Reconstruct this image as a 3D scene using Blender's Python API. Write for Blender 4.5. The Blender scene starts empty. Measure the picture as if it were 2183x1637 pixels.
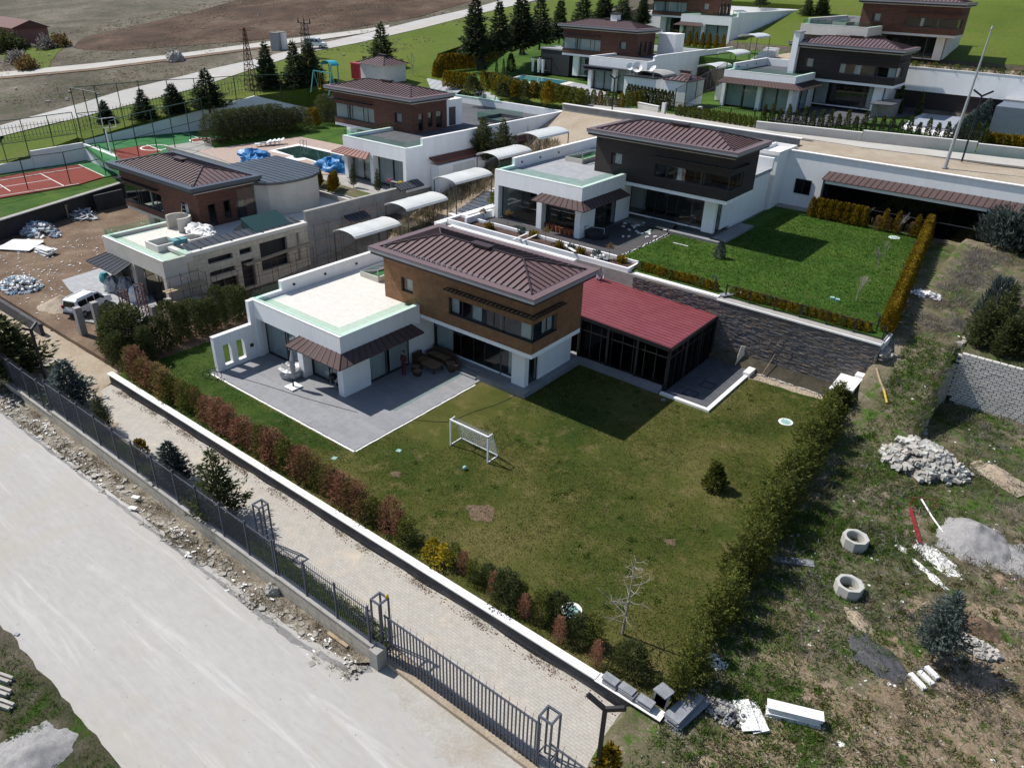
import bpy, bmesh, math, random
import numpy as np
from mathutils import Vector, Matrix
from mathutils.geometry import delaunay_2d_cdt
R_=random.Random(7)
scene=bpy.context.scene
COL=scene.collection
# ---------------------------------------------------------------- camera
cam_d=bpy.data.cameras.new('camera'); cam=bpy.data.objects.new('camera',cam_d); COL.objects.link(cam); scene.camera=cam
cam_d.sensor_width=36; cam_d.lens=26.471; cam_d.clip_start=0.5; cam_d.clip_end=2500
yaw,pit,rol=-0.6533,0.50321,0.03241
_f=Vector((math.sin(yaw)*math.cos(pit),math.cos(yaw)*math.cos(pit),-math.sin(pit)))
_r=Vector((math.cos(yaw),-math.sin(yaw),0)); _u=_r.cross(_f)
_R=math.cos(rol)*_r+math.sin(rol)*_u; _U=-math.sin(rol)*_r+math.cos(rol)*_u
cam.matrix_world=Matrix(((_R.x,_U.x,-_f.x,26.862),(_R.y,_U.y,-_f.y,-21.474),(_R.z,_U.z,-_f.z,22.784),(0,0,0,1)))
# ---------------------------------------------------------------- light
SUN=Vector((5.75,1.25,-7.24)).normalized()
world=bpy.data.worlds.new('World'); scene.world=world; world.use_nodes=True
wn=world.node_tree.nodes; wl=world.node_tree.links
bg=wn['Background']; sky=wn.new('ShaderNodeTexSky'); sky.sky_type='NISHITA'; sky.sun_disc=False
sky.sun_elevation=math.asin(-SUN.z); sky.sun_rotation=math.atan2(-SUN.x,-SUN.y); sky.dust_density=0.6
wl.new(sky.outputs[0],bg.inputs[0]); bg.inputs[1].default_value=0.10
sd=bpy.data.lights.new('sun','SUN'); sd.energy=4.6; sd.angle=math.radians(0.53); sd.color=(1,0.955,0.89)
sun=bpy.data.objects.new('sun',sd); COL.objects.link(sun); sun.rotation_euler=SUN.to_track_quat('-Z','Y').to_euler(); sun.location=(-40,-10,60)
vs=scene.view_settings; vs.view_transform='Standard'; vs.look='None'; vs.exposure=0.38; vs.gamma=1
scene.render.engine='CYCLES'; scene.cycles.max_bounces=6; scene.cycles.transparent_max_bounces=12
scene.cycles.caustics_reflective=False; scene.cycles.caustics_refractive=False
# ---------------------------------------------------------------- materials
KA=0.76; WH={'white_render','white_coping','cream_render','cream_terrace_tiles','white_painted_metal','sheer_curtain','white_car_paint','white_polycarbonate','white_marble_slab','spilled_plaster','beige_render','white_line'}
def kc(name,c):
    k=1.12 if name in ('white_render',) else 1.0 if name in WH or name.startswith('split_stone') else KA
    return c if isinstance(c,(int,float)) else tuple(v*k for v in c)
def nt(name):
    m=bpy.data.materials.new(name); m.use_nodes=True; t=m.node_tree; return m,t.nodes,t.links,t.nodes['Principled BSDF']
def c4(c): return (c[0],c[1],c[2],1)
def ramp(n,l,src,stops):
    r=n.new('ShaderNodeValToRGB'); e=r.color_ramp.elements
    while len(e)<len(stops): e.new(0.5)
    for i,(p,c) in enumerate(stops): e[i].position=p; e[i].color=c4(c) if not isinstance(c,(int,float)) else (c,c,c,1)
    l.new(src,r.inputs[0]); return r.outputs[0]
def noise(n,l,vec,scale,detail=6,rough=0.6,dist=0.):
    t=n.new('ShaderNodeTexNoise'); t.inputs['Scale'].default_value=scale; t.inputs['Detail'].default_value=detail; t.inputs['Roughness'].default_value=rough; t.inputs['Distortion'].default_value=dist
    if vec is not None: l.new(vec,t.inputs['Vector'])
    return t.outputs[0]
def pos(n,l,sc=(1,1,1),rot=(0,0,0)):
    g=n.new('ShaderNodeNewGeometry'); mp=n.new('ShaderNodeMapping'); mp.inputs['Scale'].default_value=sc; mp.inputs['Rotation'].default_value=rot
    l.new(g.outputs['Position'],mp.inputs[0]); return mp.outputs[0]
def mix(n,l,a,b,f,mode='MIX'):
    m=n.new('ShaderNodeMix'); m.data_type='RGBA'; m.blend_type=mode
    for s,v in ((m.inputs[6],a),(m.inputs[7],b),(m.inputs[0],f)):
        if hasattr(v,'is_linked') or isinstance(v,bpy.types.NodeSocket): l.new(v,s)
        elif isinstance(v,(int,float)): s.default_value=v
        else: s.default_value=c4(v)
    return m.outputs[2]
def bumpit(n,l,b,h,strength,dist=0.02):
    u=n.new('ShaderNodeBump'); u.inputs['Strength'].default_value=strength; u.inputs['Distance'].default_value=dist
    l.new(h,u.inputs['Height']); l.new(u.outputs[0],b.inputs['Normal'])
def NM(name,stops,scale=1.,detail=8,rough=0.85,bump=0.3,bs=None,bd=0.02,metal=0,fine=0.25,spec=0.3,aniso=(1,1,1)):
    "layered noise colour: stops over a large noise, multiplied by fine grain"
    m,n,l,b=nt(name); p=pos(n,l,aniso)
    col=ramp(n,l,noise(n,l,p,scale,detail,0.65,0.2),[(q,kc(name,c)) for q,c in stops])
    g=ramp(n,l,noise(n,l,p,scale*9+3,4,0.7),[(0.3,1-fine),(0.7,1+fine)])
    col=mix(n,l,col,g,1.0,'MULTIPLY'); l.new(col,b.inputs['Base Color'])
    b.inputs['Roughness'].default_value=rough; b.inputs['Metallic'].default_value=metal; b.inputs['Specular IOR Level'].default_value=spec
    if bump: bumpit(n,l,b,noise(n,l,p,bs or scale*12,5,0.7),bump,bd)
    return m
def PM(name,col,rough=0.6,metal=0,spec=0.4,var=0.1,bump=0.12,sc=2.):
    return NM(name,[(0.25,[x*(1-var) for x in col]),(0.75,[min(1,x*(1+var)) for x in col])],sc,5,rough,bump,bs=sc*14,bd=0.01,metal=metal,fine=0.05,spec=spec)
def BM(name,c1,c2,mor,bw,bh,vert=True,ms=0.012,rough=0.8,bump=0.5,var=0.3,off=0.5,dirt=None):
    "rows of bricks, tiles or boards on walls (vert) or floors"
    m,n,l,b=nt(name); p=pos(n,l)
    s=n.new('ShaderNodeSeparateXYZ'); l.new(p,s.inputs[0]); cmb=n.new('ShaderNodeCombineXYZ')
    if vert:
        a=n.new('ShaderNodeMath'); l.new(s.outputs[0],a.inputs[0]); l.new(s.outputs[1],a.inputs[1]); l.new(a.outputs[0],cmb.inputs[0]); l.new(s.outputs[2],cmb.inputs[1])
    else: l.new(s.outputs[0],cmb.inputs[0]); l.new(s.outputs[1],cmb.inputs[1])
    c1,c2,mor=kc(name,c1),kc(name,c2),kc(name,mor)
    t=n.new('ShaderNodeTexBrick'); l.new(cmb.outputs[0],t.inputs[0])
    t.inputs['Color1'].default_value=c4(c1); t.inputs['Color2'].default_value=c4(c2); t.inputs['Mortar'].default_value=c4(mor)
    t.inputs['Scale'].default_value=1; t.inputs['Mortar Size'].default_value=ms; t.inputs['Brick Width'].default_value=bw; t.inputs['Row Height'].default_value=bh; t.offset=off
    g=ramp(n,l,noise(n,l,p,3,8,0.7),[(0.3,1-var),(0.7,1+var)])
    col=mix(n,l,t.outputs[0],g,1.0,'MULTIPLY')
    if dirt:
        f=ramp(n,l,noise(n,l,p,dirt[1],7,0.65,0.6),[(dirt[2],0),(dirt[2]+0.16,1)]); col=mix(n,l,col,dirt[0],f)
    l.new(col,b.inputs['Base Color']); b.inputs['Roughness'].default_value=rough
    iv=n.new('ShaderNodeMath'); iv.operation='SUBTRACT'; iv.inputs[0].default_value=1; l.new(t.outputs[1],iv.inputs[1])
    bumpit(n,l,b,iv.outputs[0],bump,0.02); return m
def glass(name,tint,rough=0.02,refl=1.0,ior=1.5):
    m=bpy.data.materials.new(name); m.use_nodes=True; n=m.node_tree.nodes; l=m.node_tree.links; n.clear()
    o=n.new('ShaderNodeOutputMaterial'); mx=n.new('ShaderNodeMixShader'); tr=n.new('ShaderNodeBsdfTransparent'); gl=n.new('ShaderNodeBsdfGlossy'); fr=n.new('ShaderNodeFresnel')
    tr.inputs[0].default_value=c4([v**.5 for v in tint]); gl.inputs['Roughness'].default_value=rough; gl.inputs[0].default_value=(refl,refl,refl,1); fr.inputs[0].default_value=ior
    gg=n.new('ShaderNodeNewGeometry'); iv=n.new('ShaderNodeMath'); iv.operation='SUBTRACT'; iv.inputs[0].default_value=1; l.new(gg.outputs['Backfacing'],iv.inputs[1])
    mu=n.new('ShaderNodeMath'); mu.operation='MULTIPLY'; l.new(fr.outputs[0],mu.inputs[0]); l.new(iv.outputs[0],mu.inputs[1]); l.new(mu.outputs[0],mx.inputs[0]); l.new(tr.outputs[0],mx.inputs[1]); l.new(gl.outputs[0],mx.inputs[2]); l.new(mx.outputs[0],o.inputs[0]); return m
def LM(name,cols,rough=0.7,trans=0.15):
    "foliage: colour differs leaf to leaf and clump to clump"
    cols=[kc('leaf',c) for c in cols]
    m,n,l,b=nt(name); p=pos(n,l)
    g=n.new('ShaderNodeNewGeometry')
    a=ramp(n,l,g.outputs['Random Per Island'],[(0.0,cols[0]),(0.55,cols[1]),(1.0,cols[2])])
    k=ramp(n,l,noise(n,l,p,2.3,4,0.6),[(0.3,0.62),(0.7,1.3)])
    oi=n.new('ShaderNodeObjectInfo'); k2=ramp(n,l,oi.outputs['Random'],[(0,0.8),(1,1.2)])
    col=mix(n,l,mix(n,l,a,k,1.0,'MULTIPLY'),k2,1.0,'MULTIPLY'); l.new(col,b.inputs['Base Color'])
    b.inputs['Roughness'].default_value=rough; b.inputs['Specular IOR Level'].default_value=0.15
    tl=n.new('ShaderNodeBsdfTranslucent'); l.new(col,tl.inputs[0]); mx=n.new('ShaderNodeMixShader'); mx.inputs[0].default_value=0.38
    l.new(b.outputs[0],mx.inputs[1]); l.new(tl.outputs[0],mx.inputs[2]); l.new(mx.outputs[0],n['Material Output'].inputs[0])
    return m
def gmat(name,cols,patch,scale=0.35,fine=26,extra=None):
    "turf: broad patches, mid mottling, fine blades"
    cols=[kc(name,c) for c in cols]; patch=kc(name,patch)
    m,n,l,b=nt(name); p=pos(n,l)
    a=ramp(n,l,noise(n,l,p,scale,7,0.62,0.4),[(0.33,cols[0]),(0.5,cols[1]),(0.66,cols[2])])
    d=ramp(n,l,noise(n,l,p,scale*5.1,6,0.7),[(0.52,0),(0.72,1)]); a=mix(n,l,a,patch,d)
    if extra:
        e=ramp(n,l,noise(n,l,p,extra[1],6,0.7,0.5),[(extra[2],0),(extra[2]+0.07,1)]); a=mix(n,l,a,extra[0],e)
    f=ramp(n,l,noise(n,l,p,fine,3,0.8),[(0.25,0.55),(0.75,1.45)]); a=mix(n,l,a,f,1.0,'MULTIPLY'); l.new(a,b.inputs['Base Color'])
    b.inputs['Roughness'].default_value=0.9; b.inputs['Specular IOR Level'].default_value=0.1
    bumpit(n,l,b,noise(n,l,p,fine*0.7,5,0.8),0.8,0.06); return m
M={}
M['white']=NM('white_render',[(0.25,(0.66,0.665,0.67)),(0.5,(0.71,0.715,0.72)),(0.7,(0.745,0.75,0.755))],1.6,8,0.85,0.15,40,0.005,fine=0.04,aniso=(1,1,.14))
M['cream']=NM('cream_render',[(0.3,(0.5,0.485,0.45)),(0.7,(0.6,0.585,0.55))],0.8,7,0.85,0.2,40,0.005,fine=0.06)
M['beige']=NM('beige_render',[(0.3,(0.46,0.43,0.38)),(0.7,(0.54,0.51,0.46))],0.8,7,0.85,0.2,40,0.005,fine=0.06)
M['greywall']=NM('grey_render',[(0.3,(0.27,0.27,0.265)),(0.7,(0.38,0.38,0.37))],0.9,8,0.9,0.3,30,0.01,fine=0.12)
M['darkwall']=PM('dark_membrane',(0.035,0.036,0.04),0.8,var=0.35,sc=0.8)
M['brick_brown']=BM('brown_cladding',(0.33,0.165,0.07),(0.25,0.12,0.05),(0.14,0.07,0.032),0.9,0.075,ms=0.008,var=0.25,bump=0.6)
M['brick_dark']=BM('charcoal_cladding',(0.045,0.033,0.03),(0.032,0.024,0.022),(0.015,0.012,0.012),0.9,0.075,ms=0.008,var=0.25,bump=0.6)
M['brick_red']=BM('red_brown_cladding',(0.17,0.07,0.042),(0.12,0.047,0.03),(0.06,0.027,0.02),0.9,0.075,ms=0.008,var=0.25,bump=0.6)
M['clad']=BM('travertine_tiles',(0.62,0.55,0.44),(0.54,0.48,0.385),(0.33,0.29,0.235),0.5,0.33,ms=0.01,var=0.14,off=0,bump=0.3)
M['tile_cream']=BM('cream_terrace_tiles',(0.60,0.575,0.53),(0.56,0.535,0.49),(0.49,0.46,0.42),0.6,0.3,False,0.008,var=0.07,bump=0.1)
M['tile_grey']=BM('grey_terrace_tiles',(0.30,0.305,0.32),(0.26,0.265,0.28),(0.2,0.2,0.21),0.9,0.6,False,0.006,var=0.12,bump=0.1)
M['tile_mid']=BM('pale_grey_roof_tiles',(0.36,0.37,0.39),(0.42,0.43,0.45),(0.28,0.28,0.29),0.5,0.5,False,0.01,var=0.12,off=0,bump=0.1)
M['tile_dark']=BM('dark_grey_decking',(0.10,0.095,0.10),(0.075,0.07,0.075),(0.03,0.03,0.03),1.2,0.12,False,0.01,var=0.2)
M['tile_pink']=BM('pink_pool_paving',(0.50,0.37,0.30),(0.44,0.33,0.28),(0.36,0.3,0.26),0.3,0.3,False,0.012,var=0.15,off=0)
M['slate']=BM('slate_paving',(0.11,0.115,0.13),(0.085,0.09,0.1),(0.05,0.05,0.06),0.6,0.6,False,0.01,var=0.15,off=0)
M['roof']=NM('maroon_roof_metal',[(0.3,(0.165,0.10,0.10)),(0.7,(0.205,0.135,0.13))],0.5,6,0.42,0.06,4,0.01,fine=0.05,spec=0.5)
M['canopym']=PM('maroon_canopy_metal',(0.115,0.078,0.075),0.8,spec=0.15,var=.08); M['canopyb']=PM('slate_canopy_metal',(0.05,0.06,0.075),0.8,spec=0.15,var=.08)
M['threshold']=NM('dusty_concrete_apron',[(0.3,(0.40,0.355,0.29)),(0.5,(0.45,0.425,0.38)),(0.7,(0.50,0.48,0.45))],0.7,9,0.95,0.4,16,0.02,fine=0.12)
M['roofrib']=PM('maroon_seam_metal',(0.05,0.028,0.032),0.5,spec=0.4)
M['roofblue']=NM('slate_blue_roof_metal',[(0.3,(0.05,0.06,0.075)),(0.7,(0.075,0.085,0.105))],0.6,6,0.38,0.06,4,0.01,fine=0.06,spec=0.6)
M['roofred']=NM('red_sheet_roof',[(0.25,(0.18,0.028,0.038)),(0.5,(0.22,0.037,0.048)),(0.75,(0.265,0.065,0.075))],1.1,8,0.36,0.1,5,0.01,fine=0.1,spec=0.6)
M['rust']=PM('rusty_awning_metal',(0.22,0.07,0.045),0.6)
M['fascia']=PM('grey_fascia',(0.33,0.335,0.36),0.5,var=0.06)
M['fascia_dk']=PM('slate_fascia',(0.07,0.085,0.11),0.4,var=0.06)
M['black']=PM('black_metal',(0.02,0.021,0.024),0.5,var=0.2)
M['frame']=PM('anthracite_frame',(0.045,0.048,0.055),0.45,var=0.15)
M['fence']=PM('grey_fence_metal',(0.085,0.095,0.125),0.5,0.1,var=0.2)
M['galv']=PM('galvanised_steel',(0.42,0.44,0.46),0.45,0.4,var=0.12)
M['whitem']=PM('white_painted_metal',(0.72,0.73,0.74),0.4)
M['glass_dark']=glass('window_glass',(0.66,0.72,0.72),0.01,0.9,1.6)
M['glass_green']=glass('green_balustrade_glass',(0.66,0.87,0.78),0.01,0.8,1.45)
M['glass_smoke']=glass('smoked_pavilion_glass',(0.20,0.22,0.24),0.02,0.6,1.45)
M['poly']=glass('polycarbonate',(0.8,0.82,0.8),0.3,1,1.5)
M['curtain']=PM('sheer_curtain',(0.62,0.64,0.64),0.9,var=0.08)
M['room']=PM('room_wall',(0.12,0.115,0.11),0.9)
M['roomfloor']=PM('room_floor',(0.22,0.16,0.1),0.6)
M['concrete']=NM('weathered_concrete',[(0.3,(0.33,0.315,0.29)),(0.7,(0.46,0.445,0.42))],1.5,8,0.9,0.4,24,0.02,fine=0.15)
M['board']=BM('board_marked_concrete',(0.62,0.56,0.47),(0.54,0.485,0.40),(0.33,0.3,0.25),2.4,0.09,ms=0.012,var=0.3,bump=0.8)
M['coping']=NM('white_coping',[(0.3,(0.70,0.68,0.66)),(0.7,(0.78,0.77,0.76))],0.9,6,0.7,0.1,20,0.01,fine=0.05)
M['base_dk']=NM('charcoal_plinth',[(0.3,(0.06,0.062,0.07)),(0.7,(0.095,0.095,0.105))],0.7,7,0.85,0.2,20,0.01,fine=0.12)
M['asphalt_dk']=NM('bare_asphalt_edge',[(0.3,(0.20,0.195,0.19)),(0.7,(0.33,0.325,0.315))],1.5,8,0.95,0.5,30,0.01,fine=0.2)
M['asphalt']=NM('dusty_road',[(0.22,(0.43,0.41,0.375)),(0.5,(0.475,0.463,0.44)),(0.8,(0.51,0.50,0.48))],0.16,9,0.9,0.3,34,0.01,fine=0.07,aniso=(0.3,1,1))
M['paver']=BM('block_paving',(0.50,0.475,0.425),(0.47,0.44,0.39),(0.40,0.365,0.305),0.24,0.13,False,0.010,var=0.12,bump=0.5,dirt=((0.47,0.40,0.31),0.45,0.56))
M['dust']=NM('pale_dust_road',[(0.3,(0.47,0.445,0.40)),(0.7,(0.56,0.54,0.50))],0.4,8,0.95,0.4,20,0.02,fine=0.1)
M['dirt']=NM('brown_dirt',[(0.3,(0.125,0.078,0.048)),(0.5,(0.19,0.13,0.085)),(0.75,(0.30,0.22,0.15))],0.35,9,0.95,0.9,14,0.06,fine=0.3)
M['sandy']=NM('sandy_ground',[(0.3,(0.38,0.30,0.215)),(0.7,(0.50,0.43,0.335))],0.5,9,0.95,0.8,12,0.06,fine=0.18)
M['soil']=NM('planter_soil',[(0.3,(0.06,0.035,0.028)),(0.7,(0.13,0.08,0.065))],2,8,0.95,0.9,20,0.04,fine=0.4)
M['rubbleground']=NM('rubble_verge',[(0.3,(0.16,0.135,0.10)),(0.5,(0.27,0.235,0.18)),(0.72,(0.42,0.39,0.33))],1.1,10,0.95,1.0,10,0.08,fine=0.35)
M['lawnA']=gmat('patchy_lawn',[(0.030,0.062,0.008),(0.085,0.095,0.020),(0.15,0.135,0.046)],(0.18,0.15,0.06),0.15,24)
M['lawn_lush']=gmat('lush_turf',[(0.024,0.055,0.008),(0.042,0.082,0.012),(0.07,0.105,0.02)],(0.10,0.11,0.03),0.3,24)
M['lawnB']=gmat('green_lawn',[(0.036,0.09,0.013),(0.06,0.13,0.019),(0.09,0.155,0.027)],(0.11,0.135,0.04),0.25,20)
M['field']=gmat('green_field',[(0.085,0.125,0.016),(0.105,0.15,0.02),(0.13,0.165,0.026)],(0.13,0.14,0.035),0.06,5)
M['scrub']=gmat('dry_scrub',[(0.075,0.068,0.048),(0.135,0.117,0.088),(0.20,0.175,0.14)],(0.075,0.085,0.04),0.06,1.6,extra=((0.06,0.052,0.036),0.5,0.58))
M['plough']=gmat('ploughed_field',[(0.05,0.032,0.022),(0.095,0.06,0.04),(0.15,0.105,0.075)],(0.075,0.053,0.038),0.1,1.6,extra=((0.22,0.18,0.14),0.8,0.66))
M['wild']=gmat('waste_ground',[(0.055,0.082,0.022),(0.145,0.13,0.078),(0.27,0.225,0.165)],(0.30,0.255,0.20),0.20,12,extra=((0.055,0.10,0.018),1.1,0.53))
M['wild_sand']=gmat('sandy_waste_ground',[(0.10,0.085,0.045),(0.26,0.20,0.135),(0.36,0.28,0.20)],(0.42,0.34,0.25),0.5,12,extra=((0.05,0.075,0.02),1.9,0.57))
M['water_dk']=PM('murky_pool_water',(0.025,0.06,0.055),0.05,spec=0.7,var=0.4,sc=0.5,bump=0.05)
M['water_bl']=PM('turquoise_pool_water',(0.05,0.24,0.30),0.05,spec=0.7,var=0.2,sc=0.5,bump=0.05)
M['court_red']=NM('red_court',[(0.3,(0.21,0.035,0.022)),(0.7,(0.26,0.05,0.033))],0.5,6,0.9,0.1,20,0.01,fine=0.08)
M['court_green']=NM('green_court',[(0.3,(0.03,0.17,0.05)),(0.7,(0.04,0.21,0.065))],0.5,6,0.9,0.1,20,0.01,fine=0.08)
M['line']=PM('white_line',(0.75,0.75,0.73),0.8)
M['tarp']=PM('blue_tarpaulin',(0.03,0.22,0.52),0.45,var=0.35,sc=3)
M['silver']=PM('silver_cover',(0.45,0.46,0.48),0.35,0.3,var=0.2)
M['wicker']=BM('brown_wicker',(0.12,0.07,0.035),(0.085,0.05,0.025),(0.03,0.02,0.01),0.05,0.025,ms=0.004)
M['terracotta']=PM('terracotta',(0.36,0.13,0.06),0.8)
M['wood']=PM('raw_timber',(0.42,0.32,0.2),0.8,var=0.2)
M['rusty']=PM('rusty_steel',(0.16,0.07,0.045),0.8,var=0.35)
M['redpaint']=PM('red_painted_steel',(0.3,0.02,0.03),0.5)
M['block']=NM('concrete_block',[(0.3,(0.36,0.335,0.30)),(0.7,(0.56,0.53,0.48))],2.5,5,0.9,0.3,20,0.02,fine=0.15)
M['block_lt']=NM('pale_wall_block',[(0.3,(0.60,0.575,0.53)),(0.7,(0.78,0.76,0.72))],2.5,5,0.9,0.3,20,0.02,fine=0.12)
M['slab_w']=NM('white_marble_slab',[(0.3,(0.6,0.6,0.6)),(0.7,(0.74,0.74,0.73))],1.5,6,0.6,0.1,20,0.01,fine=0.06)
M['slab_g']=NM('grey_marble_slab',[(0.3,(0.22,0.235,0.26)),(0.7,(0.36,0.375,0.40))],2.5,6,0.5,0.1,20,0.01,fine=0.15)
M['rock']=NM('broken_stone',[(0.3,(0.30,0.275,0.23)),(0.7,(0.5,0.475,0.43))],3,7,0.9,0.6,14,0.03,fine=0.2)
M['gravel']=NM('grey_gravel',[(0.3,(0.30,0.29,0.29)),(0.7,(0.44,0.43,0.42))],6,8,0.95,1,30,0.03,fine=0.35)
M['plaster']=PM('spilled_plaster',(0.68,0.67,0.65),0.9,var=0.2,sc=5)
M['yellow']=PM('yellow_plastic',(0.6,0.4,0.02),0.5)
M['teal']=PM('teal_paint',(0.06,0.33,0.34),0.5)
M['pink']=PM('red_paint',(0.5,0.04,0.06),0.5)
M['bluegrey']=PM('blue_grey_cover',(0.17,0.21,0.26),0.5,var=0.15)
M['manhole']=PM('pale_green_cover',(0.32,0.55,0.5),0.7)
M['carpaint']=PM('white_car_paint',(0.74,0.75,0.76),0.25,spec=0.7,var=0.02,bump=0)
M['tyre']=PM('tyre_rubber',(0.02,0.02,0.02),0.85)
M['carglass']=PM('dark_car_glass',(0.012,0.014,0.017),0.06,spec=0.9,bump=0)
M['redlamp']=PM('red_tail_lens',(0.35,0.01,0.01),0.2)
M['skin']=PM('skin',(0.42,0.25,0.17),0.6)
M['cloth_w']=PM('pale_cloth',(0.55,0.56,0.6),0.9)
M['cloth_d']=PM('dark_cloth',(0.03,0.03,0.04),0.9)
M['cloth_r']=PM('maroon_cloth',(0.12,0.03,0.035),0.9)
M['hair']=PM('dark_hair',(0.015,0.012,0.01),0.7)
M['bark']=NM('bark',[(0.3,(0.11,0.08,0.055)),(0.7,(0.2,0.155,0.115))],6,6,0.9,0.6,30,0.02)
M['bark_pale']=NM('pale_bark',[(0.3,(0.26,0.225,0.19)),(0.7,(0.42,0.38,0.33))],6,6,0.9,0.6,30,0.02)
def dirty(m,col,scale,lo,hi,amt,an=(1,1,1)):
    n=m.node_tree.nodes; l=m.node_tree.links; b=n['Principled BSDF']; src=b.inputs['Base Color'].links[0].from_socket
    f=ramp(n,l,noise(n,l,pos(n,l,an),scale,8,0.68,0.8),[(lo,0.),(hi,amt)]); l.new(mix(n,l,src,col,f),b.inputs['Base Color'])
dirty(M['asphalt'],(0.35,0.30,0.23),0.16,.5,.72,.6); dirty(M['asphalt'],(0.38,0.36,0.33),1.0,.5,.66,.4,(.045,1.3,1)); dirty(M['asphalt'],(0.56,0.55,0.53),1.3,.55,.7,.5,(.06,1.0,1)); dirty(M['asphalt'],(0.30,0.29,0.28),1.4,.62,.74,.45); dirty(M['coping'],(0.42,0.40,0.36),2.2,.58,.8,.5); dirty(M['white'],(0.5,0.49,0.46),.9,.62,.85,.35); dirty(M['roofred'],(0.36,0.2,0.21),1.7,.66,.78,.4)
dirty(M['base_dk'],(0.2,0.18,0.155),2.0,.5,.8,.5); dirty(M['fascia'],(0.2,0.2,0.2),2,.6,.8,.4); dirty(M['tile_cream'],(0.47,0.45,0.41),.8,.55,.75,.4)
L={}
L['spruce']=LM('spruce_needles',[(0.035,0.055,0.025),(0.065,0.09,0.042),(0.11,0.14,0.07)])
L['blue']=LM('blue_cypress_needles',[(0.06,0.085,0.075),(0.11,0.145,0.13),(0.19,0.23,0.215)])
L['green']=LM('cypress_green',[(0.045,0.062,0.020),(0.085,0.105,0.035),(0.15,0.165,0.062)])
L['olive']=LM('olive_hedge',[(0.066,0.099,0.018),(0.129,0.155,0.031),(0.255,0.243,0.056)])
L['gold']=LM('golden_thuja',[(0.11,0.085,0.006),(0.25,0.17,0.01),(0.40,0.27,0.018)])
L['yellow']=LM('forsythia_yellow',[(0.3,0.25,0.01),(0.5,0.38,0.02),(0.65,0.48,0.03)])
L['red']=LM('scorched_foliage',[(0.22,0.10,0.06),(0.36,0.165,0.10),(0.46,0.27,0.17)])
L['brownish']=LM('half_dead_foliage',[(0.22,0.12,0.05),(0.26,0.17,0.07),(0.15,0.16,0.05)])
L['straw']=LM('dry_stalks',[(0.149,0.119,0.074),(0.297,0.246,0.163),(0.490,0.416,0.282)])
L['greystalk']=LM('grey_stalks',[(0.150,0.135,0.128),(0.255,0.232,0.217),(0.405,0.375,0.352)])
L['grass']=LM('grass_blades',[(0.043,0.094,0.010),(0.075,0.152,0.017),(0.144,0.220,0.034)])
L['drygrass']=LM('dry_grass_blades',[(0.101,0.108,0.029),(0.187,0.166,0.065),(0.288,0.238,0.115)])
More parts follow.
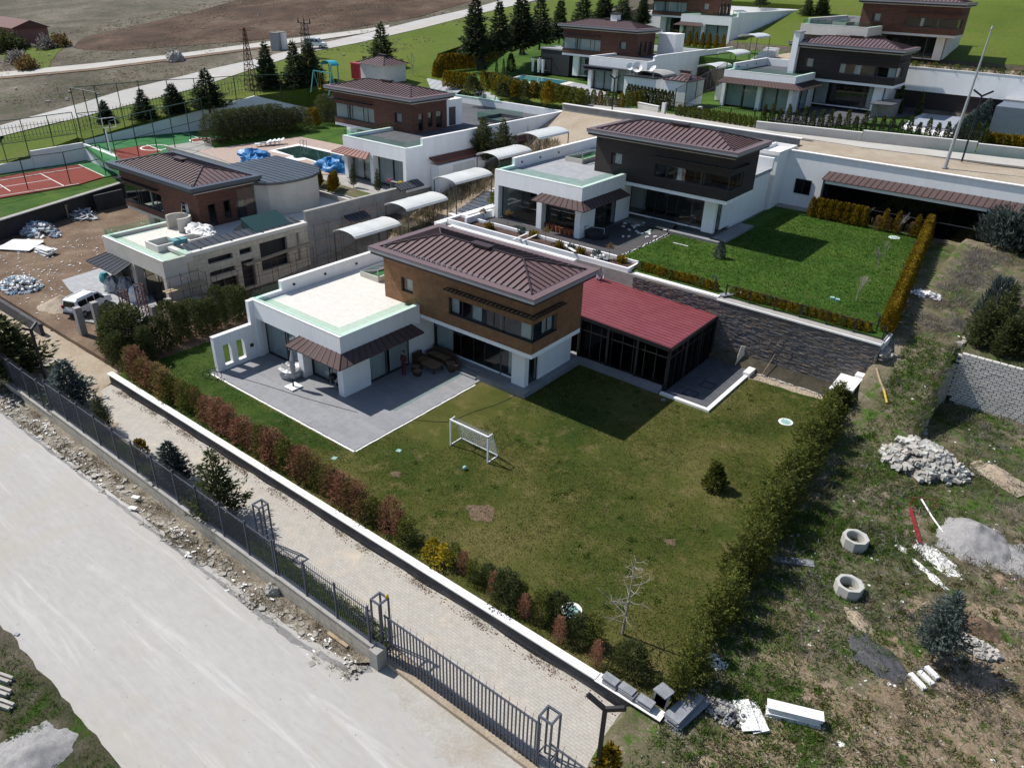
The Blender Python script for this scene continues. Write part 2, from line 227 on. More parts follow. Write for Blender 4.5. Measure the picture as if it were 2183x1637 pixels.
# ---------------------------------------------------------------- mesh helpers
class MB:
    def __init__(s,m=1): s.v=[]; s.f=[]; s.m=m
    def add(s,vs,fs):
        o=len(s.v); s.v+=[(s.m*x,y,z) for x,y,z in vs]
        s.f+=[tuple(o+i for i in (f if s.m>0 else f[::-1])) for f in fs]; return s
    def box(s,x0,y0,z0,x1,y1,z1):
        x0,x1=sorted((x0,x1));y0,y1=sorted((y0,y1));z0,z1=sorted((z0,z1))
        return s.add([(x0,y0,z0),(x1,y0,z0),(x1,y1,z0),(x0,y1,z0),(x0,y0,z1),(x1,y0,z1),(x1,y1,z1),(x0,y1,z1)],
          [(3,2,1,0),(4,5,6,7),(0,1,5,4),(1,2,6,5),(2,3,7,6),(3,0,4,7)])
    def obox(s,c,u,w,hx,hy,z0,z1):
        "box round c with horizontal axis u (unit xy)"
        ux,uy=u; vx,vy=-uy,ux; P=[]
        for z in (z0,z1):
            for a,b in ((-1,-1),(1,-1),(1,1),(-1,1)): P.append((c[0]+a*hx*ux+b*hy*vx,c[1]+a*hx*uy+b*hy*vy,z+w))
        return s.add(P,[(3,2,1,0),(4,5,6,7),(0,1,5,4),(1,2,6,5),(2,3,7,6),(3,0,4,7)])
    def prism(s,poly,z0,z1):
        n=len(poly)
        a=sum(poly[i][0]*poly[(i+1)%n][1]-poly[(i+1)%n][0]*poly[i][1] for i in range(n))
        if a<0: poly=poly[::-1]
        g=lambda z,p:z if isinstance(z,(int,float)) else z(*p[:2])
        return s.add([(p[0],p[1],g(z0,p)) for p in poly]+[(p[0],p[1],g(z1,p)) for p in poly],
          [tuple(range(n))[::-1],tuple(range(n,2*n))]+[(i,(i+1)%n,n+(i+1)%n,n+i) for i in range(n)])
    def tube(s,a,b,r,n=6,r2=None):
        a=Vector(a);b=Vector(b);d=(b-a)
        if d.length<1e-6: return s
        d.normalize(); u=d.orthogonal().normalized(); w=d.cross(u); r2=r if r2 is None else r2; P=[]
        for c,q in ((a,r),(b,r2)):
            for i in range(n):
                t=2*math.pi*i/n; P.append(tuple(c+q*(math.cos(t)*u+math.sin(t)*w)))
        return s.add(P,[(i,(i+1)%n,n+(i+1)%n,n+i) for i in range(n)]+[tuple(range(n))[::-1],tuple(range(n,2*n))])
    def bar(s,a,b,w,h=None):
        "square section bar"
        a=Vector(a);b=Vector(b);d=(b-a).normalized(); h=h or w
        u=d.cross(Vector((0,0,1))); u=Vector((1,0,0)) if u.length<1e-3 else u.normalized(); k=u.cross(d)
        P=[]
        for c in (a,b):
            for p,q in ((-1,-1),(1,-1),(1,1),(-1,1)): P.append(tuple(c+u*p*w/2+k*q*h/2))
        return s.add(P,[(3,2,1,0),(4,5,6,7),(0,1,5,4),(1,2,6,5),(2,3,7,6),(3,0,4,7)])
    def quad(s,*p): return s.add(list(p),[tuple(range(len(p)))])
    def ring(s,x0,y0,x1,y1,w,z0,z1):
        s.box(x0,y0,z0,x1,y0+w,z1);s.box(x0,y1-w,z0,x1,y1,z1);s.box(x0,y0+w,z0,x0+w,y1-w,z1);return s.box(x1-w,y0+w,z0,x1,y1-w,z1)
    def lathe(s,prof,n=16,c=(0,0,0)):
        P=[];F=[]
        for r,z in prof:
            for i in range(n): t=2*math.pi*i/n; P.append((c[0]+r*math.cos(t),c[1]+r*math.sin(t),c[2]+z))
        for k in range(len(prof)-1):
            for i in range(n): F.append((k*n+i,k*n+(i+1)%n,(k+1)*n+(i+1)%n,(k+1)*n+i))
        F.append(tuple(range(n))[::-1]);F.append(tuple(range((len(prof)-1)*n,len(prof)*n)))
        return s.add(P,F)
    def mesh(s,name,mat,smooth=False):
        me=bpy.data.meshes.new(name); me.from_pydata(s.v,[],s.f); me.materials.append(mat)
        if smooth: me.polygons.foreach_set('use_smooth',[True]*len(me.polygons))
        me.update(); return me
    def build(s,name,mat,parent=None,loc=None,smooth=False):
        return ob(name,s.mesh(name,mat,smooth),parent,loc)
def ob(name,me,parent=None,loc=None,rz=0,sc=None):
    o=bpy.data.objects.new(name,me); COL.objects.link(o)
    if parent is not None: o.parent=parent
    if loc is not None: o.location=loc
    if rz: o.rotation_euler=(0,0,rz)
    if sc: o.scale=sc if isinstance(sc,tuple) else (sc,sc,sc)
    return o
def tag(o,label,cat,group=None,kind=None):
    if label: o['label']=label
    if cat: o['category']=cat
    if group: o['group']=group
    if kind: o['kind']=kind
    return o
def thing(name,label,cat,loc=(0,0,0),group=None,rz=0):
    o=bpy.data.objects.new(name,None); COL.objects.link(o); o.location=loc; o.rotation_euler=(0,0,rz); o.empty_display_size=0.3
    return tag(o,label,cat,group)
def copytree(o,loc,rz=None,label=None,sc=None):
    c=o.copy(); COL.objects.link(c); c.location=loc
    if rz is not None: c.rotation_euler=(0,0,rz)
    if sc: c.scale=(sc,sc,sc)
    if label: c['label']=label
    for ch in o.children:
        d=ch.copy(); COL.objects.link(d); d.parent=c
        for g in ch.children:
            e=g.copy(); COL.objects.link(e); e.parent=d
    return c
def struct(name,mb,mat,label=None,cat=None,smooth=False):
    o=mb.build(name,mat,smooth=smooth); return tag(o,label,cat,None,'structure')
def ss(a,b,x):
    t=min(1.,max(0.,(x-a)/(b-a))); return t*t*(3-2*t)
def TN(x,y):
    "natural hillside outside the estate"
    return 0.14*max(y,0)+0.02*min(y,0)+1.4*ss(-40,-56,x)*ss(-30,5,y)-0.6*ss(20,0,y)
def R(x,y):
    "waste ground right of the hedge"
    z=-0.75+0.65*ss(-9,-4,y)+0.2*ss(0,18,y)+0.7*ss(13,25,y)*ss(20.3,22.5,x)
    up=(4.35-z)*ss(17,27.5,y) if x<23.3 else (4.1-z)*ss(26.1,26.3,y)
    return z+up+0.4*ss(30,46,y)
def T(x,y):
    if (-62<x or (x>-74 and y<45)) and x<62 and -60<y<(132 if x<-26 else 99):
        if y<-9: return -1.1
        if y<23 or (x>20 and y<26.6): return -1.4
        if y<53: return 2.6
        if y<84: return 7.4
        return min(TN(x,y)-.3,11.8) if x>-46 else (TN(x,y)-.1 if x<-50 and y>94 else 8.6)
    return TN(x,y)

def inpoly(x,y,p):
    r=False; n=len(p)
    for i in range(n):
        x1,y1=p[i];x2,y2=p[(i+1)%n]
        if (y1>y)!=(y2>y) and x<(x2-x1)*(y-y1)/(y2-y1)+x1: r=not r
    return r
def drape(poly,step,fz,dz,jit=0.,skirt=0.):
    "triangulated sheet over a polygon, following fz"
    pts=[]
    n=len(poly)
    for i in range(n):
        a=Vector(poly[i]);b=Vector(poly[(i+1)%n]); k=max(1,int((b-a).length/step))
        for j in range(k):
            p=a.lerp(b,j/k); nn=Vector((-(b-a).y,(b-a).x)).normalized()*(R_.uniform(-jit,jit)); pts.append(p+nn)
    if abs(fz(1,2)-fz(3,7))+abs(fz(-9,40)-fz(3,7))<1e-9:
        m=MB(); m.prism([(p.x,p.y) for p in pts],fz(0,0)+dz-.15,fz(0,0)+dz); return m
    ne=len(pts); edges=[(i,(i+1)%ne) for i in range(ne)]
    xs=[p.x for p in pts];ys=[p.y for p in pts]
    bound=[(p.x,p.y) for p in pts]
    x=min(xs)+step/2
    while x<max(xs):
        y=min(ys)+step/2
        while y<max(ys):
            if inpoly(x,y,bound): pts.append(Vector((x+R_.uniform(-.1,.1)*step,y+R_.uniform(-.1,.1)*step)))
            y+=step
        x+=step
    v,e,f,_,_,_=delaunay_2d_cdt(pts,edges,[],1,1e-4)
    m=MB(); m.v=[(p.x,p.y,fz(p.x,p.y)+dz) for p in v]; m.f=[tuple(q) for q in f]
    if skirt:
        o=len(m.v); m.v+=[(x,y,fz(x,y)-skirt) for x,y in bound]; m.v+=[(x,y,fz(x,y)+dz) for x,y in bound]; m.f+=[(o+i,o+(i+1)%ne,o+ne+(i+1)%ne,o+ne+i) for i in range(ne)]
    return m

# ================================================================ ground
def axis(lo,hi,flo,fhi,fs,cs):
    a=list(np.arange(lo,flo,cs))+list(np.arange(flo,fhi,fs))+list(np.arange(fhi,hi+cs,cs)); return a
def grid(xs,ys,fz):
    m=MB(); nx=len(xs)
    m.v=[(x,y,fz(x,y)) for y in ys for x in xs]
    m.f=[(j*nx+i,j*nx+i+1,(j+1)*nx+i+1,(j+1)*nx+i) for j in range(len(ys)-1) for i in range(nx-1)]
    return m
struct('ground',grid(axis(-420,420,-72,72,1.5,12),axis(-90,700,-12,120,1.5,14),T),M['scrub'])
# waste ground right of the hedge, and the verge below the fence
from mathutils import noise as mn
def RW(x,y): return R(x,y)+0.10*mn.noise((x*.55,y*.55,0))+0.05*mn.noise((x*1.7,y*1.7,3))+0.03*mn.noise((x*4,y*4,5))
m=grid(list(np.arange(19.3,23.0,.22))+[23.0,23.3,23.34]+list(np.arange(23.5,62,.3)),[-30,-20]+list(np.arange(-14,25.4,.25))+[25.55,25.8,26.1,26.12,26.3,26.32]+list(np.arange(26.6,49.3,.3)),lambda x,y:RW(x,y) if x>19.5 else R(x,y)-.3)
wo=struct('waste_ground',m,M['wild'],smooth=True); wo.data.materials.append(M['wild_sand'])
for pg in wo.data.polygons:
    c_=pg.center; k=(c_.x-21.5)*.55-(c_.y-2)*.22+2.6*mn.noise((c_.x*.45,c_.y*.45,4))+1.2*mn.noise((c_.x*1.6,c_.y*1.6,4))
    if k>2.1: pg.material_index=1
m=MB(); m.box(-14.9,23.4,-3,19.6,49.1,4.22); struct('garden_terrace_soil',m,M['concrete'])
# green field, ploughed field, roads beyond the estate
fieldpoly=[(-76.57,13.07),(-79.17,14.67),(-77.62,23.4),(-77.3,32.13),(-76.73,39.21),(-78.92,49.94),(-80.51,61.01),(-77.81,69.87),(-76.05,83.63),(-75.7,95.23),(-74.28,108.45),(-71.62,113.62),(-67.24,128.9),(-83.78,186.2),(-94.1,268.27),(-139.86,632.33),(-56.49,674.03),(13.85,124.63)]+[(62,99.3),(-14.8,99.3),(-25,99.3),(-25.8,132),(-58,132),(-52,94),(-61.47,98.26),(-61.26,90.43),(-60.36,82.98),(-59.33,75.36),(-59.04,69.52),(-50.92,59.56),(-50,60),(-24.4,60),(-24.4,53.3),(-62.04,51.79),(-61.46,46.35),(-64.91,40.49),(-66.4,33),(-67.77,26.56),(-67.7,18.86),(-69.05,18.74),(-68.26,13.06),(-68.17,6.7),(-68.7,0.12),(-85.69,5.08)]
struct('green_field',drape(fieldpoly,14,TN,.05,0.05,3.5),M['field'])
pl=[(-128.77,47.14),(-133.99,50.73),(-137.32,54.49),(-139.86,75.13),(-147.42,96.93),(-156.59,130.19),(-238.78,350.4),(-87.12,110.28),(-84.84,92.7),(-89.02,79.9),(-92.86,72.33),(-99.36,63.15),(-109.99,53.74),(-116.09,48.53),(-123.46,46.37)]
struct('ploughed_field',drape(pl,8,TN,.05,0.5),M['plough'])
pl2=[(-114.12,34.71),(-130.88,42.59),(-145.57,52.38),(-152.24,57.44),(-144.52,55.19),(-129.45,47.29),(-114.83,47.86),(-107.8,52.63),(-98.41,62.29),(-92.02,70.5),(-91.12,68.76),(-96.57,61),(-101.72,51.28),(-108.57,40.53),(-112.34,36.16)]
gg=[(-148.62,44.22),(-160.66,54.44),(-142.74,51.07),(-119.71,37.59),(-120.76,35.35),(-130.66,34.84),(-145.74,40.89)]
struct('grass_patch',drape(gg,4,TN,.04,0.4),M['field'])
def strip(A,B,fz,dz,nseg=6):
    m=MB(); n=len(A)
    for i in range(n-1):
        for k in range(nseg):
            t0=k/nseg;t1=(k+1)/nseg
            a0=Vector(A[i]).lerp(Vector(A[i+1]),t0);a1=Vector(A[i]).lerp(Vector(A[i+1]),t1);b0=Vector(B[i]).lerp(Vector(B[i+1]),t0);b1=Vector(B[i]).lerp(Vector(B[i+1]),t1)
            for q in range(4):
                s0=q/4;s1=(q+1)/4
                P=[a0.lerp(b0,s0),a1.lerp(b1,s0),a1.lerp(b1,s1),a0.lerp(b0,s1)]
                m.quad(*[(p.x,p.y,fz(p.x,p.y)+dz) for p in P])
    return m
rl=[(-81.22,10.13),(-79.17,14.67),(-77.62,23.4),(-77.3,32.13),(-76.73,39.21),(-78.92,49.94),(-80.51,61.01),(-77.81,69.87),(-76.05,83.63),(-75.7,95.23),(-74.28,108.45),(-73.33,122.41),(-206.46,369.02)]
ru=[(-85.88,11.84),(-84.39,16.24),(-84.89,26.49),(-86.29,33.43),(-85.82,39.31),(-85.59,47.38),(-84.58,54.77),(-84.45,63.46),(-82.76,76.47),(-82.34,90.12),(-80.77,104.06),(-81.41,120.24),(-177.51,285.49)]
roadpoly=[tuple(q) for q in rl]+[tuple(q) for q in ru[::-1]]
struct('far_road',strip(rl,ru,TN,.11),M['asphalt'])
sl=[(-120.42,24.38),(-115.58,28.78),(-106.05,38.88),(-99.21,49.76),(-93.57,59.08),(-87.69,66.83),(-83.09,76.78),(-82.76,82.12)]
su=[(-124.03,25.68),(-119.49,30.35),(-109.94,40.82),(-102.09,51.51),(-96.76,61.32),(-91.05,70.87),(-85.81,79.26),(-84.48,83.77)]
struct('side_road',strip(sl,su,TN,.12),M['dust'])
struct('road_ditch',strip([(-118.86,23.82),(-114.07,28.17),(-104.62,38.16),(-97.81,48.92),(-92.2,58.12),(-89.72,63.68)],sl[:6],TN,.09),M['dirt'])
pt=[(-115.93,34.61),(-126.23,40.5),(-135.79,46.95),(-132.73,47.28),(-126.12,42.5),(-113.27,35.08)]
struct('farm_track',drape(pt,3,TN,.06,0.2),M['field'])
# near road, rubble verge, paved street
def flat(poly,z,jit=0,step=1.): return drape(poly,step,lambda x,y:z,0,jit)
m=MB(); m.box(-120,-120,-3,62,-8.1,-1.02); struct('verge_base',m,M['sandy'])
struct('road',drape([(-90,-16.7),(-40,-16.7),(2.5,-16.7),(9,-16.75),(9.5,-40),(55,-40),(50,-14),(30,-11),(22,-9.2),(18,-7.9),(10.9,-8.2),(10.2,-8.9),(7.3,-9.35),(-3.4,-9.5),(-20,-9.8),(-90,-9.8)],0.8,lambda x,y:-0.9,0,.05),M['asphalt'])
def vz(x,y): return -0.93+0.16*mn.noise((x*.8,y*.8,0))+0.09*mn.noise((x*2.4,y*2.4,1))+0.07*(y+9.5)
struct('rubble_verge',drape([(-60,-9.9),(-20,-9.85),(-3.4,-9.6),(7.3,-9.4),(10.1,-8.95),(10.7,-8.42),(-60,-8.42)],0.4,vz,0.02,.06),M['rubbleground'],smooth=True)
struct('gate_threshold',drape([(10.69,-8.09),(12.43,-7.66),(15.15,-7.8),(17.38,-7.65),(18.8,-7.83),(17.6,-9.45),(15.13,-9.74),(13.19,-9.17),(11.42,-8.77),(10.4,-8.91)],.25,lambda x,y:-0.896,0,.16),M['threshold'])
struct('road_edge',drape([(-24,-9.86),(-12,-9.76),(-3.4,-9.7),(7.3,-9.55),(9.9,-9.15),(10.6,-8.6),(10.9,-8.75),(10.1,-9.4),(7.3,-9.8),(-3.4,-9.85),(-24,-10.0)],.4,lambda x,y:-0.895,0,.05),M['asphalt_dk'])
struct('near_verge',drape([(-60,-16.6),(2.5,-16.65),(8.5,-16.8),(9.3,-24),(9.3,-45),(-60,-45)],0.5,lambda x,y:-0.9+0.10*mn.noise((x,y,0)),0.02,.08),M['wild'],smooth=True)
m=MB(); m.box(-62,-8.2,-2,23,-4.3,-0.72); struct('street_base',m,M['sandy'])
struct('street',drape([(-24,-7.4),(-12,-7.0),(0,-7.0),(4.5,-7.1),(10.6,-7.5),(18.2,-7.9),(24,-8.6),(24,-7.8),(23.58,-4.58),(22.1,-4.32),(20.55,-4.14),(20.3,-4.3),(-17.9,-4.3),(-20,-4.6),(-24,-5)],1.2,lambda x,y:-0.6,0,.05),M['paver'])
struct('planting_strip',drape([(-62,-8.3),(10.6,-8.3),(10.6,-7.5),(4.5,-7.15),(0,-7.05),(-12,-7.05),(-24,-7.3),(-62,-7.0)],.6,lambda x,y:-0.63+.05*mn.noise((x*2,y*2,0)),0,.0),M['lawnA'])
struct('sandy_track',drape([(-62,-7.1),(-24,-7.3),(-12,-7.1),(-13,-6.4),(-17,-5.4),(-18,-4.2),(-18.2,-3.0),(-22,-1.5),(-24.6,-1.2),(-27,-3.2),(-37,-3.4),(-62,-3.4)],.5,lambda x,y:-0.585+.06*mn.noise((x*1.3,y*1.3,0))+max(0,(y+4.6)*.12),0,.22),M['sandy'],smooth=True)
# lots as solid terraces
def lot(name,x0,y0,x1,y1,z,mat,zb=None):
    m=MB(); m.box(x0,y0,z-4.5 if zb is None else zb,x1,y1,z); return struct(name,m,mat)
lot('lawn',-17.6,-4.05,20.6,23.4,0.0,M['lawnA'])
lot('building_yard',-62,-3.3,-17.65,23.35,-0.12,M['dirt'])
m=MB(); m.prism([(-47,-9.5),(-50.5,2.6),(-56,17),(-57.5,23.4),(-74,23.4),(-74,-9.5)],-3,1.6); struct('upper_bank',m,M['lawnB'])
def lawnz(x,y): return 4.3
struct('waste_ground',grid(list(np.arange(16.2,19.75,.3)),list(np.arange(25.6,49.2,.4)),lambda x,y:4.36+.05*mn.noise((x,y,0)) if x>19.45-(y-25.6)*.118 else 4.1),M['wild'])
struct('upper_lawn',drape([(-0.3,23.95),(19.5,24.05),(19.45,25.4),(16.6,49.2),(8,49.2),(3.5,49.2),(3.6,35),(0.6,33.6),(0.4,25.7)],1.,lawnz,0,.05),M['lawnB'])
lot('pool_lot',-58,23.35,-24.2,52.9,4.1,M['concrete'])
lot('garage_wall_strip',-24.4,53.3,62,60.2,8.95,M['sandy'])
lot('hill_lots',-70,60.1,-14.5,84,8.9,M['lawnB'])
lot('hill_lots',-14.5,60.1,62,84,8.98,M['lawnB'])
lot('top_lots',-46,93.8,-14.9,130,13.1,M['lawnB'])
lot('top_lots',-14.9,84.0,62,99.5,13.3,M['sandy'])
lot('top_lots',-46,84.,-14.9,93.8,12.9,M['lawnB'])
# B's back yard strip up to the road level
m=MB(); m.box(3.6,49.15,3,62,56.3,9.1); struct('dirt_strip',m,M['sandy'])
struct('lane',drape([(-24,55.3),(-14,55.8),(0,56.0),(8,55.6),(22,57.6),(62,61.5),(62,65),(22,61.2),(8,58.6),(-1,57.2),(-14,58.2),(-20,59.2),(-24.2,58.5)],1.5,lambda x,y:9.17+.0*x,0,.05),M['dust'])
# ---------------------------------------------------------------- villa A garden: terrace, paths
def paving(name,poly,z,mat,th=0.06): 
    m=MB(); m.prism(poly,z-th,z); return struct(name,m,mat)
paving('patio',[(-13.4,0),(0,0),(0,10.4),(-5,11.4),(-13.2,4.2)],0.055,M['tile_grey'],.2)
m=MB()
for i in range(30):
    x=-13.3+i*.445; m.box(x,-.13,-.1,x+.43,-.02,.03+R_.uniform(-.01,.01))
for i in range(22): m.box(.02,i*.445,-.1,.11,i*.445+.43,.03+R_.uniform(-.01,.01))
struct('patio_edging',m,M['coping'])
m=MB(); m.prism([(-0.3,10.32),(3.42,10.38),(3.42,16.4),(9.3,16.35),(9.3,17),(2.3,17.2),(-0.3,12)],-.1,.36); struct('podium',m,M['tile_grey'])
m=MB(); m.prism([(2.9,16.3),(9.6,16.3),(9.6,17.5),(2.9,17.5)],-.1,.12); 
paving('pavilion_patio',[(9.4,16.6),(12.45,16.6),(12.45,23.3),(9.4,23.3)],0.10,M['slate'],.25)
m=MB(); m.box(9.4,16.35,-.1,12.7,16.6,.14); m.box(12.45,16.6,-.1,12.7,22.2,.14); struct('patio_kerb',m,M['coping'])
struct('bare_strip',drape([(12.75,22.0),(12.5,23.38),(18.0,23.38),(18.1,22.4),(15,22.3)],.6,lambda x,y:0.02,0,.12),M['sandy'])
for px,py,r in ((1028,1093,.75),(845,1011,.3),(1090,845,.18),(1430,1155,.3)):
    cx,cy=Vector({1028:(8.54,0.44),845:(3.19,-0.03),1090:(2.65,10.13),1430:(16.49,4.43)}[px])
    struct('bare_patch',drape([(cx+r*(1+.25*math.sin(3*a+px))*math.cos(a),cy+r*.8*(1+.2*math.cos(4*a))*math.sin(a)) for a in [i*.35 for i in range(18)]],.25,lambda x,y:0.01,0,.06),M['dirt'])
# ---------------------------------------------------------------- courts
def court(name,pts,z,mat): 
    m=MB(); m.prism(pts,z-.4,z); return struct(name,m,mat)
tg=[(-57.39,-1.03),(-60.82,6.61),(-60.42,9.12),(-59.23,11.39),(-58.47,13.54),(-58.73,16.17),(-58.96,18.06),(-67.98,18.78),(-66.2,8.69),(-66.83,1.97)]
court('tennis_court_surround',tg,1.7,M['court_green'])
tr_=[(-55.22,-1.71),(-57.64,5.39),(-57.57,12.93),(-58.85,16.23),(-66.23,16.99),(-66.32,8.74),(-65.95,1.69)]
court('tennis_court',tr_,1.71,M['court_red'])
m=MB()
def ln(a,b,z,w=.09):
    a=Vector(a);b=Vector(b); d=(b-a).normalized(); m.obox(((a.x+b.x)/2,(a.y+b.y)/2),(d.x,d.y),0,(b-a).length/2,w/2,z-.01,z+.012)
for a,b in ([(-66.23,16.99),(-59.05,16.33)],[(-64.66,8.1),(-64.69,16.89)],[(-64.95,12.21),(-57.83,11.57)],[(-61.69,6.95),(-61.5,11.83)],[(-58.35,5.66),(-57.76,13.02)],[(-62.85,7.4),(-59.48,7.05)]): ln(a,b,1.72)
struct('court_lines',m,M['line'])
bg_=[(-68.42,18.88),(-52.03,14.84),(-54.23,18.26),(-59.14,28.66),(-60.18,31.67),(-62.66,38.47),(-64.91,40.49),(-66.4,33),(-67.77,26.56),(-68.18,19.52)]
court('ball_court_surround',bg_,3.5,M['court_green'])
court('ball_court_key',[(-62.73,19.44),(-56.42,17.47),(-58.53,23.09),(-62.7,23.59)],3.515,M['court_red'])
m=MB()
for a,b in ([(-62.7,23.59),(-58.53,23.09)],[(-66.83,30.52),(-60.27,29.75)],[(-66.54,19.17),(-59.6,18.48)]): ln(a,b,3.52)
def arc(c,r,a0,a1,z,w=.1):
    n=20
    for i in range(n):
        t0=a0+(a1-a0)*i/n;t1=a0+(a1-a0)*(i+1)/n
        m.quad(*[(c[0]+q*math.cos(t),c[1]+q*math.sin(t),z) for q,t in ((r-w,t0),(r+w,t0),(r+w,t1),(r-w,t1))])
k1=Vector((-60.67,23.44)); arc(k1,1.5,0,6.283,3.525)
k2=Vector((-60.85,29.55)); arc(k2,1.35,0,6.283,3.535)
struct('court_lines',m,M['line'])
m=MB(); m.prism([(k2.x+1.25*math.cos(i*.3),k2.y+1.25*math.sin(i*.3)) for i in range(21)],3.3,3.525); struct('court_circle',m,M['court_red'])


struct('pool_villa_lawn',drape([(-52.71,26.22),(-51.67,31.8),(-52.07,37.48),(-43.21,36.88),(-58.29,50.69),(-59.34,43.13),(-57.02,28.49)],2,lambda x,y:4.13,0,.1),M['lawnB'])
struct('garden_bed',drape([(-38.5,23.6),(-24.5,23.6),(-24.5,25.4),(-38.5,26.0)],1,lambda x,y:4.14,0,.08),M['wild'])

m=MB(); m.add([(-68,76,8.93),(-44,76,8.93),(-44,95,13.2),(-66,95,14.8),(-56,84,11.6)],[(0,1,2,3)]); struct('grass_bank',m,M['lawnB'])

struct('lawn_strip',drape([(-17.5,-3.9),(-4,-3.9),(-2.4,-1.6),(-0.8,-.5),(-3,-.25),(-13.3,-.2),(-13.5,3),(-13.4,9),(-17.5,9)],.3,lambda x,y:.005,0,.14),M['lawn_lush'])

# ================================================================ villas
def holes(mb,axis,c0,c1,a0,a1,z0,z1,H):
    "wall slab between c0,c1 on the other axis; spans a0..a1, z0..z1; rectangular openings H=(a0,a1,z0,z1)"
    A=sorted({a0,a1,*[h[0] for h in H],*[h[1] for h in H]}); Z=sorted({z0,z1,*[h[2] for h in H],*[h[3] for h in H]})
    A=[a for a in A if a0<=a<=a1]; Z=[z for z in Z if z0<=z<=z1]
    for i in range(len(A)-1):
        run=None
        for j in range(len(Z)-1):
            am=(A[i]+A[i+1])/2;zm=(Z[j]+Z[j+1])/2
            if any(h[0]<am<h[1] and h[2]<zm<h[3] for h in H):
                if run is not None: _w(mb,axis,c0,c1,A[i],A[i+1],run,Z[j]); run=None
            elif run is None: run=Z[j]
        if run is not None: _w(mb,axis,c0,c1,A[i],A[i+1],run,z1)
def _w(mb,axis,c0,c1,a,b,z0,z1):
    if axis=='x': mb.box(a,c0,z0,b,c1,z1)
    else: mb.box(c0,a,z0,c1,b,z1)
def window(par,m,axis,c,a0,a1,z0,z1,cuts,side,label=None,curtains=(),name='window',glassm='glass_dark',th=.06,deep=1.0,room=True):
    "frame + panes (+ curtains, room) set at plane c; side=+1/-1 is the outward direction on the other axis"
    B=lambda a,b,p,q,z,w:(a,p,z,b,q,w) if axis=='x' else (p,a,z,q,b,w)
    fm=MB(m); t=.05
    for a in [a0]+[a0+(a1-a0)*k for k in cuts]+[a1-t]: fm.box(*B(a,a+t,c-th/2,c+th/2,z0,z1))
    fm.box(*B(a0+t,a1-t,c-th/2,c+th/2,z0,z0+t)); fm.box(*B(a0+t,a1-t,c-th/2,c+th/2,z1-t,z1))
    fr=fm.build(name,M['frame'],par)
    if label: fr['label']=label
    cs=[0]+list(cuts)+[1]
    for k in range(len(cs)-1):
        g=MB(m); g.box(*B(a0+(a1-a0)*cs[k]+t,a0+(a1-a0)*cs[k+1],c-.01,c+.01,z0+t,z1-t)); g.build('pane',M[glassm],fr)
    for u,v in curtains:
        q=MB(m); n=max(4,int((v-u)*(a1-a0)/.09)); s=a0+(v-u)*0
        xs=[a0+(a1-a0)*(u+(v-u)*i/n) for i in range(n+1)]
        for i in range(n):
            d0=c-side*(.14+.04*(i%2));d1=c-side*(.14+.04*((i+1)%2))
            if axis=='x': q.quad((xs[i],d0,z0+.03),(xs[i+1],d1,z0+.03),(xs[i+1],d1,z1-.03),(xs[i],d0,z1-.03))
            else: q.quad((d0,xs[i],z0+.03),(d1,xs[i+1],z0+.03),(d1,xs[i+1],z1-.03),(d0,xs[i],z1-.03))
        q.build('curtain',M['curtain'],fr)
    if room:
        q=MB(m); q.box(*B(a0,a1,c-side*deep,c-side*(deep+.1),z0-.02,z1)); q.box(*B(a0,a1,c-side*.2,c-side*deep,z1,z1+.05)); q.build('interior',M['room'],fr)
    return fr
def hiproof(par,m,x0,x1,y0,y1,z,rise,mats=('roof','roofrib'),sp=.45,rid=None,stuff=False):
    "hipped metal roof, ridge along x, with standing seams"
    ym=(y0+y1)/2;hw=(y1-y0)/2; xa=x0+hw;xb=x1-hw; zr=z+rise
    r=MB(m); r.add([(x0,y0,z),(x1,y0,z),(x1,y1,z),(x0,y1,z),(xa,ym,zr),(xb,ym,zr)],[(0,1,5,4),(1,2,5),(2,3,4,5),(3,0,4),(3,2,1,0)])
    ro=r.build('roof',M[mats[0]],par)
    def zat(x,y): return z+rise*min(min(y-y0,y1-y),min(x-x0,x1-x))/hw
    def rib(a,b,w=.045,h=.08):
        q=MB(m); a=Vector((*a,zat(*a)+.03));b=Vector((*b,zat(*b)+.03)); q.bar(a,b,w,h); q.build('seam',M[mats[1]],ro)
    n=int((x1-x0)/sp); 
    for i in range(1,n+1):
        x=x0+(x1-x0)*i/(n+1); d=min(x-x0,x1-x,hw)
        if d<.15: continue
        rib((x,y0+.02),(x,y0+d-.01)); rib((x,y1-.02),(x,y1-d+.01))
    n=int((y1-y0)/sp)
    for i in range(1,n+1):
        y=y0+(y1-y0)*i/(n+1); d=min(y-y0,y1-y)
        if d<.15: continue
        rib((x0+.02,y),(x0+d-.01,y)); rib((x1-.02,y),(x1-d+.01,y))
    for a,b in (((x0,y0),(xa,ym)),((x0,y1),(xa,ym)),((x1,y0),(xb,ym)),((x1,y1),(xb,ym)),((xa,ym),(xb,ym))): rib(a,b,.09,.10)
    v=MB(m); cx=xa+(xb-xa)*.52; v.box(cx-.75,ym-.28,zr+.10,cx+.75,ym+.28,zr+.2); v.build('ridge_vent',M[mats[1]],ro)
    v=MB(m); v.box(cx-.6,ym-.2,zr-.1,cx+.6,ym+.2,zr+.10); v.build('vent_neck',M['black'],ro)
    return ro
def sheetrail(par,m,pts,name='glass_panel',h=.5,n=(1,),mat='glass_green'):
    "frameless glass balustrade along consecutive points (x,y,z)"
    for k in range(len(pts)-1):
        a=Vector(pts[k]);b=Vector(pts[k+1])
        for i in range(n[k]):
            p=a.lerp(b,i/n[k]);q=a.lerp(b,(i+1)/n[k]); d=(q-p).normalized(); p=p+d*.01;q=q-d*.01
            g=MB(m); g.bar(p+Vector((0,0,h/2)),q+Vector((0,0,h/2)),.02,h); g.build(name,M[mat],par)
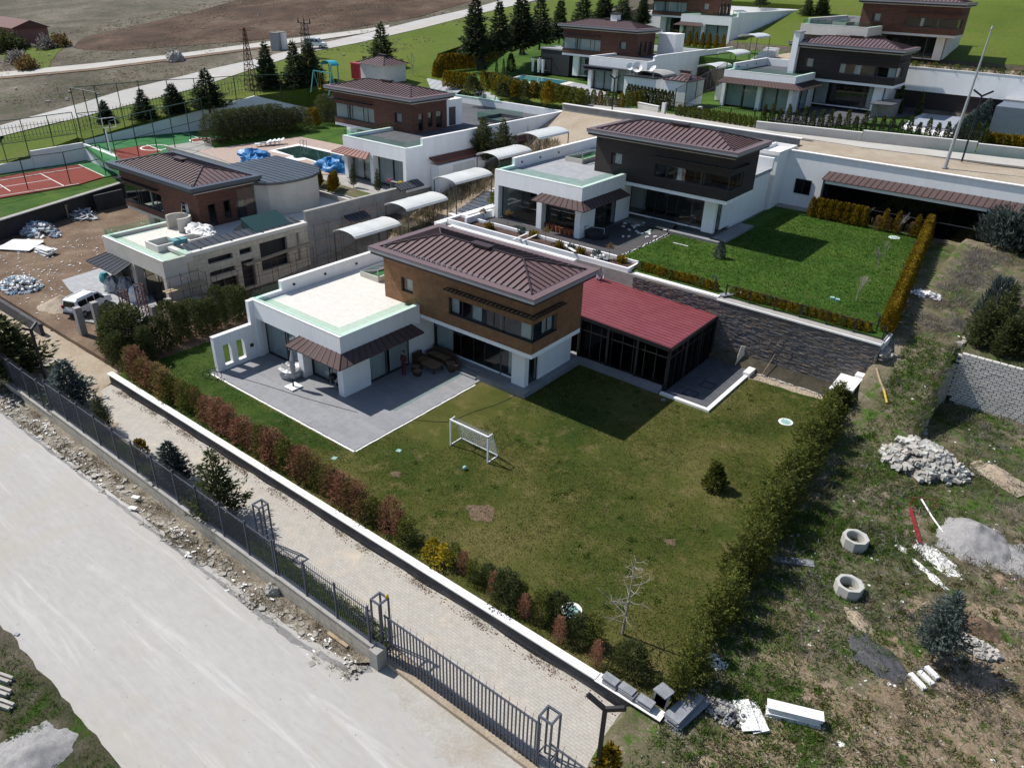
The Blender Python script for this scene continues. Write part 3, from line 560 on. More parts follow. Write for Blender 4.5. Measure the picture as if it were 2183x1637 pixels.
def canopy(par,m,pts_in,pts_out,mat='canopym',rib='roofrib',sp=.52,name='canopy',th=.06):
    "sloped metal canopy strip from wall line to outer line; lists of matching 3-D points"
    q=MB(m)
    for i in range(len(pts_in)-1):
        a,b,c,d=pts_in[i],pts_in[i+1],pts_out[i+1],pts_out[i]
        T_=[a,b,c,d]; Bt=[(x,y,z-th) for x,y,z in T_]
        q.add(T_+Bt,[(0,1,2,3),(7,6,5,4),(3,2,6,7),(0,3,7,4),(1,5,6,2),(0,4,5,1)])
    co=q.build(name,M[mat],par)
    for i in range(len(pts_in)-1):
        a,b,c,d=[Vector(p) for p in (pts_in[i],pts_in[i+1],pts_out[i+1],pts_out[i])]
        L1=max((b-a).length,(c-d).length); n=max(1,int(L1/sp))
        for k in range(n+1):
            o=d.lerp(c,k/n); w=a.lerp(b,k/n); r=MB(m); r.bar(w+Vector((0,0,.02)),o+Vector((0,0,.02)),.028,.04); r.build('seam',M[rib],co)
    return co
def louvre(par,m,rects,z,name='sunshade',sp=.3,mat='black'):
    q=MB(m)
    for (x0,y0,x1,y1,ax) in rects: q.ring(x0,y0,x1,y1,.05,z,z+.06)
    o=q.build(name,M[mat],par)
    for (x0,y0,x1,y1,ax) in rects:
        L_=(x1-x0) if ax=='x' else (y1-y0); n=int(L_/sp)
        for i in range(1,n):
            s=MB(m)
            if ax=='x': x=x0+L_*i/n; s.box(x-.07,y0+.05,z+.01,x+.07,y1-.05,z+.05)
            else: y=y0+L_*i/n; s.box(x0+.05,y-.07,z+.01,x1-.05,y+.07,z+.05)
            s.build('slat',M[mat],o)
def villa(label,X,Y,Z,m=1,brick='brick_brown',wall='white',terr='tile_cream',fascia='fascia',rim='roof',yb=22.5,group=None,front=True,side_windows=False,corner=True,
          can='canopym',rail=True,skylight=True,winglass='glass_dark',curt=True,parend=None,annex_clad=None,detail=True,canopies=True,parz=4.58,wing=None,blk=True,bx=2.9,wy=None,wz=(4.2,5.26)):
    t=thing('villa',label,'villa',(X,Y,Z),group)
    W=M[wall]
    # annex
    q=MB(m)
    parend=parend or yb
    q.box(-13.35,3.70,0,-13.05,wy or yb,3.45); q.box(-13.35,5.64,3.45,-13.05,parend,parz); q.box(-13.35,3.70,3.45,-13.05,5.64,4.0)
    q.box(-13.35,3.38,2.78,-4.72,3.70,4.0); q.box(-13.35,3.38,0,-12.95,3.70,2.78)
    q.box(-5.02,3.70,2.78,-4.72,9.88,4.0)
    q.box(-5.02,3.70,2.45,-4.72,3.8,2.78)
    q.box(-5.22,3.38,0,-4.72,3.70,2.78); q.box(-5.02,3.70,0,-4.72,5.5,2.78)
    q.box(-8.95,3.38,0,-8.45,4.0,2.78)
    q.box(-5.32,9.0,0,-5.02,11.55,3.11)
    q.build('wall',W,t)
    q=MB(m); q.box(-13.05,yb-.3,3.45,bx,yb,parz); q.build('rear_parapet',W,t)
    q=MB(m); q.box(-13.05,3.70,3.45,-5.02,yb-.3,3.74); q.box(-5.02,14.95,3.45,bx,yb-.3,3.74); q.build('roof_terrace',M[terr],t)
    if blk:
        q=MB(m); q.box(-5.0,14.5,0,2.6,16,3.1); q.box(-13.0,14.5,0,bx-.05,yb-.35,3.44); q.build('rear_wall',W,t)
    q=MB(m); q.box(-13.34,3.37,4.0,-4.71,3.72,4.03); q.box(-5.03,3.72,4.0,-4.71,9.87,4.03); q.box(-13.36,5.64,parz,-13.04,parend,parz+.03); q.build('coping',M['coping'],t)
    # annex interior floor, glazing
    q=MB(m); q.box(-13.05,4.1,0.01,-5.05,12,.06); q.build('floor',M['roomfloor'],t)
    C1=((0,.5),(.55,1)) if curt else ()
    window(t,m,'x',4.05,-13.0,-8.95,.06,2.75,(.5,),-1,curtains=C1,name='glazed_door',glassm=winglass,deep=4)
    window(t,m,'x',4.05,-8.45,-5.25,.06,2.75,(.5,),-1,curtains=C1,name='glazed_door',glassm=winglass,deep=4)
    window(t,m,'y',-4.95,5.5,9.0,.06,2.75,(.42,),1,curtains=C1,name='glazed_door',glassm=winglass,deep=4)
    # main body
    q=MB(m)
    q.box(-4.72,9.93,3.11,4.17,14.94,3.4)
    q.box(-7.84,9.95,3.11,-4.72,14.94,3.4) if m<0 else None
    q.box(1.95,10.98,.36,2.95,11.4,3.11); q.box(2.62,12.4,.36,2.92,16,3.11); q.box(-5.0,11.4,.36,1.95,11.5,.5)
    q.build('ground_floor_wall',W,t)
    window(t,m,'x',11.42,-4.95,1.95,.5,3.05,(.34,.5,.63,.82),-1,curtains=((.02,.22),(.9,1)) if curt else (),name='glazed_door',glassm=winglass,deep=3)
    window(t,m,'y',2.8,11.4,12.4,.36,3.05,(),1,name='window',glassm=winglass,deep=2)
    q=MB(m); q.box(-5,14.3,.3,2.62,14.4,3.1); q.build('room_back',M['room'],t)
    # upper brick box
    q=MB(m)
    Hs=[(-6.31,-5.28,4.55,5.5),(-2.2,4.17,*wz)]
    if not corner: Hs[1]=(-2.2,3.2,4.2,5.26)
    holes(q,'x',9.88,10.18,-7.84,4.17,3.4,6.6,Hs)
    holes(q,'y',3.87,4.17,10.18,14.64,3.4,6.6,[(10.18,12.35,*wz)] if corner else [])
    q.box(-7.84,14.64,3.4,4.17,14.94,6.6)
    SH=[(10.7,11.4,3.85,5.55),(12.1,12.75,4.1,5.6),(13.3,14.2,3.85,5.55)] if side_windows else []
    holes(q,'y',-7.84,-7.54,10.18,14.64,3.4,6.6,SH)
    q.build('brick_wall',M[brick],t)
    if corner:
        window(t,m,'x',10.0,-2.2,4.1,*wz,(.16,.27,.55,.67),-1,curtains=((.01,.99),) if (curt and m<0) else ((.01,.1),(.27,.38),(.86,.99)) if curt else ((.3,.36),),name='window',glassm=winglass,deep=2.2)
        window(t,m,'y',4.05,10.0,12.35,*wz,(.6,),1,curtains=((.5,.95),) if curt else (),name='window',glassm=winglass,deep=2.2)
    else: window(t,m,'x',10.0,-2.2,3.2,4.2,5.26,(.2,.4,.6,.8),-1,name='window',glassm=winglass,deep=2.2)
    window(t,m,'x',10.05,-6.31,-5.28,4.55,5.5,(),-1,curtains=((.25,1),),name='window',glassm=winglass,deep=.8)
    for h in SH: window(t,m,'y',-7.72,h[0],h[1],h[2],h[3],(),-1,name='side_window',glassm=winglass,deep=.8)
    q=MB(m); q.box(-2.2,9.86,wz[0]-.06,4.2,10.1,wz[0]); q.box(4.0,10.1,wz[0]-.06,4.2,12.35,wz[0]); q.build('window_sill',M['frame'],t)
    # eaves
    x0,x1,y0,y1=-8.43,4.76,9.12,15.7
    q=MB(m); q.box(x0+.35,y0+.45,6.6,x1-.35,y1-.45,6.72); q.build('soffit',M['cream'],t)
    q=MB(m); q.box(x0+.12,y0+.12,6.72,x1-.12,y1-.12,6.9); q.build('eave_soffit_band',M['black'],t)  # black soffit slab, inset below the fascia
    q=MB(m); q.box(x0+.02,y0+.02,6.9,x1-.02,y1-.02,7.14); q.build('fascia',M[fascia],t)
    q=MB(m); q.ring(x0,y0,x1,y1,.5,7.14,7.2); q.build('roof_rim',M[rim],t)
    q=MB(m); q.ring(x0+.5,y0+.5,x1-.5,y1-.5,.10,7.142,7.17); q.build('gutter',M['black'],t)
    hiproof(t,m,x0+.6,x1-.6,y0+.6,y1-.6,7.17,.72)
    if detail:
        for i in range(27):
            q=MB(m); x=x0+.85+i*.43; q.box(x,y0+.6,7.2,x+.07,y0+.7,7.27); q.build('snow_clip',M['galv'],t)
    louvre(t,m,[(-2.2,9.36,4.62,9.84,'x'),(4.21,9.84,4.62,12.6,'y')],5.85)
    if canopies:
        canopy(t,m,[(-8.45,3.38,2.95),(-4.72,3.38,2.95),(-4.72,9.05,2.95)],[(-8.9,2.5,2.5),(-3.9,2.5,2.5),(-3.9,9.4,2.5)],mat=can)
    if rail:
        sheetrail(t,m,[(-13.2,5.6,4.03),(-13.2,3.55,4.03),(-4.87,3.55,4.03),(-4.87,9.85,4.03)],n=(1,5,4))
    if skylight:
        q=MB(m); q.ring(-11.76,11.2,-9.94,15.2,.12,3.74,4.12); sk=q.build('skylight_curb',M['beige'],t)
        q=MB(m)
        for k in range(6): y=11.3+k*.75; q.bar((-11.6,y,4.14),(-9.98,y,4.62),.06)
        q.bar((-11.7,11.25,4.14),(-11.7,15.15,4.14),.07); q.bar((-9.98,11.25,4.62),(-9.98,15.15,4.62),.07); q.bar((-9.98,11.25,4.14),(-9.98,11.25,4.62),.07)
        q.build('skylight_frame',M['galv'],sk)
        q=MB(m); q.quad((-11.66,11.3,4.16),(-9.98,11.3,4.64),(-9.98,15.1,4.64),(-11.66,15.1,4.16)); q.quad((-11.66,11.27,4.13),(-10,11.27,4.13),(-10,11.27,4.6)); q.build('skylight_pane',M['glass_green'],sk)
        q=MB(m); q.box(-11.6,11.35,3.75,-10,15.1,3.78); q.build('skylight_floor',M['court_green'],sk)
    for yy in (6.6,9.2,12.0):
        q=MB(m); q.tube((-13.06,yy,4.15),(-12.98,yy,4.15),.09,8); q.build('wall_light',M['black'],t)
    q=MB(m); q.tube((-13.06,yy,4.15),(-12.98,yy,4.15),.09,8)
    if wing:
        q=MB(m); q.box(-13.35,3.05,0,-13.05,3.38,4.0)
        # stepped garden wall with two arched openings
        Hh=[]
        def arch(y0,y1,z0,z1):
            return (y0,y1,z0,z1)
        o=[arch(.86,1.42,.35,1.72),arch(1.82,2.38,.35,1.72)]
        holes(q,'y',-13.35,-13.05,.30,3.05,0,2.41,o)
        wq=q.build('garden_wall',W,t)
        q=MB(m); q.box(-13.045,2.75,.95,-12.98,2.97,1.15); q.build('switch_box',M['black'],wq)
        q=MB(m); q.box(-13.37,.28,2.41,-13.03,3.05,2.44); q.build('coping',M['coping'],wq)
    return t
M['bag']=PM('grey_bag',(.42,.44,.47),.7); M['tarpw']=PM('pale_blue_bag',(.2,.4,.55),.6)
G1='villas of one design on the slope'
A_=villa('white villa with light brown clad upper floor and maroon hip roof beside the patchy lawn',0,0,0,wing=True,yb=22.5,group=G1,side_windows=False,bx=-1.3)
B_=villa('white villa with charcoal clad upper floor behind the bright green lawn',.54,23.73,4.33,brick='brick_dark',terr='tile_mid',yb=22.4,curt=False,group=G1)
C_=villa('unfinished villa with stone clad side, scaffolding and dark slate eaves',-37.13,.05,-.115,m=-1,brick='brick_red',wall='beige',terr='tile_cream',fascia='fascia_dk',rim='fascia_dk',wz=(3.95,5.45),group=G1,side_windows=True,bx=7.84,can='canopyb',canopies=False,skylight=False,curt=False,yb=23.2,parend=5.7,parz=4.15,wy=5.2)
D_=villa('white villa with brown upper floor beside the dark pool with blue tarpaulins',-37.44,24.59,4.156,m=-1,brick='brick_red',terr='slate',yb=29.0,wz=(3.95,5.45),group=G1,side_windows=True,bx=7.84,can='rust',skylight=False)
E_=villa('dark brown clad villa behind the turquoise pool and cypress hedge',-36.29,65.93,9.057,m=-1,brick='brick_red',terr='slate',yb=20,wz=(3.95,5.45),group=G1,side_windows=True,bx=7.84,can='canopyb',curt=True,skylight=False,detail=False,rail=False)
F_=villa('topmost brick villa cut by the picture edge above the staircase canopies',-39.41,96.88,13.24,m=-1,brick='brick_red',yb=33,wz=(3.95,5.45),group=G1,side_windows=True,bx=7.84,detail=False)
G_=villa('charcoal clad villa with wide maroon wraparound canopy beside the covered pool',.51,66.58,9.03,brick='brick_dark',wall='white',terr='slate',yb=16,group=G1,detail=False,canopies=False,skylight=False,curt=True)
H_=villa('red brown brick villa at the top right edge of the estate',1.86,85.87,13.53,brick='brick_red',wall='cream',terr='slate',yb=22,group=G1,detail=False,curt=False)
# --- villa A extras
q=MB()
for k in range(3): q.box(-2.75+.0*k,10.15+k*.38,0.055,-.31,11.4,.13+.12*k) if k else q.box(-2.75,10.15,0.056,-.31,11.4,.16)
tag(q.build('entrance_steps',M['tile_grey']),'grey stone steps leading from the patio to the glazed door','steps')
q=MB(); q.box(2.0,14.94,0,2.9,16.4,3.1); q.box(2.3,14.94,3.4,4.1,15.0,6.6)
# --- stair block behind D box, C round room, D terrace
q=MB(); q.box(-32.4,39.6,7.9,-30.0,42.4,10.55); b=q.build('stair_block',M['white']); b.parent=D_; b.matrix_parent_inverse=Matrix.Translation((37.44,-24.59,-4.156))
def under(o,par):
    o.parent=par; o.matrix_parent_inverse=Matrix.Translation(-par.location); return o
q=MB(); q.box(-30.0,40.3,7.95,-29.95,41.3,9.8); under(q.build('stair_door',M['frame']),D_)
q=MB(); q.box(-24.5,53.45,7.9,-24.1,53.65,8.8)
# C: round room on the roof terrace
zc=3.63
pts=[(-26,13.45),(-25.66,17.93)]
cx0,cx1,cy0=-30.2,-24.9,15.2
poly=[(-35.8,15.6),(-29.2,15.6)]+[(-29.6+0+2.6*math.sin(a),19.9-2.9*math.cos(a)+0) for a in [i*math.pi/12 for i in range(1,12)]]
RM=[(-35.8,15.2),(-29.3,15.2),(-28.3,15.9),(-27.75,17.0),(-27.6,18.4),(-27.75,19.9),(-28.4,21.2),(-29.4,22.0),(-30.6,22.4),(-35.8,22.4)]
q=MB(); q.prism(RM,3.63,6.3); under(q.build('round_room_wall',M['beige']),C_)
q=MB(); cxm=sum(p[0] for p in RM)/len(RM);cym=sum(p[1] for p in RM)/len(RM)
RO=[(cxm+(x-cxm)*1.07,cym+(y-cym)*1.07) for x,y in RM]; q.prism(RO,6.3,6.52); rr=under(q.build('round_roof',M['roofblue']),C_)
for k in range(13):
    y=15.3+k*.58
    xr=-27.4+.0
    import bisect
    hits=[]
    n=len(RO)
    for i in range(n):
        a,b=RO[i],RO[(i+1)%n]
        if (a[1]>y)!=(b[1]>y): hits.append(a[0]+(b[0]-a[0])*(y-a[1])/(b[1]-a[1]))
    if len(hits)>1:
        s=MB(); s.bar((min(hits),y,6.55),(max(hits),y,6.55),.025,.03); s=s.build('seam',M['black']); s.parent=rr
q=MB(); q.box(-29.3,12.6,3.63,-26.9,15.2,5.9); 
# glazed link between the box and round room
q=MB(); q.box(-29.3,13.5,3.63,-29.25,15.2,6.2); under(q.build('link_glazing',M['glass_dark']),C_)
# sloping roof light on C terrace
q=MB(); q.prism([(-26.3,11.8),(-24.6,11.8),(-24.6,15.0),(-26.3,15.0)],3.6,3.95); under(q.build('roof_light_curb',M['frame']),C_)
q=MB(); q.quad((-24.55,11.7,4.0),(-24.55,15.1,4.0),(-26.4,15.1,4.75),(-26.4,11.7,4.75)); q.quad((-24.6,11.72,3.96),(-26.4,11.72,3.96),(-26.4,11.72,4.7)); under(q.build('roof_light_pane',PM('green_glass_sheet',(.03,.07,.065),.1)),C_)
# clad screen wall of villa C with slot openings (plane x = -23.8)
q=MB()
q=MB()
W1=[(6.9,9.0,2.75,3.2),(9.6,10.7,2.8,3.25),(6.9,9.05,1.75,2.15),(6.9,9.1,0.05,1.35),(9.6,10.75,0.05,2.3),(11.4,14.0,1.0,3.3),(14.6,15.2,1.0,3.35)]
holes(q,'y',-24.1,-23.8,5.3,16.1,-.1,3.75,W1); q.box(-26.2,5.3,-.1,-24.1,5.6,3.75); under(q.build('stone_clad_wall',M['clad']),C_)
q=MB(); q.box(-26.25,5.25,3.75,-23.75,5.65,4.0); q.box(-24.15,5.65,3.75,-23.75,16.15,4.0); under(q.build('coping',M['cream']),C_)
q=MB(); q.box(-24.5,6.9,0,-24.4,15.3,3.3); under(q.build('opening_shade_sheet',M['darkwall']),C_)  # dark sheet stands in for the shade inside the slot openings
q=MB(); q.quad((-24.2,5.8,3.93),(-24.2,16.0,3.93),(-25.5,16.0,4.12),(-25.5,5.8,4.12)); sp_=under(q.build('blue_metal_strip',M['roofblue']),C_)
for k in range(17):
    y=6.1+k*.6; s=MB(); s.bar((-24.2,y,3.96),(-25.5,y,4.15),.04,.05); s=s.build('seam',M['black']); s.parent=sp_
# C roof terrace objects: planters, drum, steps
q=MB()
for x0,y0,x1,y1 in ((-28.2,4.6,-26.4,6.4),(-27.4,6.9,-25.9,9.0)): q.ring(x0,y0,x1,y1,.14,3.63,4.15)
under(q.build('raised_planter',M['cream']),C_)
q=MB()
n=22
for i in range(n):
    t0=-.6+4.4*i/n;t1=-.6+4.4*(i+1)/n; c=Vector((-30.45,8.7))
    P=[(c.x+r*math.cos(t),c.y+r*math.sin(t)) for r,t in ((.85,t0),(1.0,t0),(1.0,t1),(.85,t1))]; q.prism(P,3.63,4.75)
under(q.build('curved_parapet',M['beige']),C_)
# front canopy of villa C (single)
canopy(C_,-1,[(-4.9,3.38,2.75),(-8.6,3.38,2.75)],[(-4.4,1.9,2.3),(-8.9,1.9,2.3)],mat='canopyb',rib='black')
# D roof terrace: glass stair hood, solar panels, slabs
q=MB(); q.ring(-30.2,45.2,-26.8,49.2,.15,7.9,8.25); under(q.build('stair_opening_curb',M['slate']),D_)
sheetrail(D_,-1,[(-10.6,20.6,4.05),(-7.2,20.6,4.05),(-7.2,24.5,4.05),(-10.6,24.5,4.05)],n=(2,2,2),h=.6)
sheetrail(D_,-1,[(-4.2,28.7,4.4),(10.0,28.7,4.4)],n=(8,),h=.5)
# G wraparound canopy
canopy(G_,1,[(-13.2,3.38,3.25),(-4.72,3.38,3.25),(-4.72,9.6,3.25)],[(-13.6,2.2,2.75),(-3.5,2.2,2.75),(-3.5,10.0,2.75)],sp=.42)
q=MB(); q.box(-7.9,9.1,0,-7.2,10.6,8.2); G_ch=q.build('chimney',M['white'],G_)
q=MB(); q.box(-8.0,9.0,8.2,-7.1,10.7,8.3); q.build('chimney_cap',M['fascia'],G_)
q=MB(-1); q.box(-3.2,12.0,7.3,-2.2,13.0,8.6); q.build('chimney',M['white'],E_)
q=MB(-1); q.box(-3.25,11.9,8.6,-2.15,13.1,8.8); q.build('chimney_cap',M['frame'],E_)
# E front canopy: broad pale slab roof
q=MB(-1); q.box(-13.6,2.5,2.8,-4.2,3.36,2.95); q.build('front_canopy',M['roofblue'],E_)
q=MB(-1); q.box(4.3,12,0,9.5,19,3.4); q.build('side_pavilion',M['frame'],E_)
q=MB(-1); q.box(4.2,11.9,3.4,9.6,19.1,3.6); q.build('side_pavilion_roof',M['tile_mid'],E_)
q=MB(-1); q.box(-10.5,15.8,3.74,-7.9,18.5,6.5); q.build('stair_block',M['white'],E_)
# --- glass pavilion attached to villa A
pv=thing('glass_pavilion','dark glazed pavilion with red sheet metal roof built against the stone wall','pavilion',(0,0,0))
def rz(x,y): return 3.04+.0*(y-16.87)+ .035*(9.5-x)
x0,x1,y0,y1=2.95,9.5,16.87,23.35
q=MB(); q.add([(x0,y0,rz(x0,y0)),(x1,y0,rz(x1,y0)),(x1,y1,rz(x1,y1)),(x0,y1,rz(x0,y1)),(x0,y0,rz(x0,y0)-.06),(x1,y0,rz(x1,y0)-.06),(x1,y1,rz(x1,y1)-.06),(x0,y1,rz(x0,y1)-.06)],[(0,1,2,3),(7,6,5,4),(0,4,5,1),(1,5,6,2),(2,6,7,3),(3,7,4,0)])
q2=MB(); q2.add([(-1.2,y0,rz(-1.2,0)),(x0,y0,rz(x0,0)),(x0,y1,rz(x0,0)),(-1.2,y1,rz(-1.2,0))],[(0,1,2,3)])
rf=q.build('roof',M['roofred'],pv); q2.build('roof_return',M['roofred'],pv)
for k in range(17):
    y=y0+.25+k*.39; s=MB(); xs=-1.15; s.bar((xs+.02,y,rz(xs,y)+.012),(x1-.03,y,rz(x1,y)+.012),  .025,.03); s.build('seam',PM('pale_red_seam',(.44,.24,.25),.5) if k==0 else bpy.data.materials['pale_red_seam'],rf)
q=MB()
for (a,b) in (((x0,y0),(x1,y0)),((x1,y0),(x1,y1))):
    q.bar((a[0],a[1],rz(*a)-.14),(b[0],b[1],rz(*b)-.14),.12,.24)
q.build('roof_beam',M['black'],pv)
for x,y in [(x0+.06,y0),(x0+2.2,y0),(x0+4.35,y0),(x1-.06,y0+.06),(x1,y0+2.2),(x1,y0+4.3),(x1,y1-.1)]:
    q=MB(); q.box(x-.08,y-.08,0,x+.08,y+.08,rz(x,y)-.2); q.build('post',M['black'],pv)
for k in range(8):
    a=x0+.1+k*(x1-x0-.2)/8;b=a+(x1-x0-.2)/8
    q=MB(); q.box(a+.03,y0-.01,.1,b-.03,y0+.01,2.3); q.build('pane',M['glass_smoke'],pv)
    q=MB(); q.box(a+.03,y0-.01,2.36,b-.03,y0+.01,2.84); q.build('pane',M['glass_smoke'],pv)
    a=y0+.1+k*(y1-y0-.2)/8;b=a+(y1-y0-.2)/8
    q=MB(); q.box(x1-.01,a+.03,.1,x1+.01,b-.03,2.3); q.build('pane',M['glass_smoke'],pv)
    q=MB(); q.box(x1-.01,a+.03,2.36,x1+.01,b-.03,2.78); q.build('pane',M['glass_smoke'],pv)
q=MB(); q.box(x0,y0-.04,2.3,x1,y0+.04,2.36); q.box(x1-.04,y0,2.3,x1+.04,y1,2.36); q.box(x0,y0-.05,0,x1,y0+.05,.1); q.box(x1-.05,y0,0,x1+.05,y1,.1)
for k in range(9):
    a=x0+.1+k*(x1-x0-.2)/8; q.box(a-.03,y0-.03,.1,a+.03,y0+.03,2.9); a=y0+.1+k*(y1-y0-.2)/8; q.box(x1-.03,a-.03,.1,x1+.03,a+.03,2.85)
q.build('mullions',M['black'],pv)
q=MB(); q.box(x0,y0,.0,x1,y1,.08); q.build('floor',M['slate'],pv)
q=MB(); q.box(x0-.1,y0+.0,0,x0,y1,3.2); q.build('inner_wall',M['room'],pv)
q=MB(); q.ring(x0+1.2,y0+1.2,x1-1.0,y1-1.6,.4,.3,.5); q.box(x0+1.4,y0+1.4,.08,x0+1.6,y1-1.8,.3); q.box(x1-1.3,y0+1.4,.08,x1-1.1,y1-1.8,.3); q.build('bench',M['wicker'],pv)


# ================================================================ site walls, fences, objects
def wallthing(name,label,cat,mb,mat,cap=None,capmat='coping',group=None):
    t=thing(name,label,cat,(0,0,0),group); mb.build('wall',M[mat],t)
    if cap: cap.build('coping',M[capmat],t)
    return t
# long low garden wall with white coping beside the street
q=MB(); q.box(-17.9,-4.25,-.75,20.65,-4.0,.05); k=MB(); n=26
t=wallthing('garden_wall','long low charcoal garden wall with white coping between street and lawn','wall',q,'base_dk')
for i in range(n):
    a=-17.95+i*1.39; b=min(a+1.385,18.0)
    k=MB(); k.box(a,-4.33,.05,b,-3.97,.11+R_.uniform(0,.006)); k.build('coping_slab',M['coping'],t)
k=MB(); k.box(18.0,-4.36,.05,20.7,-3.9,.08); k.build('coping_bed',M['coping'],t)
# fence wall: three steps
def fence(name,label,x0,x1,y,zb,zt,wl,sp=.118,group=None,first=True):
    t=thing(name,label,'fence',(0,0,0),group)
    q=MB(); q.box(x0,y-.12,wl[0],x1,y+.12,wl[1]); q.build('wall',M['board'],t)
    n=max(1,round((x1-x0)/.95))
    for i in range(n):
        a=x0+(x1-x0)*i/n; b=x0+(x1-x0)*(i+1)/n; q=MB(); q.box(a+.004,y-.15,wl[1],b-.004,y+.15,wl[1]+.05); q.build('coping_slab',M['concrete'],t)
    m=math.floor((x1-x0)/1.89)+1
    for i in range(m):
        x=x0+.1+i*1.89
        if x<x1: q=MB(); q.box(x-.035,y-.035,wl[1],x+.035,y+.035,zt+.14); q.build('post',M['fence'],t)
    for z in (zb+.08,zt-.03):
        q=MB(); q.bar((x0,y,z),(x1,y,z),.03,.04); q.build('rail',M['fence'],t)
    pm=MB(); pm.box(-.0095,-.0095,0,.0095,.0095,zt-zb-.08); pm.bar((0,0,zt-zb-.08),(0,.06,zt-zb+.04),.014); pm.bar((0,.06,zt-zb+.04),(.012,.05,zt-zb+.16),.012)
    me=pm.mesh('picket',M['fence']); i=0; x=x0+.15
    while x<x1: ob('picket',me,t,(x,y,zb+.05)); x+=sp; i+=1
    return t
GF='picket fence sections along the street'
fence('picket_fence','grey picket fence section on its board marked wall at the left picture edge',-44,-16.35,-8.35,-.36,1.42,(-.95,-.42),.15,GF)
fence('picket_fence','longest grey picket fence section in front of the blue cypresses',-16.35,4.6,-8.35,.02,1.75,(-.95,-.06),.1,GF)
fence('picket_fence','grey picket fence section beside the left gate pillar with lawn strip behind',4.6,10.6,-8.35,.06,1.80,(-.95,-.0),.115,GF)
# lower step look: gate
def gate(name,label,x0,x1,y,z0,z1,sp,grp):
    t=thing(name,label,'gate',(0,0,0),grp)
    for z in (z0+.05,z1-.03): q=MB(); q.bar((x0,y,z),(x1,y,z),.05,.06); q.build('rail',M['fence'],t)
    q=MB(); q.bar((x0,y,z0+.55),(x1,y,z0+.55),.02,.03); q.build('rail',M['fence'],t)
    pm=MB(); pm.box(-.022,-.022,0,.022,.022,z1-z0-.05); me=pm.mesh('picket',M['fence'])
    sm=MB(); sm.bar((0,0,0),(0,.05,.12),.013); sm.bar((0,.05,.12),(.02,.03,.26),.011); ms=sm.mesh('spike',M['rusty'])
    x=x0+.06;i=0
    while x<x1:
        ob('picket',me,t,(x,y,z0+.06))
        if i%2==0: ob('spike',ms,t,(x,y,z1))
        x+=sp;i+=1
    return t
gate('sliding_gate','wide grey sliding picket gate with hooked spikes across the street entrance',10.8,18.15,-7.95,-.86,1.45,.165,'gate leaves at the street entrance')
gate('sliding_gate','narrow gate leaf right of the right gate pillar cut by the bottom edge',18.5,24.5,-7.95,-1.3,.85,.24,'gate leaves at the street entrance')
def pillar(label,x,y,z0,z1,w=.46):
    t=thing('gate_pillar',label,'pillar',(x,y,z0),'open steel gate pillars')
    h=z1-z0
    for a in (-w/2,w/2):
        for b in (-w/2,w/2): q=MB(); q.box(a-.03,b-.03,0,a+.03,b+.03,h); q.build('leg',M['fence'],t)
    q=MB(); q.ring(-w/2-.03,-w/2-.03,w/2+.03,w/2+.03,.07,h,h+.06); q.build('top_frame',M['fence'],t)
    q=MB(); q.ring(-w/2,-w/2,w/2,w/2,.04,.7,.74); q.build('brace',M['fence'],t)
    for z in (.9,1.5): q=MB(); q.tube((-w/2,-w/2,z),(-w/2+.16,-w/2,z+.05),.015,5); q.build('hinge',M['black'],t)
    return t
pillar('open steel gate pillar standing behind the fence beside the tall green cypress',2.1,-7.15,-.6,1.75)
p_=pillar('open steel gate pillar where the picket fence meets the wide gate',10.45,-7.8,-.8,1.9)
q=MB(); q.lathe([(.06,0),(.07,.12),(.03,.16)],8,(.2,.2,2.75)); q.build('warning_light',M['yellow'],p_)
pillar('open steel gate pillar at the right end of the wide gate',18.3,-7.7,-.85,1.75,.5)
q=MB(); q.box(10.55,-8.6,-.95,11.0,-8.1,.0); tag(q.build('wall_end_block',M['concrete']),'pale concrete block ending the fence wall next to the gate','block')
# street lamps
def ylamp(label,x,y,z,h,rz=0.,arm=1.,grp='y shaped street lamps'):
    t=thing('street_lamp',label,'street lamp',(x,y,z),grp,rz)
    q=MB(); q.bar((0,0,0),(0,0,h),.13,.13); q.build('post',M['black'],t)
    for s in (-1,1):
        q=MB(); q.bar((0,0,h-.02),(s*arm*.62,0,h+arm*.36),.11,.14); a=q.build('arm',M['black'],t)
        q=MB(); q.bar((s*arm*.3,0,h+arm*.36*.48-.085),(s*arm*.58,0,h+arm*.36*.93-.085),.07,.02); q.build('lamp_glass',M['galv'],a)
    return t
ylamp('dark y shaped street lamp in front of the paved street at the bottom edge',20.15,-7.6,-.6,4.1,.25,.95)
ylamp('dark y shaped street lamp beside the dark conifer at the left edge',*(-20.93,-6.75,-0.6),3.6,1.9,.8)
ylamp('y shaped street lamp on the lane before the poolside hedge',*(-17.95,53.47,9.2),3.6,.4,.9)
ylamp('y shaped lamp on the lane beside the tall galvanised mast',*(16.48,55.49,9.2),5.4,.3,1.2)
mp_=thing('lighting_mast','tall leaning galvanised mast on the dirt strip in front of the covered pool','mast',(15.9,51.8,9.15)); q=MB(); q.tube((0,0,0),(.25,.6,10.6),.15,12,.05); q.build('pole',M['galv'],mp_)
q=MB(); q.tube((.25,.6,10.6),(.25,.6,10.85),.1,8,.02); q.build('tip',M['galv'],mp_)
q=MB(); q.lathe([(.28,0),(.28,.06)],10); q.build('base_flange',M['galv'],mp_)
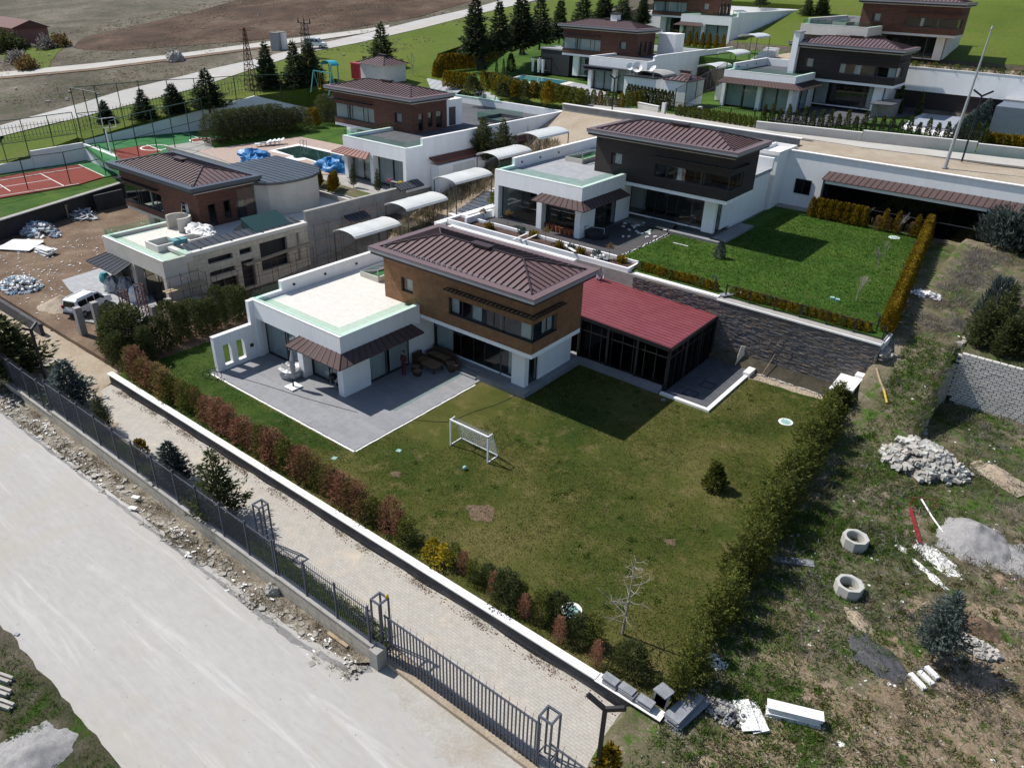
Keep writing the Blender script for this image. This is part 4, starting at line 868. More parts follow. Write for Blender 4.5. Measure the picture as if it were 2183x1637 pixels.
# C side boundary wall of street (grey curb) and posts
q=MB(); q.box(-40.5,-4.1,-.6,-27.8,-3.85,.35); tag(q.build('kerb_wall',M['base_dk']),'low grey slanting kerb wall at the edge of the building yard','wall')
GP='bare concrete posts of the unfinished boundary'
def cpost(label,x,y,z,h,w=.42):
    q=MB(); q.box(-w/2,-w/2,0,w/2,w/2,h); o=q.build('concrete_post',M['concrete'],None,(x,y,z)); tag(o,label,'post',GP); return o
for lab,px,pyb,pyt in (('pale concrete post behind the white van, left of its pair',178,717,650),('pale concrete post in front of the white van, right of its pair',205,700,642),
  ('concrete post stub beside the rusty lattice tower',233,706,690),('low concrete stub by the right lattice tower',266,692,678),('concrete post left of the garden hedge',333,672,655),('concrete post right of the low stubs',365,660,645),('short concrete post in front of the scaffolded corner',424,645,625),('farther concrete post near the travertine wall',456,632,617)):
    cpost(lab,*{178:(-25.06,-2.41,-0.3),205:(-25.02,-1.28,-0.25),233:(-24.76,-0.77,-0.2),266:(-24.91,0.39,-0.2),333:(-23.22,1.83,-0.1),365:(-23.42,3.1,-0.1),424:(-22.49,4.74,-0.1),456:(-22.69,6.1,-0.1)}[px],{178:2.2,205:2.2,233:.5,266:.6,333:1.3,365:1.4,424:1.3,456:1.4}[px])
q=MB(); q.obox(((-24.53,-0.35)[0],(-24.53,-0.35)[1]),(.93,.36),0,3.4,.16,-.4,.02); tag(q.build('foundation_beam',M['concrete']),'rough concrete foundation beam linking the boundary posts','beam')
# pale terrace of C with tiles
q=MB(); q.prism([(-35.99,1.09),(-36.53,4.86),(-35.3,7.25),(-26.83,3.77),(-24.17,2.82),(-23.58,0.9),(-29.25,0.35),(-33.24,0.48)],-.2,.03); struct('terrace',q,M['tile_mid'])
# lattice columns (rusty)
def lattice(label,x,y,z,h,w,mat,grp,n=6,name='lattice_column',cat='steel column',tip=1.):
    t=thing(name,label,cat,(x,y,z),grp)
    for a in (-1,1):
        for b in (-1,1): q=MB(); q.bar((a*w/2,b*w/2,0),(a*w/2*tip,b*w/2*tip,h),.04+w*.03); q.build('leg',M[mat],t)
    for i in range(n+1):
        f=i/n; s=w/2*(1+(tip-1)*f); z_=h*f
        q=MB()
        for a,b in (((-s,-s),(s,-s)),((s,-s),(s,s)),((s,s),(-s,s)),((-s,s),(-s,-s))): q.bar((*a,z_),(*b,z_),.03+w*.02)
        if i<n:
            s2=w/2*(1+(tip-1)*(i+1)/n); z2_=h*(i+1)/n
            for a,b in (((-s,-s),(s2,-s2)),((s,-s),(s2,s2)),((s,s),(-s2,s2)),((-s,s),(-s2,-s2))): q.bar((*a,z_),(*b,z2_),.025+w*.015)
        q.build('bracing',M[mat],t)
    return t
GL='rusty lattice columns in front of the unfinished villa'
lattice('rusty lattice column left of its pair beside the white van',*(-24.19,0.43,0),2.5,.45,'rusty',GL)
lattice('rusty lattice column right of its pair before the unfinished villa',*(-24.47,1.73,0),2.5,.45,'rusty',GL)
pyl=lattice('tall red lattice pylon beside the far road',*(-68.39,42.51,7.35,7.65),1.3,'rusty','power pylons by the far road',12,'pylon','pylon',.15)
for z in ((-68.39,42.51,7.35,7.65)[3]*.82,(-68.39,42.51,7.35,7.65)[3]*.97): q=MB(); q.bar((-1.3,0,z),(1.3,0,z),.12); q.build('cross_arm',M['rusty'],pyl)
pyl=lattice('grey lattice power pylon with insulator frame beside the far road',*(-77.01,58.95,9.65,4.97),1.3,'black','power pylons by the far road',6,'pylon','pylon',.5)
H_=(-77.01,58.95,9.65,4.97)[3]
for z in (H_*.7,H_):
    q=MB(); q.bar((-1.5,0,z),(1.5,0,z),.14); q.build('cross_arm',M['black'],pyl)
for x in (-1.4,0,1.4): q=MB(); q.tube((x,0,H_),(x,0,H_+.7),.12,6,.05); q.build('insulator',M['black'],pyl)
# scaffolding along the clad wall
def scaffold(label,x0,x1,y0,y1,h,lv):
    t=thing('scaffold',label,'scaffolding',(0,0,0),'scaffolding at the unfinished villa')
    ny=max(1,round((y1-y0)/1.7))
    for i in range(ny+1):
        y=y0+(y1-y0)*i/ny
        for x in (x0,x1): q=MB(); q.tube((x,y,-.15),(x,y,h),.02,5); q.build('standard',M['rusty'],t)
        for z in lv: q=MB(); q.tube((x0,y,z),(x1,y,z),.014,5); q.build('transom',M['rusty'],t)
    for z in lv:
        for x in (x0,x1): q=MB(); q.tube((x,y0,z),(x,y1,z),.014,5); q.build('ledger',M['rusty'],t)
    return t
s_=scaffold('rusty scaffold with timber planks beside the front corner of the unfinished villa',-23.5,-22.5,3.0,5.8,2.9,(.9,1.9,2.7))
for z,c in ((1.95,'wood'),(.95,'wood')):
    for x in (-23.2,-22.85): q=MB(); q.box(x-.15,2.8,z,x+.12,5.9,z+.05); q.build('plank',M[c],s_)
s_=scaffold('long rusty scaffold along the travertine screen wall',-23.3,-22.5,6.6,15.5,2.3,(1.3,2.2))
q=MB(); q.bar((-22.9,9.4,2.3),(-22.9,15.5,2.6),.5,.05); q.build('plank',M['wood'],s_)
scaffold('tall rusty scaffold tower at the far end of the travertine wall',-23.3,-21.8,16.4,19.4,3.9,(1.2,2.5,3.7))
scaffold('rusty scaffold frame under the nearest arched canopy',-22.6,-21.2,20.8,22.8,4.6,(1.4,2.9,4.4))
# stone wall between the two lawns
t=thing('stone_retaining_wall','tall dark split stone wall between the two lawns with white coping','wall',(0,0,0))
q=MB(); q.box(2.9,23.45,-.2,19.55,23.9,4.1); q.build('wall_core',M['base_dk'],t)
cols=[(.05,.045,.05),(.075,.068,.07),(.10,.09,.088),(.09,.062,.045),(.055,.058,.068),(.13,.10,.08)]
for c_i,c in enumerate(cols):
    q=MB(); rr_=random.Random(c_i)
    z=0.0;row=0
    ro=random.Random(99)
    while z<4.1:
        h=ro.uniform(.045,.085); x=3.0-ro.uniform(0,.3)
        while x<19.55:
            w=ro.uniform(.18,.5); k=ro.randrange(len(cols)); dpt=ro.uniform(.0,.07)
            if k==c_i: q.box(max(x,2.95),23.40-dpt,z,min(x+w-.008,19.58),23.46,z+h-.008)
            x+=w
        z+=h
    o=q.build('split_stone',PM('split_stone_%d'%c_i,[v*1.1+.035 for v in c],.85,var=.3,sc=5),t); o['kind']='stuff'
for i in range(9):
    a=9.3+i*1.15; q=MB(); q.box(a,23.3,4.1,min(a+1.14,19.7),23.85,4.2); q.build('coping_slab',M['coping'],t)
q=MB(); q.box(2.9,23.46,4.1,9.3,23.85,4.3); q.build('render_band',M['coping'],t)
q=MB(); q.box(19.3,23.85,2.5,19.72,25.6,4.15); q.build('end_pier',M['coping'],t)
# planter wall of B above the villa A roof
t=thing('planter','long white raised planter with dark soil in front of the charcoal villa','planter',(0,0,0))
q=MB(); q.box(-14.8,23.45,1,2.3,23.6,4.55); q.box(-14.8,25.0,1,2.3,25.15,4.62); q.box(2.3,23.45,1.,2.45,25.15,4.55); q.box(-14.9,23.45,1,-14.75,25.15,4.55); q.build('wall',M['white'],t)
q=MB(); q.box(-14.75,23.6,3.9,2.3,25.0,4.4); q.build('soil',M['soil'],t)
q=MB(); q.box(-15.5,22.6,2,-14.9,31,4.35); q.box(-13.3,23.9,2,-13.05,27.2,4.9); q.build('end_wall',M['white'],t)
q=MB(); q.prism([(-12.9,25.15),(.3,25.15),(.3,33.6),(-4.1,33.6),(-4.1,27.2),(-12.9,27.2)],4.2,4.36); struct('terrace',q,M['tile_dark'])
q=MB(); q.box(3.7,33.9,4.2,4.9,39.9,4.5); q.box(.2,33.6,4.2,4.9,34.2,4.5); struct('house_plinth',q,M['tile_grey'])
# white stones edging the B terrace
q=MB()
for i in range(46): x=.34+R_.uniform(-.06,.14); y=25.6+i*.17; q.lathe([(.02,0),(R_.uniform(.04,.08),.04),(.02,.08)],6,(x,y,4.3))
o=q.build('white_pebbles',M['plaster']); tag(o,'row of white pebbles along the dark deck edge','pebbles',None,'stuff')
# utility block at the end of the stone wall
t=thing('utility_housing','low white utility housing against the short garden wall','housing',(0,0,0))
q=MB(); q.prism([(17.95,21.3),(18.75,21.3),(18.75,24.0),(17.95,23.35)],0,1.62); q.build('body',M['white'],t)
q=MB(); q.add([(17.9,21.2,1.55),(18.8,21.2,1.65),(18.8,24.0,1.75),(17.9,23.39,1.7),(17.9,21.2,1.47),(18.8,21.2,1.57),(18.8,24.0,1.67),(17.9,23.39,1.62)],[(0,1,2,3),(7,6,5,4),(0,4,5,1),(1,5,6,2),(2,6,7,3),(3,7,4,0)]); q.build('lid',M['coping'],t)
q=MB(); q.box(18.05,21.28,.1,18.65,21.3,1.35); q.build('door',M['slab_w'],t)
t=thing('boundary_wall','short white topped boundary wall behind the utility housing','wall',(0,0,0))
q=MB(); q.box(18.82,21.0,-.3,19.2,25.2,1.9); q.build('wall',M['white'],t); q=MB(); q.box(18.78,20.9,1.9,19.26,22.8,1.97); q.box(18.78,22.8,1.9,19.26,25.2,2.12); q.build('coping',M['coping'],t)
q=MB(); q.box(12.35,22.1,.0,12.8,23.1,.34); tag(q.build('bench_block',M['coping']),'pale stone block at the end of the pavilion patio kerb','block')
q=MB(); q.bar((11.6,23.25,.1),(11.75,23.37,1.5),.05,.55); tag(q.build('leaning_board',M['beige']),'pale board leaning on the dark stone wall','board')
q=MB(); q.bar((13.3,22.9,.0),(13.75,23.36,1.6),.03); tag(q.build('leaning_stick',M['wood']),'thin stick leaning on the dark stone wall','stick')
q=MB()
for x,y in ((11.25,19.3),(10.9,17.6)): q.ring(x-.4,y-.4,x+.4,y+.4,.04,.1,.125)
tag(q.build('hatch_frames',M['black']),'two dark square inspection hatches in the slate patio','hatch')
# block retaining wall at right
t=thing('block_retaining_wall','grey interlocking block retaining wall below the dark cypresses at the right edge','wall',(0,0,0))
q=MB(); q.box(23.7,26.07,-.4,34,26.3,3.7); q.build('core',M['base_dk'],t)
bm=MB(); bm.box(-.178,-.13,0,.178,.12,.118); bme=bm.mesh('block',M['block_lt']); big=MB(); cnt=0
for r in range(22):
    z=.6+r*.153; k=0; x=23.5+(.2 if r%2 else 0)+max(0,(5-r)*.12)
    while x<34:
        y=25.95+.0+r*.006
        if x<29.4 and cnt<298: ob('block',bme,t,(x,y+R_.uniform(-.012,.012),z)); cnt+=1
        else: big.box(x-.178,y-.13,z,x+.178,y+.12,z+.118)
        x+=.39
o=big.build('block_courses',M['block_lt'],t); o['kind']='stuff'
# stepped return of the block wall
t=thing('curved_block_wall','short curved grey block wall running towards the camera beside the block retaining wall','wall',(0,0,0))
for i in range(14):
    f=i/13; x=23.35-.5*math.sin(f*2.2)+.5*f*f; y=25.6-f*4.4; h=max(.3,2.6*(1-f)+.2)
    for k in range(int(h/.3)): q=MB(); q.box(x-.1,y-.18,R(23.6,y)-.2+k*.3,x+.12,y+.18,R(23.6,y)-.2+k*.3+.285); q.build('block',M['block'],t)
t=thing('stone_edging','row of white limestone blocks leading up to the block wall','edging',(0,0,0),)
for i in range(15):
    y=26.6+i*.33; q=MB(); q.obox((23.15+.04*i,y),(1,.1*R_.uniform(-1,1)),0,.2,.15,3.8,4.2+R_.uniform(0,.12)); q.build('stone',M['rock'],t)
# garage wall behind the green lawn with long canopy
t=thing('garage_building','long white garage wall with maroon canopy over dark glazing behind the green lawn','building',(0,0,0))
q=MB(); q.box(3.6,48.9,3.5,62,49.15,9.2); q.build('wall',M['white'],t)
q=MB(); q.box(3.6,48.8,9.2,62,49.25,9.27); q.build('coping',M['coping'],t)
q=MB(); q.box(1.7,46.4,4,3.6,50.5,9.1); q.build('stair_block',M['white'],t)
q=MB(); q.ring(1.6,46.3,3.7,50.6,.18,9.1,9.4); q.build('parapet',M['coping'],t)
canopy(t,1,[(7.55,48.85,7.98),(40,48.85,7.98)],[(7.4,47.5,7.5),(40,47.5,7.5)],sp=.5)
q=MB(); q.box(7.6,47.65,7.15,40,47.9,7.42); q.build('beam',M['coping'],t)
q=MB(); q.box(7.6,48.6,4.2,40,48.7,7.4); q.build('dark_wall',M['darkwall'],t)
for i in range(16):
    a=8+i*2; q=MB(); q.box(a+.03,47.75,4.3,a+1.97,47.78,7.15); q.build('pane',M['glass_smoke'],t)
for z in (5.6,4.3): q=MB(); q.box(7.6,47.7,z,40,47.8,z+.06); q.build('glazing_bar',M['frame'],t)
q=MB(); q.box(7.5,47.6,4.2,7.65,48.9,7.5); q.build('post',M['frame'],t)
window(t,1,'x',48.84,4.75,6.2,5.6,6.9,(.5,),-1,room=False,glassm='glass_smoke',label='dark two pane window in the white garage wall')
q=MB(); q.box(4.8,48.87,5.65,6.15,48.89,6.85); q.build('recess_shade_sheet',M['darkwall'],t)  # flat dark sheet behind the panes, shade of the window depth as colour
q=MB(); q.box(3.3,47.9,4.1,7.4,48.9,4.42); q.build('plinth',M['concrete'],t)
q=MB(); q.box(2.2,46.34,4.3,3.1,46.38,6.6); q.build('opening_shade_sheet',M['darkwall'],t)  # dark sheet on the solid block, painted shade of an opening
# retaining wall D | B stair way and row wall
t=thing('row_retaining_wall','grey concrete retaining wall below the lane behind the charcoal villa','wall',(0,0,0))
q=MB(); q.box(-24.2,53.0,3.5,3.0,53.3,9.55); q.build('wall',M['greywall'],t); q=MB(); q.box(-24.25,52.9,9.55,3.2,53.35,9.62); q.build('coping',M['coping'],t)
t=thing('row_retaining_wall','white side retaining wall carrying the pool lot above the stairway','wall',(0,0,0))
q=MB(); q.box(-24.4,24.5,-1,-24.1,53.0,8.0) if 0 else q.box(-24.25,16.2,-.6,-24.0,27.8,4.75); q.build('wall',M['greywall'],t); q=MB(); q.box(-24.3,16.2,4.75,-23.95,27.8,4.83); q.build('coping',M['concrete'],t)
# stairway ground ramp + slabs
def SZ(x,y): return 0.05+(y-13)*.1 if y<20 else .75+(y-20)*.293 if y<27 else 2.8+(y-27)*.19 if y<41 else 5.46+(y-41)*.28
m=MB()
ys=[13+i*1.0 for i in range(42)]
for i in range(len(ys)-1):
    for a,b in ((-24.0,-14.9),):
        m.quad((a,ys[i],SZ(a,ys[i])),(b,ys[i],SZ(a,ys[i])),(b,ys[i+1],SZ(a,ys[i+1])),(a,ys[i+1],SZ(a,ys[i+1])))
struct('stairway_bank',m,M['sandy'])
t=thing('garden_stairway','pale slab stairway climbing between the two rows of villas','stairway',(0,0,0))
for i in range(34):
    y=25+i*.62; x=-17.95; q=MB(); q.box(x-1.05,y,SZ(x,y)-.05,x+.95,y+.44,SZ(x,y)+.15); q.build('step',M['slab_w'] if i%3 else M['coping'],t)
# arched canopies
def arched(label,x,y,z,L_,w,zg,grp):
    t=thing('arched_canopy',label,'canopy',(x,y,zg),grp); q=MB(); n=8; h=.38; zz=z-zg
    P=[]
    for i in range(n+1):
        a=math.pi*i/n; P.append((-w/2*math.cos(a),zz+h*math.sin(a)))
    for i in range(n):
        q.quad((P[i][0],0,P[i][1]),(P[i+1][0],0,P[i+1][1]),(P[i+1][0],L_,P[i+1][1]),(P[i][0],L_,P[i][1]))
    q.build('cover',M['polyw'],t)
    for y_ in (0,L_/2,L_):
        q=MB()
        for i in range(n): q.bar((P[i][0],y_,P[i][1]+.012),(P[i+1][0],y_,P[i+1][1]+.012),.05,.03)
        q.build('arch_rib',M['whitem'],t)
    for s in (-1,1):
        q=MB(); q.bar((s*w/2,0,zz),(s*w/2,L_,zz),.05,.07); q.build('edge_beam',M['galv'],t)
        for y_ in (.1,L_-.1): q=MB(); q.box(s*w/2-.035,y_-.035,-.5,s*w/2+.035,y_+.035,zz); q.build('post',M['frame'],t)
    return t
M['polyw']=NM('white_polycarbonate',[(0.3,(0.5,0.52,0.5)),(0.7,(0.62,0.63,0.61))],.6,5,.35,.02,4,.01,fine=.03,spec=.5)
GA='arched white canopies stepping up the stairway'
for i,(x,y,z,zg,lab) in enumerate(((-20.5,17.2,3.35,0.6,'nearest arched canopy beside the scaffolding'),(-20.0,22.6,4.6,1.8,'second arched canopy up the stairway'),(-19.6,28.3,5.9,2.8,'third arched canopy over the slab steps'),(-19.2,33.8,7.3,4.0,'fourth arched canopy behind the glass terrace corner'),(-18.8,39.5,8.4,5.0,'uppermost arched canopy touching the charcoal villa terrace wall'))):
    arched(lab,x,y,z,5.1,2.7,zg,GA)
for i,(x,y,z,zg,lab) in enumerate(((-16.5,73.0,12.7,10.5,'lowest arched canopy on the upper staircase'),(-16.2,77.5,14.0,11.5,'middle arched canopy on the upper staircase'),(-15.8,82.5,15.8,13.2,'long pale canopy at the top of the upper staircase'))):
    arched(lab,x,y,z,4.6,2.6,zg,'arched canopies on the upper staircase')
t=thing('garden_stairway','pale slab stairway climbing beside the topmost villa','stairway',(0,0,0))
for i in range(20):
    y=74+i*.75; q=MB(); q.box(-15.4,y,9.0,-13.6,y+.5,10.6+i*.2); q.build('step',M['slab_w'],t)
# upper rows: side walls
def swall(label,x0,x1,y0,y1,z0,z1,mat='white',z2=None):
    t=thing('retaining_wall',label,'wall',(0,0,0)); q=MB()
    z2=z2 if z2 is not None else z1
    q.add([(x0,y0,z0),(x1,y0,z0),(x1,y1,z0),(x0,y1,z0),(x0,y0,z1),(x1,y0,z1),(x1,y1,z2),(x0,y1,z2)],[(3,2,1,0),(4,5,6,7),(0,1,5,4),(1,2,6,5),(2,3,7,6),(3,0,4,7)]); q.build('wall',M[mat],t)
    q=MB(); q.add([(x0-.04,y0-.04,z1),(x1+.04,y0-.04,z1),(x1+.04,y1,z2),(x0-.04,y1,z2),(x0-.04,y0-.04,z1+.08),(x1+.04,y0-.04,z1+.08),(x1+.04,y1,z2+.08),(x0-.04,y1,z2+.08)],[(4,5,6,7),(0,1,5,4),(1,2,6,5),(2,3,7,6),(3,0,4,7)]); q.build('coping',M['coping'],t); return t
swall('long white side wall between the poolside villa and the service sheds',-23.2,-22.9,71.2,95,8.5,13.5)
swall('white side wall of the topmost villa above the golden cypresses',-26.2,-25.9,103.5,131,13,17.7)
swall('white retaining wall with overhanging dry plants below the top right villa',3.3,62,83.0,83.4,11.5,14.0)
t=thing('carport_screen','dark brown slatted screen under the white retaining wall at the top right','screen',(0,0,0)); q=MB(); q.box(4.0,83.3,9,30,83.38,11.55); q.build('screen_board',M['brick_dark'],t)
q=MB(); q.box(3.0,82.9,9,3.5,84,14.6); q.build('end_pier',M['white'],t)
# low white wall of lane + step
def lw(label,x0,y0,x1,y1,z0,z1):
    t=thing('lane_wall',label,'wall',(0,0,0),'low white walls along the lane'); a=Vector((x0,y0));b=Vector((x1,y1)); d=(b-a).normalized(); c=(a+b)/2
    q=MB(); q.obox((c.x,c.y),(d.x,d.y),0,(b-a).length/2,.12,z0,z1); q.build('wall',M['cream'],t)
    q=MB(); q.obox((c.x,c.y),(d.x,d.y),0,(b-a).length/2,.16,z1,z1+.06); q.build('coping',M['coping'],t)
lw('low white lane wall left of the step, before the slim cypresses',-3,57.2,6.9,59.2,9,9.85)
lw('low white lane wall between the step and the mast',6.95,59.15,16.5,61.3,9,10.05)
lw('low white lane wall right of the mast below the golden hedge',16.6,61.4,40,66,9,9.9)
lw('curving low white lane wall below the poolside hedge',-27.5,59.3,-21.0,60.6,8.7,9.75)
lw('short white lane wall beside the service gate',-18.3,59.8,-15.2,59.0,8.7,9.7)
# sheds
def shed(label,x0,y0,x1,y1,z0,z1,pitch=True,roof='roof'):
    t=thing('service_shed',label,'shed',(0,0,0),'white service sheds beside the lane'); q=MB(); q.box(x0,y0,z0,x1,y1,z1); q.build('wall',M['white'],t)
    q=MB(); q.box(x0-.2,y0-.2,z1,x1+.2,y1+.2,z1+.1); q.build('eave',M['black'],t)
    hiproof(t,1,x0-.15,x1+.15,y0-.15,y1+.15,z1+.1,.7,sp=.55); return t
shed('white service shed with small maroon hip roof beside the black stair fence',-17.9,64.9,-15.0,69.4,9,11.8)
t=thing('service_shed','white service shed carrying satellite dishes under a curved sheet roof','shed',(0,0,0),'white service sheds beside the lane')
q=MB(); q.box(-23.6,65.2,8.9,-19.2,69.8,11.7); q.build('wall',M['white'],t)
q=MB(); q.box(-23.8,65.0,11.7,-19.0,70,11.82); q.build('eave',M['black'],t)
q=MB()
for i in range(8): 
    a=i/8*math.pi;b=(i+1)/8*math.pi; q.quad((-21.0-2*math.cos(a),66.5,11.85+.5*math.sin(a)),(-21.0-2*math.cos(b),66.5,11.85+.5*math.sin(b)),(-21.0-2*math.cos(b),70,11.85+.5*math.sin(b)),(-21.0-2*math.cos(a),70,11.85+.5*math.sin(a)))
q.build('curved_roof',M['concrete'],t)
for i,(dx,lab,mt) in enumerate(((0,'leftmost white satellite dish on the shed roof','whitem'),(1.0,'satellite dish with orange stain in the middle of the shed roof','whitem'),(3.2,'rightmost tilted satellite dish on the shed roof','whitem'))):
    t=thing('satellite_dish',lab,'satellite dish',(-23.1+dx,65.6,11.82),'satellite dishes on the service shed')
    q=MB(); q.tube((0,0,0),(0,0,.7),.05,6); q.build('mast',M['galv'],t)
    q=MB(); n=14
    ctr=Vector((0,-.1,.9)); nrm=Vector((.35,-.8,.45)).normalized() if i<2 else Vector((-.3,-.6,.7)).normalized(); u=nrm.orthogonal().normalized(); w=nrm.cross(u); r0=.62 if i==1 else .45
    for ring_ in range(3):
        for k in range(n):
            P=[]
            for (rr_,kk) in ((ring_,k),(ring_,k+1),(ring_+1,k+1),(ring_+1,k)):
                a=2*math.pi*kk/n; f=rr_/3; P.append(tuple(ctr+u*math.cos(a)*r0*f+w*math.sin(a)*r0*f+nrm*(.18*f*f)))
            q.quad(*P)
    q.build('reflector',M[mt],t)
    if i==1: q=MB(); q.lathe([(.18,0),(.02,.02)],8); o=q.build('stain',M['wood'],t,tuple(ctr+nrm*.06)); o.rotation_euler=nrm.to_track_quat('Z','Y').to_euler()
    q=MB(); q.bar(tuple(ctr),tuple(ctr+nrm*.5),.03); q.build('feed_arm',M['galv'],t)
# simple bar fences
def barfence(label,a,b,z,h,sp,name='bar_fence',cat='fence',grp=None,mat='black',posts=2.5,zf=None):
    a=Vector(a);b=Vector(b);L_=(b-a).length;d=(b-a)/L_; t=thing(name,label,cat,(0,0,0),grp)
    zf=zf or (lambda x,y:z)
    n=max(1,int(L_/posts)); P=[]
    for i in range(n+1):
        p=a+d*L_*i/n; z0=zf(p.x,p.y); q=MB(); q.box(p.x-.04,p.y-.04,z0,p.x+.04,p.y+.04,z0+h+.08); q.build('post',M[mat],t); P.append((p.x,p.y,z0))
    for i in range(n):
        for hh in (.12,h): q=MB(); q.bar((P[i][0],P[i][1],P[i][2]+hh),(P[i+1][0],P[i+1][1],P[i+1][2]+hh),.03,.04); q.build('rail',M[mat],t)
    if sp:
        k=int(L_/sp); m_=MB(); m_.box(-.012,-.012,0,.012,.012,h); me=m_.mesh('bar',M[mat])
        if k<=300:
            for i in range(k): p=a+d*(i+.5)*sp; ob('bar',me,t,(p.x,p.y,zf(p.x,p.y)+.02))
        else:
            q=MB()
            for i in range(k): p=a+d*(i+.5)*sp; z0=zf(p.x,p.y); q.box(p.x-.014,p.y-.014,z0,p.x+.014,p.y+.014,z0+h)
            o=q.build('bars',M[mat],t); o['kind']='stuff'
    return t
barfence('black bar fence with gate before the wraparound canopy villa',(-14.2,58.2),(-4,58.9),9.0,1.5,.22)
barfence('black bar fence behind the slim cypresses of the covered pool garden',(-4,58.9),(16.5,62.2),9.9,.9,.2)
barfence('black slatted stair fence climbing beside the service shed',(-14.6,61.5),(-14.6,74.5),9.0,2.4,.28,zf=lambda x,y:9+(y-61.5)*.16)
for lab,x,y in (('white gate pier left of the lane gate',-14.2,58.3),('white gate pier right of the lane gate',-10.2,58.9)):
    q=MB(); q.box(-.2,-.2,0,.2,.2,1.3); tag(q.build('gate_pier',M['coping'],None,(x,y,9.0)),lab,'pier','white gate piers on the lane')
# estate boundary fence on the left, court cages
EB=[(-78.47,11.71),(-76.94,13.75),(-74.14,17.19),(-72.11,19.33),(-71.92,24.03),(-71.32,28.55),(-70.68,35.52),(-68.16,41.82),(-66.65,49.36)]
for i in range(len(EB)-1): pass
t=thing('boundary_fence','grey boundary bar fence between the courts and the green field','fence',(0,0,0))
q=MB(); q2=MB()
for i in range(len(EB)-1):
    a=Vector(EB[i]);b=Vector(EB[i+1]); L_=(b-a).length; n=int(L_/.4)
    for k in range(n):
        p=a.lerp(b,k/n); z=TN(p.x,p.y); q.box(p.x-.02,p.y-.02,z,p.x+.02,p.y+.02,z+1.7)
    for hh in (.3,1.4): q2.bar((a.x,a.y,TN(a.x,a.y)+hh),(b.x,b.y,TN(b.x,b.y)+hh),.04)
o=q.build('bars',M['fence'],t); o['kind']='stuff'; q2.build('rail',M['fence'],t)
def cage(label,pts,z,h,grp='green court cage fences',mid=True,mat='cagegreen'):
    t=thing('court_cage',label,'fence',(0,0,0),grp)
    for i in range(len(pts)-1):
        a=Vector(pts[i]);b=Vector(pts[i+1]); L_=(b-a).length; n=max(1,round(L_/3.0))
        for k in range(n+1): p=a.lerp(b,k/n); q=MB(); q.tube((p.x,p.y,z-1),(p.x,p.y,z+h),.05,6); q.build('post',M[mat],t)
        for hh in ((h,h*.55) if mid else (h,)): q=MB(); q.tube((a.x,a.y,z+hh),(b.x,b.y,z+hh),.045,5); q.build('rail',M[mat],t)
        q=MB(); q.quad((a.x,a.y,z),(b.x,b.y,z),(b.x,b.y,z+h),(a.x,a.y,z+h)); q.build('net',M['net'],t)
    return t
M['cagegreen']=PM('green_cage_steel',(0.02,0.07,0.05),.5)
M['net']=glass('chain_link',(.86,.88,.86),.5,.05,1.05)
cage('tall green cage behind the ball court key',[(-62.57,19.03),(-67.84,18.71),(-67.77,26.56),(-66.4,33),(-64.91,40.49),(-61.46,46.35)],3.5,6.2)
cage('green cage along the near side of the ball court',[(-52.03,14.84),(-54.23,18.26),(-58.77,29.05)],3.5,5.0)
cage('green cage in front of the tennis court',[(-58.11,4.31),(-58.91,8.5),(-58.62,12.55),(-59.59,16.81)],1.7,3.2)
cage('green cage behind the tennis court',[(-68.47,8.17),(-68.4,12.92),(-69.05,18.74)],1.7,5.2)
def vwall(label,pts,mat='white',name='court_wall'):
    "upright wall through points (x,y,zbottom,ztop)"
    t=thing(name,label,'wall',(0,0,0),'white retaining walls round the courts')
    q=MB()
    for i in range(len(pts)-1):
        a,b=pts[i],pts[i+1]; d=Vector((b[0]-a[0],b[1]-a[1])).normalized(); n=Vector((-d.y,d.x))*.12
        V=[]
        for p in (a,b):
            for s in (-1,1):
                for z in (p[2],p[3]): V.append((p[0]+s*n.x,p[1]+s*n.y,z))
        q.add(V,[(0,1,3,2),(4,6,7,5),(0,4,5,1),(2,3,7,6),(1,5,7,3),(0,2,6,4)])
    q.build('wall',M[mat],t); return t
a=(-67.98,18.78);b=(-58.96,18.06)
vwall('white wall stepping down between tennis court and ball court',[(*a,1.4,3.6),(*b,1.4,3.6)])
vwall('white wall along the far side of the tennis court',[(*(-68.17,6.7),1.4,2.4),(*(-68.33,12.99),1.4,2.7),(*(-68.26,13.06),1.4,3.5),(*a,1.4,3.7)])
c0=(-67.7,18.86);c1=(-67.77,26.56);c2=(-66.4,33);c3=(-64.91,40.49);c4_=(-61.46,46.35)
vwall('long white wall rising along the far side of the ball court',[(*c0,3.3,3.95),(*c1,3.3,4.8),(*c2,3.3,5.9),(*c3,3.3,7.15)])
vwall('white wall turning back beside the playground steps',[(*c3,3.3,7.15),(*c4_,3.3,5.4)])
dw=[(-47,-9.5,-.5,1.6),(-50.4,2.6,-.5,1.6),(-55.8,17,-.5,1.6),(-57,20,-.5,1.6)]
vwall('dark membrane covered retaining wall behind the building yard',dw,'darkwall')
q=MB()
for i in range(3):
    a,b=dw[i],dw[i+1]; q.bar((a[0],a[1],a[3]+.04),(b[0],b[1],b[3]+.04),.55,.08)
tag(q.build('wall_capping',M['concrete']),'pale concrete capping on the dark retaining wall','capping')
vwall('grey retaining wall meeting the back of the unfinished villa',[(*(-53.01,12.21),-.5,1.5),(*(-53.45,15.31),-.5,1.5)],'darkwall')
